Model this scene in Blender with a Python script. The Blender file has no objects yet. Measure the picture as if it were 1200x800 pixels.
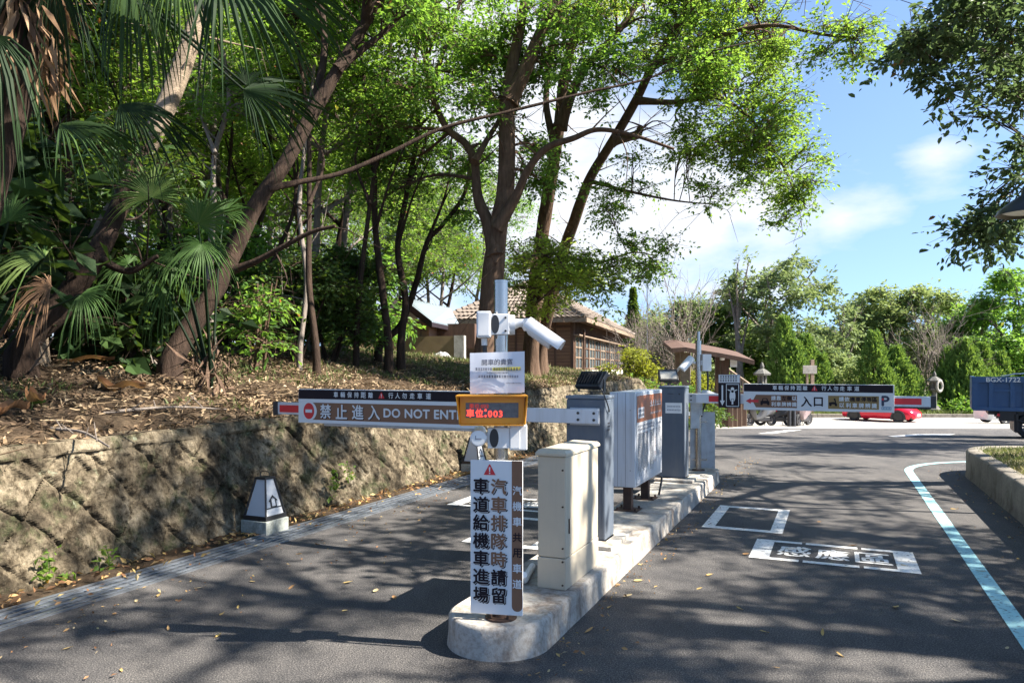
import bpy, math, random
import numpy as np
from mathutils import Vector, Matrix

random.seed(11)
RNG = np.random.default_rng(11)
SC = bpy.context.scene
COL = SC.collection
TH = math.radians(23.7)
S, C = math.sin(TH), math.cos(TH)
EYE, F, HZ = 1.5, 866.0, 432.0


def W(u, v, z=0.0):                      # lane frame (along the lane, across it) to world
    return np.array([S * u + C * v, C * u - S * v, z])


def UV(x, y):
    return S * x + C * y, C * x - S * y


def P(px, py, D):                        # a sighted point at a measured distance
    return np.array([(px - 600) / F * D, D, EYE + (HZ - py) / F * D])


def vx(px, u):
    r = (px - 600) / F
    return (r * C * u - S * u) / (C + r * S)


def road_z(y):
    return -0.05 * np.clip(np.asarray(y, float) - 12.0, 0, 28)


def sstep(a, b, x):
    t = np.clip((np.asarray(x, float) - a) / (b - a), 0, 1)
    return t * t * (3 - 2 * t)


_H = np.random.default_rng(5).random((256, 256))


def vnoise(x, y):
    x = np.asarray(x, float); y = np.asarray(y, float)
    xi = np.floor(x).astype(int); yi = np.floor(y).astype(int)
    fx = x - xi; fy = y - yi
    fx = fx * fx * (3 - 2 * fx); fy = fy * fy * (3 - 2 * fy)
    a = _H[xi % 256, yi % 256]; b = _H[(xi + 1) % 256, yi % 256]
    c = _H[xi % 256, (yi + 1) % 256]; d = _H[(xi + 1) % 256, (yi + 1) % 256]
    return (a * (1 - fx) + b * fx) * (1 - fy) + (c * (1 - fx) + d * fx) * fy


def fbm(x, y, o=4):
    s = 0; a = 0.5; t = 0
    for k in range(o):
        s = s + a * vnoise(x * 2 ** k + 17.3 * k, y * 2 ** k + 5.1 * k); t += a; a *= 0.5
    return s / t


def hill_z(u, v):
    u = np.asarray(u, float); v = np.asarray(v, float)
    d = np.maximum(-v - 5.32, 0)
    top = 0.93 + 0.015 * np.clip(u, 0, 22)
    prof = top - .075 * (1 - sstep(0, .35, d)) + 0.18 * np.minimum(d, 4) * (1 - .6 * sstep(12, 23, u) * (1 - sstep(6, 9, d))) + 0.045 * np.clip(d - 4, 0, 3.5) + 0.03 * np.clip(d - 7.5, 0, 60)
    low = prof * (1 - 0.47 * sstep(24, 32, u)) * sstep(0.0, 4.5, d) - 0.08
    low = low - 1.5 * sstep(20, 42, u) * (1 - sstep(2, 9, d))
    z = prof + (low - prof) * sstep(20.5, 25, u)
    return z + (fbm(u * 0.9, v * 0.9) - 0.5) * 0.22 * sstep(0.0, 0.9, d) + (fbm(u * 4, v * 4) - 0.5) * 0.07 * sstep(0.0, .3, d)


def hill_xy(x, y):
    u, v = UV(x, y)
    return float(hill_z(u, v))


# ------------------------------------------------------------------ geometry
class Geo:
    def __init__(s):
        s.V = []; s.F = []; s.n = 0

    def add(s, v, faces, mat=0, smooth=False, rnd=None):
        v = np.asarray(v, float).reshape(-1, 3)
        if isinstance(faces, np.ndarray):
            s.F.append((faces + s.n, mat, smooth, rnd))
        else:
            by = {}
            for f in faces:
                by.setdefault(len(f), []).append(f)
            for k, fs in by.items():
                s.F.append((np.array(fs, int) + s.n, mat, smooth, None))
        s.V.append(v); s.n += len(v)

    def hexa(s, p, mat=0):               # 8 corners: bottom ring then top ring
        s.add(p, [(3, 2, 1, 0), (4, 5, 6, 7), (0, 1, 5, 4), (1, 2, 6, 5), (2, 3, 7, 6), (3, 0, 4, 7)], mat)

    def box(s, x0, x1, y0, y1, z0, z1, mat=0, bev=0.0, M=None):
        if bev <= 0:
            p = np.array([(x0, y0, z0), (x1, y0, z0), (x1, y1, z0), (x0, y1, z0), (x0, y0, z1), (x1, y0, z1), (x1, y1, z1), (x0, y1, z1)], float)
            if M is not None: p = p @ M[0].T + M[1]
            s.hexa(p, mat)
            return
        import bmesh
        b = bmesh.new()
        bmesh.ops.create_cube(b, size=1)
        for q in b.verts:
            q.co = Vector((x0 + (q.co.x + .5) * (x1 - x0), y0 + (q.co.y + .5) * (y1 - y0), z0 + (q.co.z + .5) * (z1 - z0)))
        bmesh.ops.bevel(b, geom=list(b.edges), offset=bev, segments=2, profile=.5, affect='EDGES')
        b.verts.index_update()
        p = np.array([q.co[:] for q in b.verts])
        if M is not None: p = p @ M[0].T + M[1]
        s.add(p, [[q.index for q in f.verts] for f in b.faces], mat)
        b.free()

    def rings(s, R, mat=0, smooth=True, caps=True, close=True):
        R = np.asarray(R, float); m, n = R.shape[:2]
        i = np.arange(m - 1)[:, None]; j = np.arange(n if close else n - 1)[None, :]
        j2 = (j + 1) % n
        q = np.stack([i * n + j, i * n + j2, (i + 1) * n + j2, (i + 1) * n + j], -1).reshape(-1, 4)
        s.add(R.reshape(-1, 3), q, mat, smooth)
        if caps and close:
            s.add(R[0], [list(range(n))[::-1]], mat)
            s.add(R[-1], [list(range(n))], mat)

    def tube(s, pts, rad, n=10, mat=0, caps=True, rough=0.0):
        pts = np.asarray(pts, float); m = len(pts)
        rad = np.broadcast_to(np.asarray(rad, float), (m,)) if np.ndim(rad) == 0 or len(np.atleast_1d(rad)) == m else np.linspace(rad[0], rad[-1], m)
        T = np.gradient(pts, axis=0); T /= np.linalg.norm(T, axis=1)[:, None] + 1e-9
        a = np.array([0, 0, 1.]) if abs(T[0][2]) < .9 else np.array([1., 0, 0])
        N = np.cross(T[0], a); N /= np.linalg.norm(N)
        ang = np.linspace(0, 2 * math.pi, n, endpoint=False)
        R = np.zeros((m, n, 3)); al = np.concatenate([[0], np.cumsum(np.linalg.norm(np.diff(pts, axis=0), axis=1))])
        for i in range(m):
            N = N - T[i] * N.dot(T[i]); N /= np.linalg.norm(N) + 1e-9
            B = np.cross(T[i], N)
            rr = rad[i] * (1 + (rough * 2.2 * (fbm(np.abs(ang - math.pi) * 1.9, np.full(n, al[i] * .9 + pts[0][0] * 7), 3) - .5) if rough else 0))
            R[i] = pts[i] + (np.cos(ang) * rr)[:, None] * N + (np.sin(ang) * rr)[:, None] * B
        s.rings(R, mat, True, caps)

    def cyl(s, p0, p1, r, r1=None, n=20, mat=0):
        s.tube([p0, p1], np.array([r, r if r1 is None else r1]), n, mat)

    def lathe(s, prof, c=(0, 0, 0), n=24, mat=0, smooth=True, a0=0.0):
        prof = np.asarray(prof, float); c = np.asarray(c, float)
        ang = np.linspace(0, 2 * math.pi, n, endpoint=False) + a0
        R = np.zeros((len(prof), n, 3))
        R[:, :, 0] = prof[:, :1] * np.cos(ang); R[:, :, 1] = prof[:, :1] * np.sin(ang); R[:, :, 2] = prof[:, 1:2]
        s.rings(R + c, mat, smooth)

    def poly(s, pts2, o, r, u, mat=0, lift=0.0):   # flat outline on a plane
        o = np.asarray(o, float); r = np.asarray(r, float); u = np.asarray(u, float)
        nn = np.cross(r, u)
        p = np.array([o + r * a + u * b + nn * lift for a, b in pts2])
        s.add(p, [list(range(len(p)))], mat)

    def prism(s, pts2, o, r, u, th, mat=0):        # outline given thickness towards the viewer of (r, u)
        o = np.asarray(o, float); r = np.asarray(r, float); u = np.asarray(u, float)
        nn = np.cross(r, u); n = len(pts2)
        a = np.array([o + r * q[0] + u * q[1] for q in pts2]); b = a + nn * th
        f = [list(range(n))[::-1], list(range(n, 2 * n))]
        f += [[i, (i + 1) % n, (i + 1) % n + n, i + n] for i in range(n)]
        s.add(np.vstack([a, b]), f, mat)

    def text(s, t, o, r, u, h, mat=0, bold=0.0, lift=0.002, align='L', wide=1.0, spacing=1.0):
        v, f = glyphs(t, spacing)
        if len(v) == 0: return 0
        v = v * h; v = v * np.array([wide, 1.0])
        w = v[:, 0].max()
        dx = {'L': 0, 'C': -w / 2, 'R': -w}[align]
        o = np.asarray(o, float); r = np.asarray(r, float); u = np.asarray(u, float); nn = np.cross(r, u)
        offs = [(0, 0)] if not bold else [(0, 0), (bold, 0), (-bold, 0), (0, bold), (0, -bold)]
        for k, (a, b) in enumerate(offs):
            p = o + (v[:, :1] + dx + a * h) * r + (v[:, 1:2] + b * h) * u + nn * (lift + 0.00025 * k)
            s.add(p, f, mat)
        return w

    def build(s, name, mats, parent=None, loc=None, sharp=None):
        me = bpy.data.meshes.new(name)
        V = np.vstack(s.V); me.vertices.add(len(V)); me.vertices.foreach_set('co', V.astype(np.float32).ravel())
        loops = np.concatenate([f[0].ravel() for f in s.F])
        tot = np.concatenate([np.full(len(f[0]), f[0].shape[1]) for f in s.F])
        st = np.concatenate([[0], np.cumsum(tot)[:-1]])
        me.loops.add(len(loops)); me.loops.foreach_set('vertex_index', loops.astype(np.int32))
        me.polygons.add(len(tot)); me.polygons.foreach_set('loop_start', st.astype(np.int32))
        try: me.polygons.foreach_set('loop_total', tot.astype(np.int32))
        except Exception: pass
        me.polygons.foreach_set('material_index', np.concatenate([np.full(len(f[0]), f[1]) for f in s.F]).astype(np.int32))
        me.polygons.foreach_set('use_smooth', np.concatenate([np.full(len(f[0]), f[2]) for f in s.F]).astype(bool))
        me.update(calc_edges=True)
        if any(f[3] is not None for f in s.F):
            at = me.attributes.new('rnd', 'FLOAT', 'FACE')
            at.data.foreach_set('value', np.concatenate([f[3] if f[3] is not None else np.full(len(f[0]), .5) for f in s.F]).astype(np.float32))
        if sharp: me.set_sharp_from_angle(angle=math.radians(sharp))
        for m in (mats if isinstance(mats, (list, tuple)) else [mats]): me.materials.append(m)
        ob = bpy.data.objects.new(name, me); COL.objects.link(ob)
        if parent is not None: ob.parent = parent
        if loc is not None: ob.location = loc
        return ob


_GC = {}


def glyphs(t, spacing=1.0):
    key = (t, spacing)
    if key in _GC: return _GC[key]
    cu = bpy.data.curves.new('lettering', 'FONT'); cu.body = t; cu.size = 1.0; cu.space_character = spacing; cu.resolution_u = 3
    ob = bpy.data.objects.new('lettering', cu); COL.objects.link(ob)
    bpy.context.view_layer.update()
    me = bpy.data.meshes.new_from_object(ob.evaluated_get(bpy.context.evaluated_depsgraph_get()))
    v = np.array([q.co[:2] for q in me.vertices]).reshape(-1, 2)
    f = [list(p.vertices) for p in me.polygons]
    bpy.data.objects.remove(ob); bpy.data.curves.remove(cu); bpy.data.meshes.remove(me)
    if len(v):
        v[:, 0] -= v[:, 0].min(); v[:, 1] -= v[:, 1].min(); v /= (v[:, 1].max() + 1e-6)
    _GC[key] = (v, f)
    return v, f


def catmull(pts, k=6):
    p = np.asarray(pts, float)
    if len(p) < 3:
        t = np.linspace(0, 1, k + 1)[:, None]; return p[0] * (1 - t) + p[-1] * t
    q = np.vstack([2 * p[0] - p[1], p, 2 * p[-1] - p[-2]]); out = []
    for i in range(1, len(q) - 2):
        for t in np.linspace(0, 1, k, endpoint=False):
            a, b, c, d = q[i - 1:i + 3]
            out.append(.5 * (2 * b + (c - a) * t + (2 * a - 5 * b + 4 * c - d) * t * t + (3 * b - a - 3 * c + d) * t ** 3))
    out.append(p[-1])
    return np.array(out)


def tag(o, label=None, cat=None, group=None, kind=None):
    if label: o['label'] = label
    if cat: o['category'] = cat
    if group: o['group'] = group
    if kind: o['kind'] = kind
    return o


def thing(name, label, cat, loc=(0, 0, 0), rotz=0.0, group=None):
    o = bpy.data.objects.new(name, None); COL.objects.link(o)
    o.empty_display_size = .2
    o.location = tuple(float(q) for q in loc); o.rotation_euler = (0, 0, rotz)
    return tag(o, label, cat, group)


def dup(root, loc, rotz=0.0, scale=None, label=None, group=None):
    r = root.copy(); COL.objects.link(r)
    r.location = tuple(float(q) for q in loc); r.rotation_euler = (0, 0, rotz)
    if scale is not None: r.scale = scale if isinstance(scale, (tuple, list)) else (scale,) * 3
    if label: r['label'] = label
    if group: r['group'] = group
    for ch in list(root.children):
        c = ch.copy(); COL.objects.link(c); c.parent = r
        for g in list(ch.children):
            d = g.copy(); COL.objects.link(d); d.parent = c
    return r


# ------------------------------------------------------------------ materials
def _new(name):
    m = bpy.data.materials.new(name); m.use_nodes = True
    nt = m.node_tree
    return m, nt, nt.nodes['Principled BSDF']


def _n(nt, t, **kw):
    n = nt.nodes.new(t)
    for k, v in kw.items():
        if k in n.inputs: n.inputs[k].default_value = v
        else: setattr(n, k, v)
    return n


def rgba(c): return (c[0], c[1], c[2], 1.0)


def noise(nt, scale, detail=5, rough=.6, coord='Object', stretch=None):
    tc = _n(nt, 'ShaderNodeTexCoord'); nz = _n(nt, 'ShaderNodeTexNoise', Scale=scale, Detail=detail, Roughness=rough)
    if stretch:
        mp = _n(nt, 'ShaderNodeMapping'); mp.inputs['Scale'].default_value = stretch
        nt.links.new(tc.outputs[coord], mp.inputs['Vector']); nt.links.new(mp.outputs[0], nz.inputs['Vector'])
    else:
        nt.links.new(tc.outputs[coord], nz.inputs['Vector'])
    return nz.outputs['Fac']


def ramp(nt, fac, stops, interp='LINEAR'):
    r = _n(nt, 'ShaderNodeValToRGB'); r.color_ramp.interpolation = interp
    e = r.color_ramp.elements
    while len(e) < len(stops): e.new(.5)
    for q, (p, c) in zip(e, stops):
        q.position = p; q.color = rgba(c) if len(c) == 3 else c
    nt.links.new(fac, r.inputs['Fac'])
    return r.outputs['Color']


def mixc(nt, fac, a, b, mode='MIX'):
    m = _n(nt, 'ShaderNodeMix', data_type='RGBA', blend_type=mode)
    for sock, v in ((m.inputs[0], fac), (m.inputs[6], a), (m.inputs[7], b)):
        if isinstance(v, (int, float)): sock.default_value = v
        elif isinstance(v, (tuple, list)): sock.default_value = rgba(v)
        else: nt.links.new(v, sock)
    return m.outputs[2]


def bump(nt, b, h, strength=.3, dist=.01):
    bp = _n(nt, 'ShaderNodeBump', Strength=strength, Distance=dist)
    nt.links.new(h, bp.inputs['Height'])
    nt.links.new(bp.outputs[0], b.inputs['Normal'])


def mat(name, col, rough=.55, metal=0.0, var=.12, scale=6.0, bmp=0.0, bscale=80, spec=.5, stretch=None, dirt=None, dirt_amt=.35, dscale=3.0, streak=None):
    m, nt, b = _new(name)
    c0 = tuple(x * (1 - var) for x in col); c1 = tuple(min(1, x * (1 + var)) for x in col)
    out = ramp(nt, noise(nt, scale, stretch=stretch), [(.3, c0), (.7, c1)])
    if dirt:
        f = ramp(nt, noise(nt, dscale, 8, .7), [(.52, (0, 0, 0)), (.75, (dirt_amt,) * 3)])
        out = mixc(nt, f, out, dirt)
    if streak:
        f = ramp(nt, noise(nt, 9, 6, .65, stretch=(2.2, 2.2, .16)), [(.50, (0, 0, 0)), (.68, (.55,) * 3)])
        out = mixc(nt, f, out, streak)
    nt.links.new(out, b.inputs['Base Color'])
    b.inputs['Roughness'].default_value = rough; b.inputs['Metallic'].default_value = metal
    b.inputs['Specular IOR Level'].default_value = spec
    if bmp: bump(nt, b, noise(nt, bscale, 4, stretch=stretch), bmp, .006)
    return m


def leafmat(name, stops, trans=.35, tcol=(.16, .24, .03), rough=.5, k=1.0, spec=.3):
    stops = [(p, tuple(min(.6, q * (k if p < .99 else 1)) for q in c)) for p, c in stops]
    m, nt, b = _new(name)
    at = _n(nt, 'ShaderNodeAttribute', attribute_name='rnd')
    col = ramp(nt, at.outputs['Fac'], stops)
    nt.links.new(col, b.inputs['Base Color']); b.inputs['Roughness'].default_value = rough
    b.inputs['Specular IOR Level'].default_value = spec
    tr = _n(nt, 'ShaderNodeBsdfTranslucent')
    nt.links.new(mixc(nt, .6, col, tcol), tr.inputs['Color'])
    mx = _n(nt, 'ShaderNodeMixShader'); mx.inputs[0].default_value = trans
    nt.links.new(b.outputs[0], mx.inputs[1]); nt.links.new(tr.outputs[0], mx.inputs[2])
    nt.links.new(mx.outputs[0], nt.nodes['Material Output'].inputs['Surface'])
    return m


def asphalt():
    m, nt, b = _new('asphalt')
    big = ramp(nt, noise(nt, .35, 5, .6), [(.3, (.064, .063, .065)), (.7, (.102, .097, .093))])
    mid = ramp(nt, noise(nt, 3.5, 6, .7, stretch=(1, .35, 1)), [(.35, (.66, .66, .68)), (.7, (1.25, 1.22, 1.18))])
    fine = ramp(nt, noise(nt, 120, 3, .6), [(.36, (.35, .35, .36)), (.52, (1, 1, 1)), (.66, (2.3, 2.2, 2.1))])
    c = mixc(nt, 1.0, mixc(nt, 1.0, big, mid, 'MULTIPLY'), fine, 'MULTIPLY')
    oil = ramp(nt, noise(nt, 1.1, 7, .7), [(.60, (1, 1, 1)), (.72, (.52, .52, .54))])
    c = mixc(nt, 1.0, c, oil, 'MULTIPLY')
    tc = _n(nt, 'ShaderNodeTexCoord'); vo = _n(nt, 'ShaderNodeTexVoronoi', feature='DISTANCE_TO_EDGE', Scale=.42); nz = _n(nt, 'ShaderNodeTexNoise', Scale=2.2, Detail=6)
    ad = _n(nt, 'ShaderNodeVectorMath', operation='MULTIPLY_ADD'); ad.inputs[1].default_value = (.9, .9, .9)
    nt.links.new(tc.outputs['Object'], nz.inputs['Vector']); nt.links.new(nz.outputs['Color'], ad.inputs[0]); nt.links.new(tc.outputs['Object'], ad.inputs[2]); nt.links.new(ad.outputs[0], vo.inputs['Vector'])
    ck = ramp(nt, vo.outputs['Distance'], [(.0, (.35, .35, .35)), (.004, (1, 1, 1))])
    cm = ramp(nt, noise(nt, .5, 3, .5), [(.5, (0, 0, 0)), (.6, (1, 1, 1))])
    c = mixc(nt, cm, c, mixc(nt, 1.0, c, ck, 'MULTIPLY'))
    nt.links.new(c, b.inputs['Base Color'])
    b.inputs['Roughness'].default_value = .82; b.inputs['Specular IOR Level'].default_value = .35
    bump(nt, b, noise(nt, 120, 4, .65), .9, .012)
    return m


def concrete(name, c0, c1, stain=(.12, .09, .06), amt=.6, sc=2.2):
    m, nt, b = _new(name)
    base = ramp(nt, noise(nt, sc, 8, .65), [(.3, c0), (.7, c1)])
    f = ramp(nt, noise(nt, 5.5, 9, .75, stretch=(1, 1, .45)), [(.50, (0, 0, 0)), (.63, (amt,) * 3)])
    c = mixc(nt, f, base, stain)
    sp = ramp(nt, noise(nt, 40, 5, .7), [(.35, (.72, .7, .68)), (.55, (1, 1, 1))])
    nt.links.new(mixc(nt, 1.0, c, sp, 'MULTIPLY'), b.inputs['Base Color'])
    b.inputs['Roughness'].default_value = .85; b.inputs['Specular IOR Level'].default_value = .25
    bump(nt, b, noise(nt, 60, 6, .7), .35, .01)
    return m


def wallmat():
    m, nt, b = _new('mossy_stone')
    c = ramp(nt, noise(nt, 2.6, 9, .72), [(.30, (.024, .020, .015)), (.43, (.088, .070, .048)), (.56, (.205, .168, .118)), (.72, (.42, .36, .265))])
    moss = ramp(nt, noise(nt, 4.5, 8, .7), [(.52, (0, 0, 0)), (.64, (.8, .8, .8))])
    c = mixc(nt, moss, c, (.055, .068, .03))
    lich = ramp(nt, noise(nt, 9, 6, .6), [(.66, (0, 0, 0)), (.72, (.6, .6, .6))])
    c = mixc(nt, lich, c, (.34, .36, .27))
    drk = ramp(nt, noise(nt, 16, 9, .8, stretch=(1, 1, .5)), [(.38, (.22, .2, .17)), (.56, (1.1, 1.1, 1.08))])
    nt.links.new(mixc(nt, 1.0, c, drk, 'MULTIPLY'), b.inputs['Base Color'])
    b.inputs['Roughness'].default_value = .92; b.inputs['Specular IOR Level'].default_value = .15
    bump(nt, b, noise(nt, 28, 9, .75), .9, .03)
    return m


def soilmat():
    m, nt, b = _new('soil')
    c = ramp(nt, noise(nt, 1.3, 8, .7), [(.3, (.035, .026, .018)), (.5, (.075, .055, .038)), (.68, (.13, .10, .068))])
    g = ramp(nt, noise(nt, .9, 7, .7), [(.56, (0, 0, 0)), (.7, (.6, .6, .6))])
    c = mixc(nt, g, c, (.085, .10, .035))
    f = ramp(nt, noise(nt, 32, 6, .7), [(.35, (.45, .42, .4)), (.6, (1.2, 1.15, 1.1))])
    nt.links.new(mixc(nt, 1.0, c, f, 'MULTIPLY'), b.inputs['Base Color'])
    b.inputs['Roughness'].default_value = .95
    b.inputs['Specular IOR Level'].default_value = .1
    bump(nt, b, noise(nt, 22, 8, .75), 1.0, .04)
    return m


def barkmat(name, c0, c1, sc=5, stretch=(1, 1, .18), rough=.9):
    m, nt, b = _new(name)
    c = ramp(nt, noise(nt, sc * 3, 8, .7, stretch=stretch), [(.3, c0), (.7, c1)])
    lich = ramp(nt, noise(nt, sc * .7, 7, .7), [(.55, (0, 0, 0)), (.75, (.5, .5, .5))])
    c = mixc(nt, lich, c, tuple(x * 1.6 for x in c1))
    nt.links.new(c, b.inputs['Base Color']); b.inputs['Roughness'].default_value = rough
    b.inputs['Specular IOR Level'].default_value = .2
    bump(nt, b, noise(nt, sc * 7, 6, .7, stretch=stretch), .8, .03)
    return m


def paintmat(name, col):                 # worn road paint
    m, nt, b = _new(name)
    f = ramp(nt, noise(nt, 26, 8, .75), [(.37, (1, 1, 1)), (.46, (0, 0, 0))])
    g = ramp(nt, noise(nt, 3, 5, .6), [(.3, tuple(x * .8 for x in col)), (.7, col)])
    nt.links.new(mixc(nt, f, g, (.09, .088, .085)), b.inputs['Base Color'])
    b.inputs['Roughness'].default_value = .7
    bump(nt, b, noise(nt, 150, 3, .6), .35, .008)
    return m


def emis(name, col, st):
    m, nt, b = _new(name)
    b.inputs['Base Color'].default_value = rgba((.02, .01, .01))
    b.inputs['Emission Color'].default_value = rgba(col); b.inputs['Emission Strength'].default_value = st
    return m


M = dict(
    asphalt=asphalt(), wall=wallmat(), soil=soilmat(),
    island=concrete('pale_concrete', (.35, .325, .29), (.48, .455, .41), (.17, .11, .07), .7),
    kerb=concrete('kerb_concrete', (.15, .135, .115), (.27, .245, .21), (.07, .06, .045), .7),
    plinth=concrete('plinth_concrete', (.24, .26, .24), (.38, .40, .37), (.08, .09, .07), .6, 6),
    white_line=paintmat('white_road_paint', (.78, .77, .74)), blue_line=paintmat('pale_blue_road_paint', (.36, .66, .70)),
    steel=mat('stainless_steel', (.40, .39, .385), .26, 1.0, .06, 3, stretch=(1, 1, .05)),
    galv=mat('galvanised_steel', (.36, .39, .43), .38, .85, .15, 8, dirt=(.12, .10, .08), dirt_amt=.5, dscale=6),
    white=mat('white_paint', (.76, .76, .75), .4, 0, .04, dirt=(.45, .42, .37), dirt_amt=.3),
    camwhite=mat('white_plastic', (.72, .72, .72), .35, 0, .03, dirt=(.4, .38, .34), dirt_amt=.25),
    panel=mat('sign_white', (.68, .69, .70), .6, 0, .03, spec=.2, dirt=(.5, .49, .46), dirt_amt=.3),
    black=mat('black_plastic', (.022, .022, .025), .42), dark=mat('sign_dark', (.022, .016, .02), .65, spec=.15),
    brown=mat('sign_brown', (.22, .12, .075), .65, 0, .05, spec=.15), tan=mat('sign_gold', (.25, .16, .05), .5, 0, .06),
    red=mat('sign_red', (.58, .025, .035), .4, 0, .05), redglow=mat('reflective_red', (.62, .02, .03), .3, 0, .04),
    orange=mat('orange_metal', (.74, .30, .015), .38, 0, .06, dirt=(.35, .14, .02), dirt_amt=.3),
    ledglass=mat('led_window', (.11, .115, .125), .35, 0, .3, 40), led=emis('red_led', (1, .05, .03), .75), led2=emis('dim_red_led', (1, .08, .06), .10),
    beige=mat('beige_enamel', (.50, .44, .34), .42, 0, .04, dirt=(.36, .31, .23), dirt_amt=.4, dscale=2, streak=(.44, .39, .31)),
    slate=mat('slate_enamel', (.085, .105, .135), .45, 0, .07, dirt=(.15, .15, .15), dirt_amt=.35, streak=(.12, .135, .155)),
    slate2=mat('slate_enamel_edge', (.14, .165, .20), .4, 0, .06),
    alu=mat('brushed_aluminium', (.56, .60, .66), .38, .5, .05, 4, stretch=(1, 1, .1), streak=(.40, .41, .42)),
    rust=mat('rusty_iron', (.07, .04, .028), .7, .3, .35, 14), paper=mat('laminated_paper', (.70, .72, .78), .7, 0, .03, spec=.2),
    ink=mat('grey_ink', (.12, .13, .17), .6), ink2=mat('pale_ink', (.22, .23, .27), .6), yellow=mat('yellow_marker', (.78, .66, .08), .5),
    notice=mat('notice_brown', (.30, .11, .055), .45, 0, .25, 3), glass=mat('dark_glass', (.02, .025, .03), .08, 0, .1),
    lampglass=mat('lamp_reflector', (.35, .34, .30), .2, .3, .2, 12),
    lantern_black=mat('lantern_black', (.018, .018, .02), .45), frost=mat('frosted_panel', (.50, .52, .55), .5, 0, .05),
    wood=mat('timber_boards', (.19, .10, .058), .65, 0, .3, 5, .4, 60, stretch=(.25, .25, 3)), wood_dark=mat('dark_timber', (.085, .045, .028), .7, 0, .3, 6, .4, 40, stretch=(3, 3, .3)),
    wood_pale=mat('weathered_timber', (.23, .165, .115), .7, 0, .25, 6, .3, 40), tile=mat('roof_tile', (.155, .12, .095), .75, 0, .35, 6, dirt=(.3, .27, .22), dirt_amt=.5),
    sheet=mat('pale_metal_roof', (.20, .235, .26), .4, .2, .06, 1), plaster=mat('plaster', (.58, .55, .49), .8, 0, .08, 2, dirt=(.3, .26, .2)),
    ochre=mat('ochre_concrete', (.17, .12, .06), .85, 0, .2, 3, dirt=(.12, .09, .05)),
    carred=mat('red_car_paint', (.62, .012, .035), .18, .15, .04), tyre=mat('tyre_rubber', (.02, .02, .021), .8), rim=mat('dark_rim', (.10, .10, .11), .3, .8),
    silver=mat('silver_paint', (.12, .12, .125), .3, .5, .04), chrome=mat('bright_metal', (.7, .7, .7), .15, 1.0, .02), truckblue=mat('blue_truck_paint', (.035, .095, .22), .4, 0, .12, 3, dirt=(.08, .08, .08)),
    vanwhite=mat('white_car_paint', (.75, .75, .74), .25, 0, .02), stone=concrete('grey_stone', (.09, .09, .085), (.19, .185, .17), (.05, .06, .04), .6, 5),
    stone_pale=concrete('pale_stone', (.28, .27, .24), (.42, .40, .36), (.1, .1, .08), .5, 5),
    bark_dark=barkmat('dark_bark', (.018, .012, .009), (.060, .038, .027)), bark=barkmat('brown_bark', (.055, .033, .022), (.155, .10, .068)),
    bark_pale=barkmat('pale_ringed_bark', (.16, .12, .085), (.33, .26, .19), 5, (.25, .25, 2.5)), bark_grey=barkmat('grey_bark', (.12, .10, .085), (.26, .22, .19)),
    fibre=leafmat('dry_palm_fibre', [(0, (.10, .055, .03)), (.6, (.22, .13, .07)), (1, (.34, .23, .14))], .15, (.3, .18, .08), .8),
    dryleaf=leafmat('dry_leaf', [(0, (.10, .05, .025)), (.35, (.26, .13, .06)), (.6, (.42, .27, .12)), (.85, (.5, .36, .12)), (1, (.55, .46, .3))], .2, (.4, .24, .08), .7),
    litter=leafmat('leaf_litter', [(0, (.045, .03, .02)), (.4, (.13, .085, .05)), (.7, (.24, .17, .10)), (.92, (.36, .27, .17)), (1, (.48, .38, .26))], .1, (.3, .2, .1), .8),
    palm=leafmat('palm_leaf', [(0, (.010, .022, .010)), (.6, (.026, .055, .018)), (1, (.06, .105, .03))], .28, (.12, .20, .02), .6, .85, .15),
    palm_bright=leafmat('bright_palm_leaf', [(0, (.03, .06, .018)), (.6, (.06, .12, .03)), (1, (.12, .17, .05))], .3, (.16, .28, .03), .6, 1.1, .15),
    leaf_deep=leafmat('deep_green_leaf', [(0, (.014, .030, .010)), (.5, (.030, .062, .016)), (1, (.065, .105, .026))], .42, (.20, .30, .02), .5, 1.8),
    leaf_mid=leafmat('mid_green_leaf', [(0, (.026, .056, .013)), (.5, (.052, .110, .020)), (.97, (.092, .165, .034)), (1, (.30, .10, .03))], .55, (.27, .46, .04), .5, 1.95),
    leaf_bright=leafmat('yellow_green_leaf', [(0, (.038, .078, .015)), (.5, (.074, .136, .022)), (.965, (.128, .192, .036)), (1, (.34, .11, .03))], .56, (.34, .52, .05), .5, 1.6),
    leaf_right=leafmat('dull_green_leaf', [(0, (.016, .030, .016)), (.5, (.034, .056, .026)), (.96, (.07, .10, .04)), (1, (.22, .07, .03))], .4, (.20, .30, .09), .5, 1.8),
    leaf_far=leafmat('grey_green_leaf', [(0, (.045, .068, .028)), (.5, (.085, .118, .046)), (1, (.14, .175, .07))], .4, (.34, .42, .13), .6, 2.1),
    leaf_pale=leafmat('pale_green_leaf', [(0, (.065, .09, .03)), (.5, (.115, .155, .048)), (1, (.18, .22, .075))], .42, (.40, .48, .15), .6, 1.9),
    leaf_cyp=leafmat('cypress_green', [(0, (.016, .036, .010)), (.5, (.045, .085, .018)), (1, (.095, .15, .028))], .3, (.34, .48, .06), .6, 2.7),
    leaf_young_lit=leafmat('young_leaf_lit', [(0, (.08, .14, .02)), (.5, (.15, .24, .03)), (1, (.24, .32, .05))], .62, (.55, .66, .07), .5, 1.3),  # young green with extra light put into it against the hanging crown's shade
    leaf_lime=leafmat('lime_leaf', [(0, (.11, .13, .012)), (.5, (.22, .25, .02)), (1, (.34, .36, .03))], .4, (.4, .42, .03)),
    grass=leafmat('grass_blade', [(0, (.05, .08, .02)), (.5, (.10, .13, .04)), (.8, (.22, .20, .09)), (1, (.34, .28, .15))], .3, (.2, .25, .05), .6),
)
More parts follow.
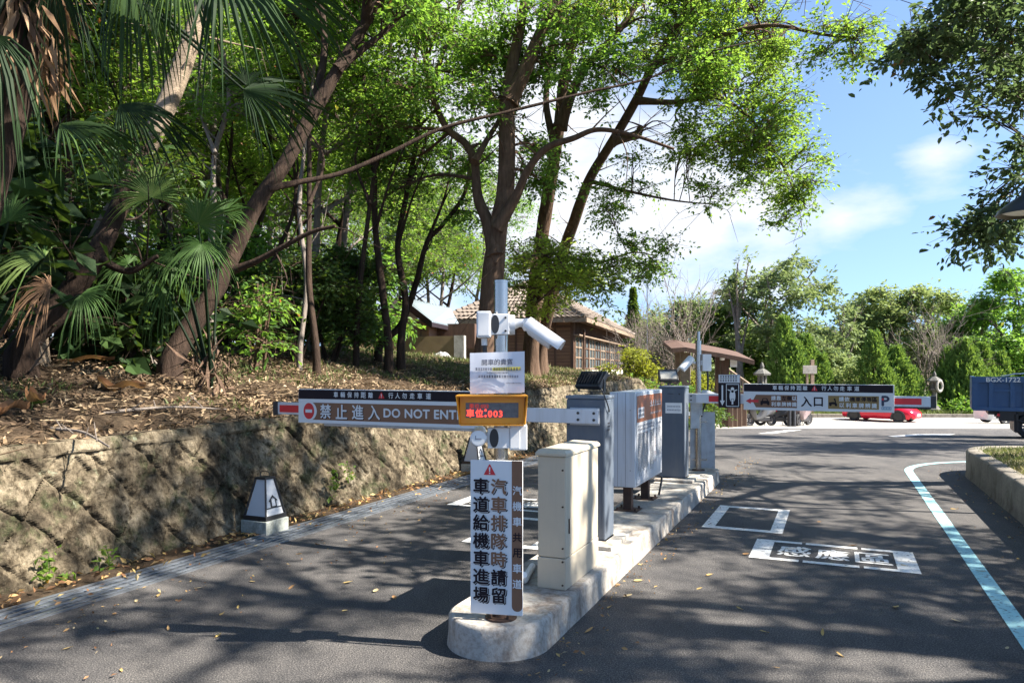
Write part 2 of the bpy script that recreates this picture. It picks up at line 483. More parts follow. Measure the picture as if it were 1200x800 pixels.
# ================================================================== THE SETTING
def grid(xs, ys, fn):
    X, Y = np.meshgrid(xs, ys)                       # rows follow ys
    V = fn(X.ravel(), Y.ravel()); n, m = len(ys), len(xs)
    i = np.arange(n - 1)[:, None]; j = np.arange(m - 1)[None, :]
    q = np.stack([i * m + j, i * m + j + 1, (i + 1) * m + j + 1, (i + 1) * m + j], -1).reshape(-1, 4)
    return V, q


# the land under everything, out to the horizon
def land(x, y):
    far = np.hypot(x, y)
    return np.stack([x, y, road_z(y) - .06 - .0 * far], -1)
g = Geo(); v, q = grid(np.array([-400, -60, -20, 0, 20, 60, 400.]), np.array([-400, -60, -12, 0, 12, 20, 30, 40, 60, 100, 400.]), land); g.add(v, q)
tag(g.build('ground', M['soil']), kind='structure')

# asphalt
g = Geo(); v, q = grid(np.linspace(-9, 70, 40), np.concatenate([[-12, -4, 0, 4, 8], np.linspace(12, 40, 15), [42, 44.0]]), lambda x, y: np.stack([x, y, road_z(y)], -1)); g.add(v, q)
tag(g.build('road', M['asphalt']), kind='structure')

# far lawn behind the lot with its kerb
g = Geo(); v, q = grid(np.linspace(6, 130, 80), np.linspace(44.25, 140, 50), lambda x, y: np.stack([x, y, -1.24 + (fbm(x * .3, y * .3) - .5) * .25 * sstep(44.3, 47, y) + .012 * np.maximum(y - 50, 0)], -1)); g.add(v, q, 0, True)
tag(g.build('lawn', mat('lawn_soil', (.10, .12, .04), .95, 0, .35, 1.2, .8, 20)), kind='structure')
g = Geo()
for k in range(40):
    x0 = 7 + k * 1.6
    g.box(x0, x0 + 1.58, 44.0, 44.28, -1.5, -1.2 + .004 * (k % 3), 0, .02)
t = g.build('lot_kerb', M['kerb']); tag(t, 'low stone kerb along the far edge of the sunlit parking lot', 'kerb')

# the pale concrete of the parking lot beyond
g = Geo(); v, q = grid(np.linspace(5, 69, 40), np.concatenate([np.linspace(29.2, 40, 14), [43.98]]), lambda x, y: np.stack([x, y + np.where(y < 30, 1, 0) * (fbm(x * .5, y) - .5) * .3, road_z(y) + .004], -1)); g.add(v, q)
tag(g.build('parking_lot', concrete('lot_concrete', (.34, .32, .29), (.44, .42, .385), (.2, .18, .15), .4, .5)), kind='structure')

# hillside above the retaining wall
us = np.concatenate([np.linspace(-8, 14, 230), np.linspace(14.2, 30, 80), np.linspace(30.5, 75, 60)])
vs = -5.30 - np.concatenate([np.linspace(0, 6, 70), np.linspace(6.2, 16, 40), np.linspace(17, 60, 30)])
def hillpt(u, v):
    return np.stack([S * u + C * v, C * u - S * v, hill_z(u, v)], -1)
g = Geo(); V_, q = grid(us, vs, hillpt); g.add(V_, q[:, ::-1], 0, True)
tag(g.build('hillside', M['soil']), kind='structure')

# retaining wall, diamond blocks
us = np.concatenate([np.linspace(-5, 13, 1300), np.linspace(13.05, 24.5, 190)])
ws = np.linspace(0, 1, 68)
def wallpt(u, w):
    zt = .93 + .015 * np.clip(u, 0, 22); zt = zt * (1 - sstep(21.0, 24.5, u) * .93)
    h = w * zt
    uw = u + (fbm(u * .8, h * .8 + 3) - .5) * .25; hw = h + (fbm(u * .9 + 7, h * .9) - .5) * .2
    a = (uw + hw) / .47; b = (uw - hw) / .47
    fa = np.abs((a % 1) - .5) * 2; fb = np.abs((b % 1) - .5) * 2          # 1 at the joints
    mx = np.maximum(fa, fb)
    wear = fbm(u * 1.1, h * 1.1 + 9)
    groove = -.028 * sstep(.84, .96, mx) * sstep(.40, .58, wear + .06)
    tile_id = _H[(np.floor(a).astype(int)) % 256, (np.floor(b).astype(int)) % 256]
    rec = -.02 * sstep(.02, .12, .55 - mx) * (tile_id > .45) * sstep(.4, .6, wear + .05)
    tilt = (tile_id - .5) * .03
    d = groove + rec + tilt + (fbm(u * 2.4, h * 2.4) - .5) * .10 + (fbm(u * 8, h * 8, 5) - .5) * .055 + (fbm(u * 27, h * 27, 3) - .5) * .04
    cop = sstep(.89, .92, w)
    d = d * (1 - cop) + cop * (.02 + (fbm(u * 5, h * 5) - .5) * .05)
    v = -4.97 - .33 * w + d
    zz = h - .03 + cop * ((fbm(u * 3, 3.3) - .5) * .06)
    return np.stack([S * u + C * v, C * u - S * v, zz], -1)
g = Geo(); V_, q = grid(us, ws, wallpt); g.add(V_, q, 0, False)
top = wallpt(us, np.ones_like(us)); n = len(us)                          # the top of the coping
bk = top - np.array([C, -S, 0]) * .30; bk2 = bk - np.array([0, 0, .5])
g.add(np.vstack([top, bk, bk2]), np.vstack([np.stack([np.arange(n - 1), np.arange(1, n), np.arange(1, n) + n, np.arange(n - 1) + n], -1), np.stack([np.arange(n - 1), np.arange(1, n), np.arange(1, n) + n, np.arange(n - 1) + n], -1) + n]), 0)
t = g.build('retaining_wall', M['wall']); tag(t, 'mossy concrete block retaining wall with diamond pattern below the wooded bank', 'wall')

# dirt strip between wall and drain
g = Geo(); us_ = np.linspace(-5, 26, 260); v, q = grid(us_, np.linspace(-5.1, -4.685, 7), lambda u, v: np.stack([S * u + C * v, C * u - S * v, .012 + (fbm(u * 6, v * 6) - .4) * .05 * sstep(-4.69, -4.8, v)], -1)); g.add(v, q[:, ::-1] if False else q, 0, True)
tag(g.build('verge', M['soil']), kind='structure')

# drain grating
r = thing('drain_grate', 'long galvanised steel drain grating along the foot of the wall', 'drain', W(0, -4.54, 0), -TH)
g = Geo()
for x in (-.14, -.115): pass
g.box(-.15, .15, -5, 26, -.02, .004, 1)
for x in np.linspace(-.112, .112, 4): g.box(x - .007, x + .007, -5, 26, .004, .014, 0)
for y in np.arange(-5, 16, .08): g.box(-.135, .135, y, y + .006, .003, .008, 0)
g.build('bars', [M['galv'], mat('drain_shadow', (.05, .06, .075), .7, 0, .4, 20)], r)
g = Geo(); g.box(-.165, -.150, -5, 26, -.02, .022, 0); g.build('frame', M['galv'], r); g = Geo(); g.box(.150, .165, -5, 26, -.02, .012, 0); g.build('frame', M['galv'], r)

# traffic island
def stadium(v0, v1, u0, u1, z0, z1, geo, m=0, bev=.018):
    rr = (v1 - v0) / 2; vc = (v0 + v1) / 2; pts = []
    for a in np.linspace(math.pi, 2 * math.pi, 28): pts.append((vc + rr * math.cos(a), u0 + rr + rr * math.sin(a)))
    for uu in np.linspace(u0 + rr, u1 - .1, 40)[1:]: pts.append((v1, uu))
    for a in np.linspace(0, math.pi / 2, 6): pts.append((v1 - .1 + .1 * math.cos(a), u1 - .1 + .1 * math.sin(a)))
    for a in np.linspace(math.pi / 2, math.pi, 6): pts.append((v0 + .1 + .1 * math.cos(a), u1 - .1 + .1 * math.sin(a)))
    for uu in np.linspace(u1 - .1, u0 + rr, 40)[1:-1]: pts.append((v0, uu))
    p = np.array(pts); c = np.array([[vc, 0]])
    def ring(off, z):
        d = p.copy(); d[:, 0] = vc + (p[:, 0] - vc) * (1 - off / rr); d[:, 1] = np.where(p[:, 1] < u0 + rr, u0 + rr + (p[:, 1] - u0 - rr) * (1 - off / rr), p[:, 1])
        wob = (fbm(d[:, 1] * 4, d[:, 0] * 4 + z * 9) - .5) * .012
        return np.stack([d[:, 0] + wob, d[:, 1], np.full(len(d), z) + wob * .5], -1)
    geo.rings([ring(-.012, z0), ring(0, (z0 + z1) / 2), ring(0, z1 - bev), ring(bev * .4, z1 - bev * .35), ring(bev, z1)], m, True)
r = thing('traffic_island', 'narrow pale concrete traffic island with rounded nose between the two lanes', 'traffic island', W(0, 0), -TH)
g = Geo(); stadium(-1.98, -1.42, 3.42, 10.15, -.02, .17, g); g.build('kerb_body', M['island'], r, sharp=50)
g = Geo(); g.box(-1.93, -1.50, 5.22, 5.84, .171, .20, 0, .006); g.build('plinth', M['island'], r); g = Geo(); g.box(-1.98, -1.53, 8.68, 9.22, .171, .20, 0, .006); g.build('plinth', M['island'], r)

# raised bed on the right
r = thing('planter_kerb', 'weathered concrete kerb edging the raised grass bed at the right', 'kerb', (0, 0, 0))
path = [W(u, 1.66) for u in np.linspace(-6, 12.0, 70)]
c0 = W(12.0, 2.66)
for a in np.linspace(0, 1, 12)[1:]:
    ang = math.pi + a * (-math.pi / 2)
    path.append(W(12.0 - math.sin(ang) * 0 + math.sin(a * math.pi / 2) * 1.0, 2.66 - math.cos(a * math.pi / 2) * 1.0))
for v_ in np.linspace(2.9, 16, 40): path.append(W(13.0, v_))
path = np.array(path)
T = np.gradient(path, axis=0); T /= np.linalg.norm(T, axis=1)[:, None]; Nn = np.stack([T[:, 1], -T[:, 0], T[:, 2]], -1)   # inwards (right of travel)
zb = road_z(path[:, 1])[:, None]; up = np.array([0, 0, 1.])
wob = ((fbm(np.arange(len(path)) * .6, 0.5) - .5) * .025)[:, None]
prof = [(-.02, -.03), (0, .05), (.0, .33), (.012, .355), (.035, .37), (.16, .375), (.19, .36), (.2, .2)]
R = np.stack([path + Nn * (a + wob) + up * (zb + b + wob * .4) for a, b in prof], 1)
g = Geo(); g.rings(R, 0, True, True); g.build('kerb_body', M['kerb'], r, sharp=40)
def bedz(x, y):
    u, v = UV(x, y)
    e = np.minimum(np.clip(v - 1.8, 0, 9), np.clip(12.9 - u, 0, 9))
    return road_z(y) + .33 + .16 * sstep(0, 1.5, e) + (fbm(x * 1.5, y * 1.5) - .5) * .1 * sstep(0, .5, e)
def bedpt(u, v):
    x = S * u + C * v; y = C * u - S * v
    corner = np.hypot(np.maximum(u - 12.0, 0), np.maximum(2.66 - v, 0)) > .87
    sel = (u > 12.0) & (v < 2.66)
    k = np.where(sel & corner, .87 / (np.hypot(u - 12.0, 2.66 - v) + 1e-6), 1)
    u2 = np.where(sel, 12 + (u - 12) * k, u); v2 = np.where(sel, 2.66 - (2.66 - v) * k, v)
    x = S * u2 + C * v2; y = C * u2 - S * v2
    return np.stack([x, y, bedz(x, y)], -1)
g = Geo(); v, q = grid(np.linspace(-6, 12.87, 150), np.concatenate([np.linspace(1.79, 4, 30), np.linspace(4.2, 16, 40)]), bedpt); g.add(v, q[:, ::-1], 0, True)
tag(g.build('planting_bed_soil', mat('dry_lawn_soil', (.17, .14, .075), .95, 0, .4, 1.5, .9, 26)), kind='structure')

# painted markings
def marking(name, polys, m='white_line', z=.004, text=None):
    g = Geo()
    for p in polys:
        pp = [W(a, b) for a, b in p]
        g.add([(x, y, float(road_z(y)) + z) for x, y, _ in pp], [list(range(len(pp)))], 0)
    if text: text(g)
    return tag(g.build(name, M[m]), kind='structure')
def frame(u0, u1, v0, v1, tu, tv):
    return [[(u0, v0), (u0, v1), (u0 + tu, v1), (u0 + tu, v0)], [(u1 - tu, v0), (u1 - tu, v1), (u1, v1), (u1, v0)],
            [(u0 + tu, v0), (u0 + tu, v0 + tv), (u1 - tu, v0 + tv), (u1 - tu, v0)], [(u0 + tu, v1 - tv), (u0 + tu, v1), (u1 - tu, v1), (u1 - tu, v1 - tv)]]
marking('lane_box_marking', frame(7.13, 8.36, -1.17, -.45, .10, .11))
def gapped(u0, u1, v0, v1):              # stencilled frame with gaps
    out = []
    for (a, b) in ((v0, v0 + .37), (v0 + .40, v0 + .80), (v0 + .83, v1)):
        out += [[(u0, a), (u0, b), (u0 + .07, b), (u0 + .07, a)], [(u1 - .07, a), (u1 - .07, b), (u1, b), (u1, a)]]
    for k, (a, b) in enumerate(((u0 + .07, u0 + .34), (u0 + .352, u1 - .07))):
        out += [[(a, v0), (a, v0 + .15), (b, v0 + .15), (b, v0)], [(a, v1 - .15), (a, v1), (b, v1), (b, v1 - .15)]]
    return out
def sense(v0, u0, flip=False):
    def f(g):
        r_, u_ = W(0, 1), W(1, 0)
        if flip: r_, u_ = -r_, -u_
        for k, ch in enumerate('感應區'):
            o = W(u0, v0) + r_ * (k * .29)
            g.text(ch, o, r_, u_, .34, 0, .018, .004, 'L', .72)
    return f
marking('sensing_area_marking', gapped(6.14, 6.84, -.64, .57), text=sense(-.44, 6.32))
marking('exit_sensing_area_marking', gapped(7.18, 7.88, -3.94, -2.73), text=sense(-2.93, 7.70, True))
marking('exit_box_marking', frame(5.69, 6.88, -2.98, -2.26, .10, .11))
c = [(u, .97) for u in np.linspace(-6, 12.2, 40)] + [(12.2 + 1.9 * math.sin(a), .97 + 1.9 * (1 - math.cos(a))) for a in np.linspace(0, math.pi / 2, 14)[1:]] + [(14.1, 4.0)]
c = np.array(c); T = np.gradient(c, axis=0); T /= np.linalg.norm(T, axis=1)[:, None]; Nn = np.stack([-T[:, 1], T[:, 0]], -1)
a_, b_ = c + Nn * .055, c - Nn * .055
marking('edge_line_marking', [[tuple(a_[i]), tuple(b_[i]), tuple(b_[i + 1]), tuple(a_[i + 1])] for i in range(len(c) - 1)], 'blue_line')
def pg(px, py):
    D = EYE * F / (py - HZ)
    if D > 12:
        D = .9 / ((py - HZ) / F - .05)
        if D > 40 or D < 0: D = 2.9 * F / (py - HZ)
    p = P(px, py, D); return p
for pts in ([(888, 508), (925, 503.5), (940, 503.5), (905, 508)], [(1040, 511), (1075, 508.5), (1120, 508.5), (1112, 510), (1078, 510), (1050, 512)]):
    g = Geo(); q = [pg(*p) for p in pts]
    g.add([(x, y, float(road_z(y)) + .006) for x, y, _ in q], [list(range(len(q)))[::-1]])
    tag(g.build('lot_marking', M['white_line']), kind='structure')
# ================================================================== GATES, SIGNS AND CABINETS
X_, Y_, Z_ = np.array([1., 0, 0]), np.array([0, 1., 0]), np.array([0, 0, 1.])


def tri_sign(g, cx, z, h, m_red, m_ink, y, lift=.002):
    o = (cx, y, z); w = h * .58
    g.poly([(-w, 0), (w, 0), (w * .08, h), (-w * .08, h)], o, X_, Z_, m_red, lift)
    g.poly([(-h * .05, h * .3), (h * .05, h * .3), (h * .075, h * .74), (-h * .075, h * .74)], o, X_, Z_, m_ink, lift + .001)
    g.poly([(-h * .06, h * .1), (h * .06, h * .1), (h * .06, h * .22), (-h * .06, h * .22)], o, X_, Z_, m_ink, lift + .001)


def disc2(r, n=28, a=0): return [(r * math.cos(t), r * math.sin(t)) for t in np.linspace(0, 2 * math.pi, n, endpoint=False)]


def bolt(g, x, y, z, r=.008, m=0, d=-1): g.cyl((x, y, z), (x, y + d * .006, z), r, None, 8, m)


# ---- front sign post on the island nose
px_, py_ = W(3.60, -1.645)[:2]
r = thing('sign_post', 'stainless steel post with bolted foot on the rounded nose of the island', 'post', (px_, py_, .17))
g = Geo(); g.tube([(0, 0, .01), (0, 0, .2), (0, 0, 1.0), (0, 0, 1.79)], .037, 24); g.build('pole', M['steel'], r, sharp=40)
g = Geo(); g.lathe([(.0, 1.79), (.039, 1.79), (.039, 1.802), (.0, 1.806)], n=24); g.build('cap', M['steel'], r, sharp=30)
g = Geo(); g.lathe([(0, 0), (.085, 0), (.085, .009), (.044, .012), (.04, .03)], n=28); 
for a in range(4): g.cyl((.064 * math.cos(a * 1.57 + .6), .064 * math.sin(a * 1.57 + .6), .01), (.064 * math.cos(a * 1.57 + .6), .064 * math.sin(a * 1.57 + .6), .028), .008, None, 6)
g.build('base_plate', M['rust'], r, sharp=40)

# ---- vertical notice board on that post
r = thing('vertical_sign', 'tall narrow white sign with columns of dark and brown characters and a red warning triangle', 'sign', (px_ - .022, py_ - .052, .205), -.19)
g = Geo(); g.box(-.141, .141, -.006, .004, 0, .812, 0, .002)
yf = -.006
g.poly([(.083, .05)] + [(.1115 + .0285 * math.cos(a), .05 + .0285 * math.sin(a)) for a in np.linspace(math.pi, 2 * math.pi, 14)][1:-1] + [(.14, .05), (.14, .812), (.083, .812)], (0, yf, 0), X_, Z_, 2, .0012)
tri_sign(g, -.036, .735, .056, 3, 0, yf)
for col_x, txt, cols in ((-.083, '車道給機車進場', [1] * 7), (.013, '汽車排隊時請留', [2] * 5 + [1] * 2)):
    for k, ch in enumerate(txt):
        z = .636 - k * .0955
        hh = .079 if ch not in '車' else .08
        g.text(ch, (col_x + .0055, yf, z - .005), X_, Z_, hh, 1, .055, .0015, 'C')
        g.text(ch, (col_x, yf, z), X_, Z_, hh, 0, .07, .003, 'C')
        g.text(ch, (col_x, yf, z), X_, Z_, hh, cols[k], .034, .0055, 'C')
for k, (ch, cm) in enumerate(zip('汽機車共用車道', [0, 0, 0, 1, 1, 0, 0])):
    g.text(ch, (.112, yf, .633 - k * .0815), X_, Z_, .047, cm, .02, .003, 'C')
g.build('board', [M['panel'], M['dark'], M['brown'], M['red']], r)
for z in (.12, .7): g = Geo(); g.tube([(.022 + .043 * math.cos(a), .052 + .043 * math.sin(a), z) for a in np.linspace(0, 6.28, 25)], .006, 6); g.box(-.02, .064, .004, .016, z - .012, z + .012); g.build('pipe_clamp', M['steel'], r)

# ---- orange display
r = thing('led_display', 'orange metal display box with red glowing digits under a projecting hood', 'display', (px_ - .045, py_ - .06, 1.21))
g = Geo(); g.box(-.17, .17, -.02, .03, .0, .15, 0, .003); g.build('housing', M['orange'], r)
g = Geo()                                                             # hood: top and side cheeks
g.hexa([(-.187, -.075, .146), (.187, -.075, .146), (.176, .03, .150), (-.176, .03, .150), (-.187, -.075, .152), (.187, -.075, .152), (.176, .03, .156), (-.176, .03, .156)])
for sx in (-1, 1):
    a, b = (sx * .187, sx * .181)
    g.hexa([(a * .915, -.05, -.002), (b * .915, -.05, -.002), (b * .95, .03, -.002), (a * .95, .03, -.002), (a, -.075, .146), (b, -.075, .146), (b * .96, .03, .15), (a * .96, .03, .15)])
g.box(-.165, .165, -.05, -.02, -.006, .0); g.build('hood', M['orange'], r)
g = Geo(); g.box(-.138, .138, -.024, -.02, .034, .112, 0)
x = -.135
def dots(txt, z0, h, m, x0):
    x = x0
    for ch in txt: x += g.text(ch, (x, -.024, z0), X_, Z_, h if not ch.isdigit() else h * .82, m, .025, .0015) + .008
dots('車位:003', .038, .040, 1, -.134)
g.text('車位:003', (-.12, -.024, .082), X_, Z_, .026, 2, .02, .0012)
g.build('screen', [M['ledglass'], M['led'], M['led2']], r)
g = Geo(); g.box(-.03, .11, .03, .045, .05, .09); g.build('bracket', M['steel'], r)

# ---- paper notice
r = thing('paper_notice', 'white laminated paper notice with grey characters and a yellow highlighted line on the post', 'notice', (px_ - .018, py_ - .075, 1.372))
g = Geo(); n = 14
xs = np.linspace(-.143, .143, n); zs = np.linspace(0, .215, 10)
v, q = grid(xs, zs, lambda a, b: np.stack([a, -.004 - .012 * ((a / .143) ** 2) * (b / .2) + .003 * np.sin(a * 30), b + .03 * a], -1)); g.add(v, q); g.add(v + [0, .0015, 0], q[:, ::-1])
def ptxt(t, x, z, h, m, al='C', b=.02): g.text(t, (x, -.018, z + .03 * x), X_ + .03 * Z_, Z_, h, m, b, .001, al)
ptxt('開車的貴賓', 0, .148, .031, 1)
g.poly([(-.025, .118), (.122, .118), (.122, .135), (-.025, .135)], (0, -.017, 0), X_ + .03 * Z_, Z_, 3, .0)
def strokes(x0, x1, z0, z1, m, y=-.0185):      # print too fine to read: short strokes
    x = x0
    while x < x1:
        w = (z1 - z0) * random.uniform(.65, .9)
        for k in range(3):
            zz = z0 + (z1 - z0) * (k + random.random() * .6) / 3
            g.box(x, x + w, y - .0004, y, zz, zz + (z1 - z0) * .13, m)
        g.box(x + w * random.uniform(.2, .6), x + w * .7, y - .0004, y, z0, z1, m)
        x += w * 1.18
strokes(-.115, -.03, .119, .134, 1); strokes(-.02, .115, .119, .134, 1)
strokes(-.055, .055, .103, .111, 2); strokes(-.10, .105, .081, .095, 1); strokes(.045, .125, .05, .057, 2)
g.build('sheet', [M['paper'], M['ink'], M['ink2'], M['yellow']], r)
g = Geo(); g.box(-.1, .13, .002, .06, .0, .03); g.build('backing_strip', M['alu'], r)


# ---- cameras
def camera_unit(name, label, loc, rotz, side, tilt, drop=True):
    r = thing(name, label, 'camera', loc, rotz)
    g = Geo(); g.box(-.128, -.052, -.06, .06, -.07, .07, 0, .006); g.box(-.121, -.06, -.064, -.06, -.06, .06, 0, .002); g.build('junction_box', M['camwhite'], r)
    g = Geo(); g.box(-.052, -.04, -.05, .05, -.055, .055, 0); g.box(-.04, .045, -.055, -.036, -.055, .055, 0, .004); g.build('pole_bracket', M['camwhite'], r)
    g = Geo(); g.add([(-.03 + .022 * math.cos(a), -.0555, .05 * math.sin(a)) for a in np.linspace(0, 6.283, 20)[:-1]], [list(range(19))]); 
    for z in (-.035, .035): bolt(g, .025, -.055, z, .006)
    g.build('strap_slot', M['black'], r)
    g = Geo(); g.cyl((.045, 0, 0), (.075, 0, 0), .055, .052, 24); g.tube([(.07, 0, .005), (.1, 0, .01), (.145, -.005, .008)], [.03, .022, .026], 14); g.lathe([(0, -.035), (.028, -.033), (.036, -.015), (.036, .015), (.028, .033), (0, .035)], (.15, -.005, .0), 20); g.build('arm', M['camwhite'], r, sharp=40)
    ca, sa = math.cos(tilt), math.sin(tilt)
    d = np.array([ca, -.25 * ca, sa]); d /= np.linalg.norm(d); o = np.array([.15, -.012, -.012]); s_ = np.cross(d, Z_); s_ /= np.linalg.norm(s_); n_ = np.cross(s_, d)
    g = Geo(); g.tube([o, o + d * .02, o + d * .15, o + d * .155], [.026, .036, .038, .034], 22); g.build('barrel', M['camwhite'], r, sharp=40)
    g = Geo()
    arc = [(.047 * math.cos(a), .05 * math.sin(a)) for a in np.linspace(-.15, math.pi + .15, 16)]
    R = np.array([[o + d * t + s_ * a + n_ * b for a, b in arc] for t in (-.02, .08, .205)]); R2 = R - n_ * 0.0 + 0; 
    g.rings(R, 0, True, False, False); g.rings(np.array([[o + d * t + s_ * a * .93 + n_ * (b * .93) for a, b in arc] for t in (-.02, .08, .205)])[:, ::-1], 0, True, False, False)
    g.build('sunshield', M['camwhite'], r)
    g = Geo(); g.cyl(o + d * .156, o + d * .158, .03, None, 20); g.build('lens', M['glass'], r)
    if drop:
        g = Geo(); g.tube(catmull([(-.09, -.01, -.07), (-.088, -.01, -.11)]), .016, 12, 1); g.tube(catmull([(-.088, -.01, -.11), (-.082, -.005, -.17), (-.06, .03, -.25), (-.03, .04, -.33)]), .013, 10, 0); g.build('conduit', [M['black'], M['camwhite']], r)
    return r
camera_unit('security_camera', 'white bullet camera near the top of the front post, aimed down over the entry lane', (px_, py_, 1.735), 0, 1, -.62)
# camera under the display, seen end on
r = thing('security_camera', 'white camera beneath the orange display with a round joint and a junction box', 'camera', (px_, py_, 1.135))
g = Geo(); g.box(.045, .14, -.055, .065, -.065, .068, 0, .006); g.box(.05, .1, -.059, -.055, -.055, .058, 0, .002); g.build('junction_box', M['camwhite'], r)
g = Geo(); g.box(-.07, .045, -.055, -.037, -.055, .055, 0, .004); g.box(-.035, .0, -.06, -.056, -.03, .03, 0, .002); g.build('pole_bracket', M['camwhite'], r)
g = Geo(); g.add([(-.035 + .024 * math.cos(a), -.0605, .05 * math.sin(a)) for a in np.linspace(0, 6.283, 20)[:-1]], [list(range(19))]); g.build('strap_slot', M['black'], r)
g = Geo(); g.cyl((-.07, -.02, 0), (-.1, -.03, 0), .03, .026, 16); g.lathe([(0, -.02), (.03, -.018), (.034, 0), (.03, .018), (0, .02)], (-.11, -.03, 0), 18); g.build('joint', M['camwhite'], r, sharp=40)
g = Geo(); g.tube([(-.118, .10, .02), (-.118, -.09, .0), (-.118, -.095, 0)], [.036, .043, .038], 24); g.build('barrel', M['camwhite'], r, sharp=40)
g = Geo(); g.cyl((-.118, -.0955, 0), (-.118, -.097, 0), .034, None, 24); g.box(-.133, -.1, -.0985, -.097, -.004, .002, 1); g.box(-.133, -.129, -.0985, -.097, -.004, .016, 1); g.build('front_cap', [M['white'], M['ink2']], r)

# ---- beige equipment cabinet
r = thing('equipment_cabinet', 'beige metal utility cabinet standing behind the vertical sign on the island', 'cabinet', W(4.52, -1.578, .17), -TH)
g = Geo(); g.box(-.09, .09, -.33, .33, .19, .80, 0, .006); g.build('body', M['beige'], r)
g = Geo(); g.box(-.092, .092, -.332, .332, 0, .187, 0, .005); g.build('lower_panel', M['beige'], r)
g = Geo()
g.rings([[(-.088, -.328, .80), (.088, -.328, .80), (.088, .328, .80), (-.088, .328, .80)], [(-.1, -.345, .805), (.1, -.345, .805), (.1, .345, .805), (-.1, .345, .805)], [(-.1, -.345, .82), (.1, -.345, .82), (.1, .345, .82), (-.1, .345, .82)], [(-.085, -.33, .84), (.085, -.33, .835), (.085, .33, .835), (-.085, .33, .84)]], 0, False); g.build('lid', M['beige'], r)
for y, z in ((-.33, .25), (-.33, .5), (-.33, .72), (-.332, .03), (-.332, .17)): g = Geo(); bolt(g, .072, y, z, .006); g.build('screw', M['rust'], r)
g = Geo(); g.box(.09, .095, -.276, -.264, .33, .42); g.build('latch', M['rust'], r)
r = thing('hose_stub', 'short white plastic pipe lying on the island beside the beige cabinet', 'pipe', W(4.2, -1.80, .17), -TH)
g = Geo(); g.tube(catmull([(-.05, .35, .02), (0, .15, .022), (.04, .0, .03), (.06, -.06, .08)]), .022, 14); g.build('tube', M['white'], r)


# ---- barrier gates
def gate_cabinet(r, label_paper=False):
    g = Geo(); g.box(-.155, .155, -.125, .125, 0.03, 1.10, 0, .012); g.build('housing', M['slate'], r)
    g = Geo(); g.box(-.16, .16, -.13, .13, 1.10, 1.125, 0, .006); g.build('top_cover', M['slate2'], r)
    g = Geo(); g.box(-.165, .165, -.135, .135, 0, .03, 0, .004); g.build('plinth', M['slate2'], r)
    g = Geo(); g.box(-.128, .128, -.1285, -.1255, .12, .96, 0, .001); g.build('door', M['slate'], r)
    g = Geo(); bolt(g, .09, -.1255, 1.03, .01); g.build('lock', M['black'], r); g = Geo(); g.box(-.05, .02, -.13, -.1255, 1.03, 1.036); g.build('slot', M['black'], r)
    g = Geo()
    for z in (.86, .885, .91): g.box(.155, .158, -.05, .0, z, z + .009)
    g.build('vent', M['black'], r)


r = thing('barrier_gate', 'slate barrier cabinet whose raised-height arm carries the brown do not enter board', 'barrier', W(5.515, -1.755, .17), -TH)
gate_cabinet(r)
vo, uo, zo = -1.755, 5.515, .17
ya = -.16                                           # front plane of the arm
def V1(px): return vx(px, uo + ya) - vo
xe = V1(322)
g = Geo(); g.box(xe + .05, .118, ya - .02, ya + .022, .915, 1.025, 0, .004)
g.build('arm', M['alu'], r)
a = bpy.data.objects[r.children[-1].name]
g = Geo(); g.box(xe + .075, V1(357), ya - .0225, ya - .0205, .935, 1.0, 0); g.build('reflector', M['redglow'], a)
g = Geo(); g.box(xe, xe + .052, ya - .026, ya + .028, .905, 1.03, 0, .004); g.build('end_cap', M['black'], a)
g = Geo(); g.box(-.12, .115, ya + .023, -.126, .90, 1.035, 0, .003)
for x in (-.04, .085):
    for z in (.945, .995): bolt(g, x, ya - .02, z, .011, 1)
g.build('arm_bracket', [M['galv'], M['black']], r)
x0, x1 = V1(353), V1(562)
def board_common(g, x0, x1, y, z0, z1, head):
    g.box(x0, x1, y - .008, y + .008, z0, z1, 0, .003)
    yf = y - .008
    g.poly([(x0 + .004, z1 - head), (x1 - .012, z1 - head), (x1 - .012, z1 - .006), (x0 + .004, z1 - .006)], (0, yf, 0), X_, Z_, 1, .0012)
    return yf
g = Geo(); yb = ya - .03
zb0, zb1 = .848, 1.150
yf = board_common(g, x0, x1, yb, zb0, zb1, .088)
g.poly([(V1(369), zb0 + .03), (x1 - .012, zb0 + .03), (x1 - .012, zb0 + .182), (V1(369), zb0 + .182)], (0, yf, 0), X_, Z_, 2, .0012)
cx, cz = V1(365.5), zb0 + .106
g.poly([(cx + a_, cz + b_) for a_, b_ in disc2(.086)], (0, yf, 0), X_, Z_, 0, .0025)
g.poly([(cx + a_ * .82, cz + b_) for a_, b_ in disc2(.072)], (0, yf, 0), X_, Z_, 3, .004)
g.poly([(cx - .037, cz - .014), (cx + .037, cz - .014), (cx + .037, cz + .014), (cx - .037, cz + .014)], (0, yf, 0), X_, Z_, 0, .0055)
zh = zb1 - .07
for ch, px in zip('車輛保持距離行人勿走車道', (397, 405, 413, 421, 429, 437.5, 461, 469, 477, 486, 495, 505)): g.text(ch, (V1(px), yf, zh), X_, Z_, .048, 0, .02, .003, 'C', .95)
tri_sign(g, V1(450), zh - .002, .052, 3, 0, yf)
for ch, px in zip('禁止進入', (385, 403.5, 422.5, 441.5)):
    g.text(ch, (V1(px) + .006, yf, zb0 + .04), X_, Z_, .122, 1, .02, .0022, 'C', .92); g.text(ch, (V1(px), yf, zb0 + .046), X_, Z_, .122, 0, .02, .004, 'C', .92)
g.text('DO NOT ENTER', (V1(453), yf, zb0 + .072), X_, Z_, .072, 0, .045, .004, 'L', 1.06, 1.05)
bd = g.build('sign_board', [M['panel'], M['dark'], M['brown'], M['red']], r)
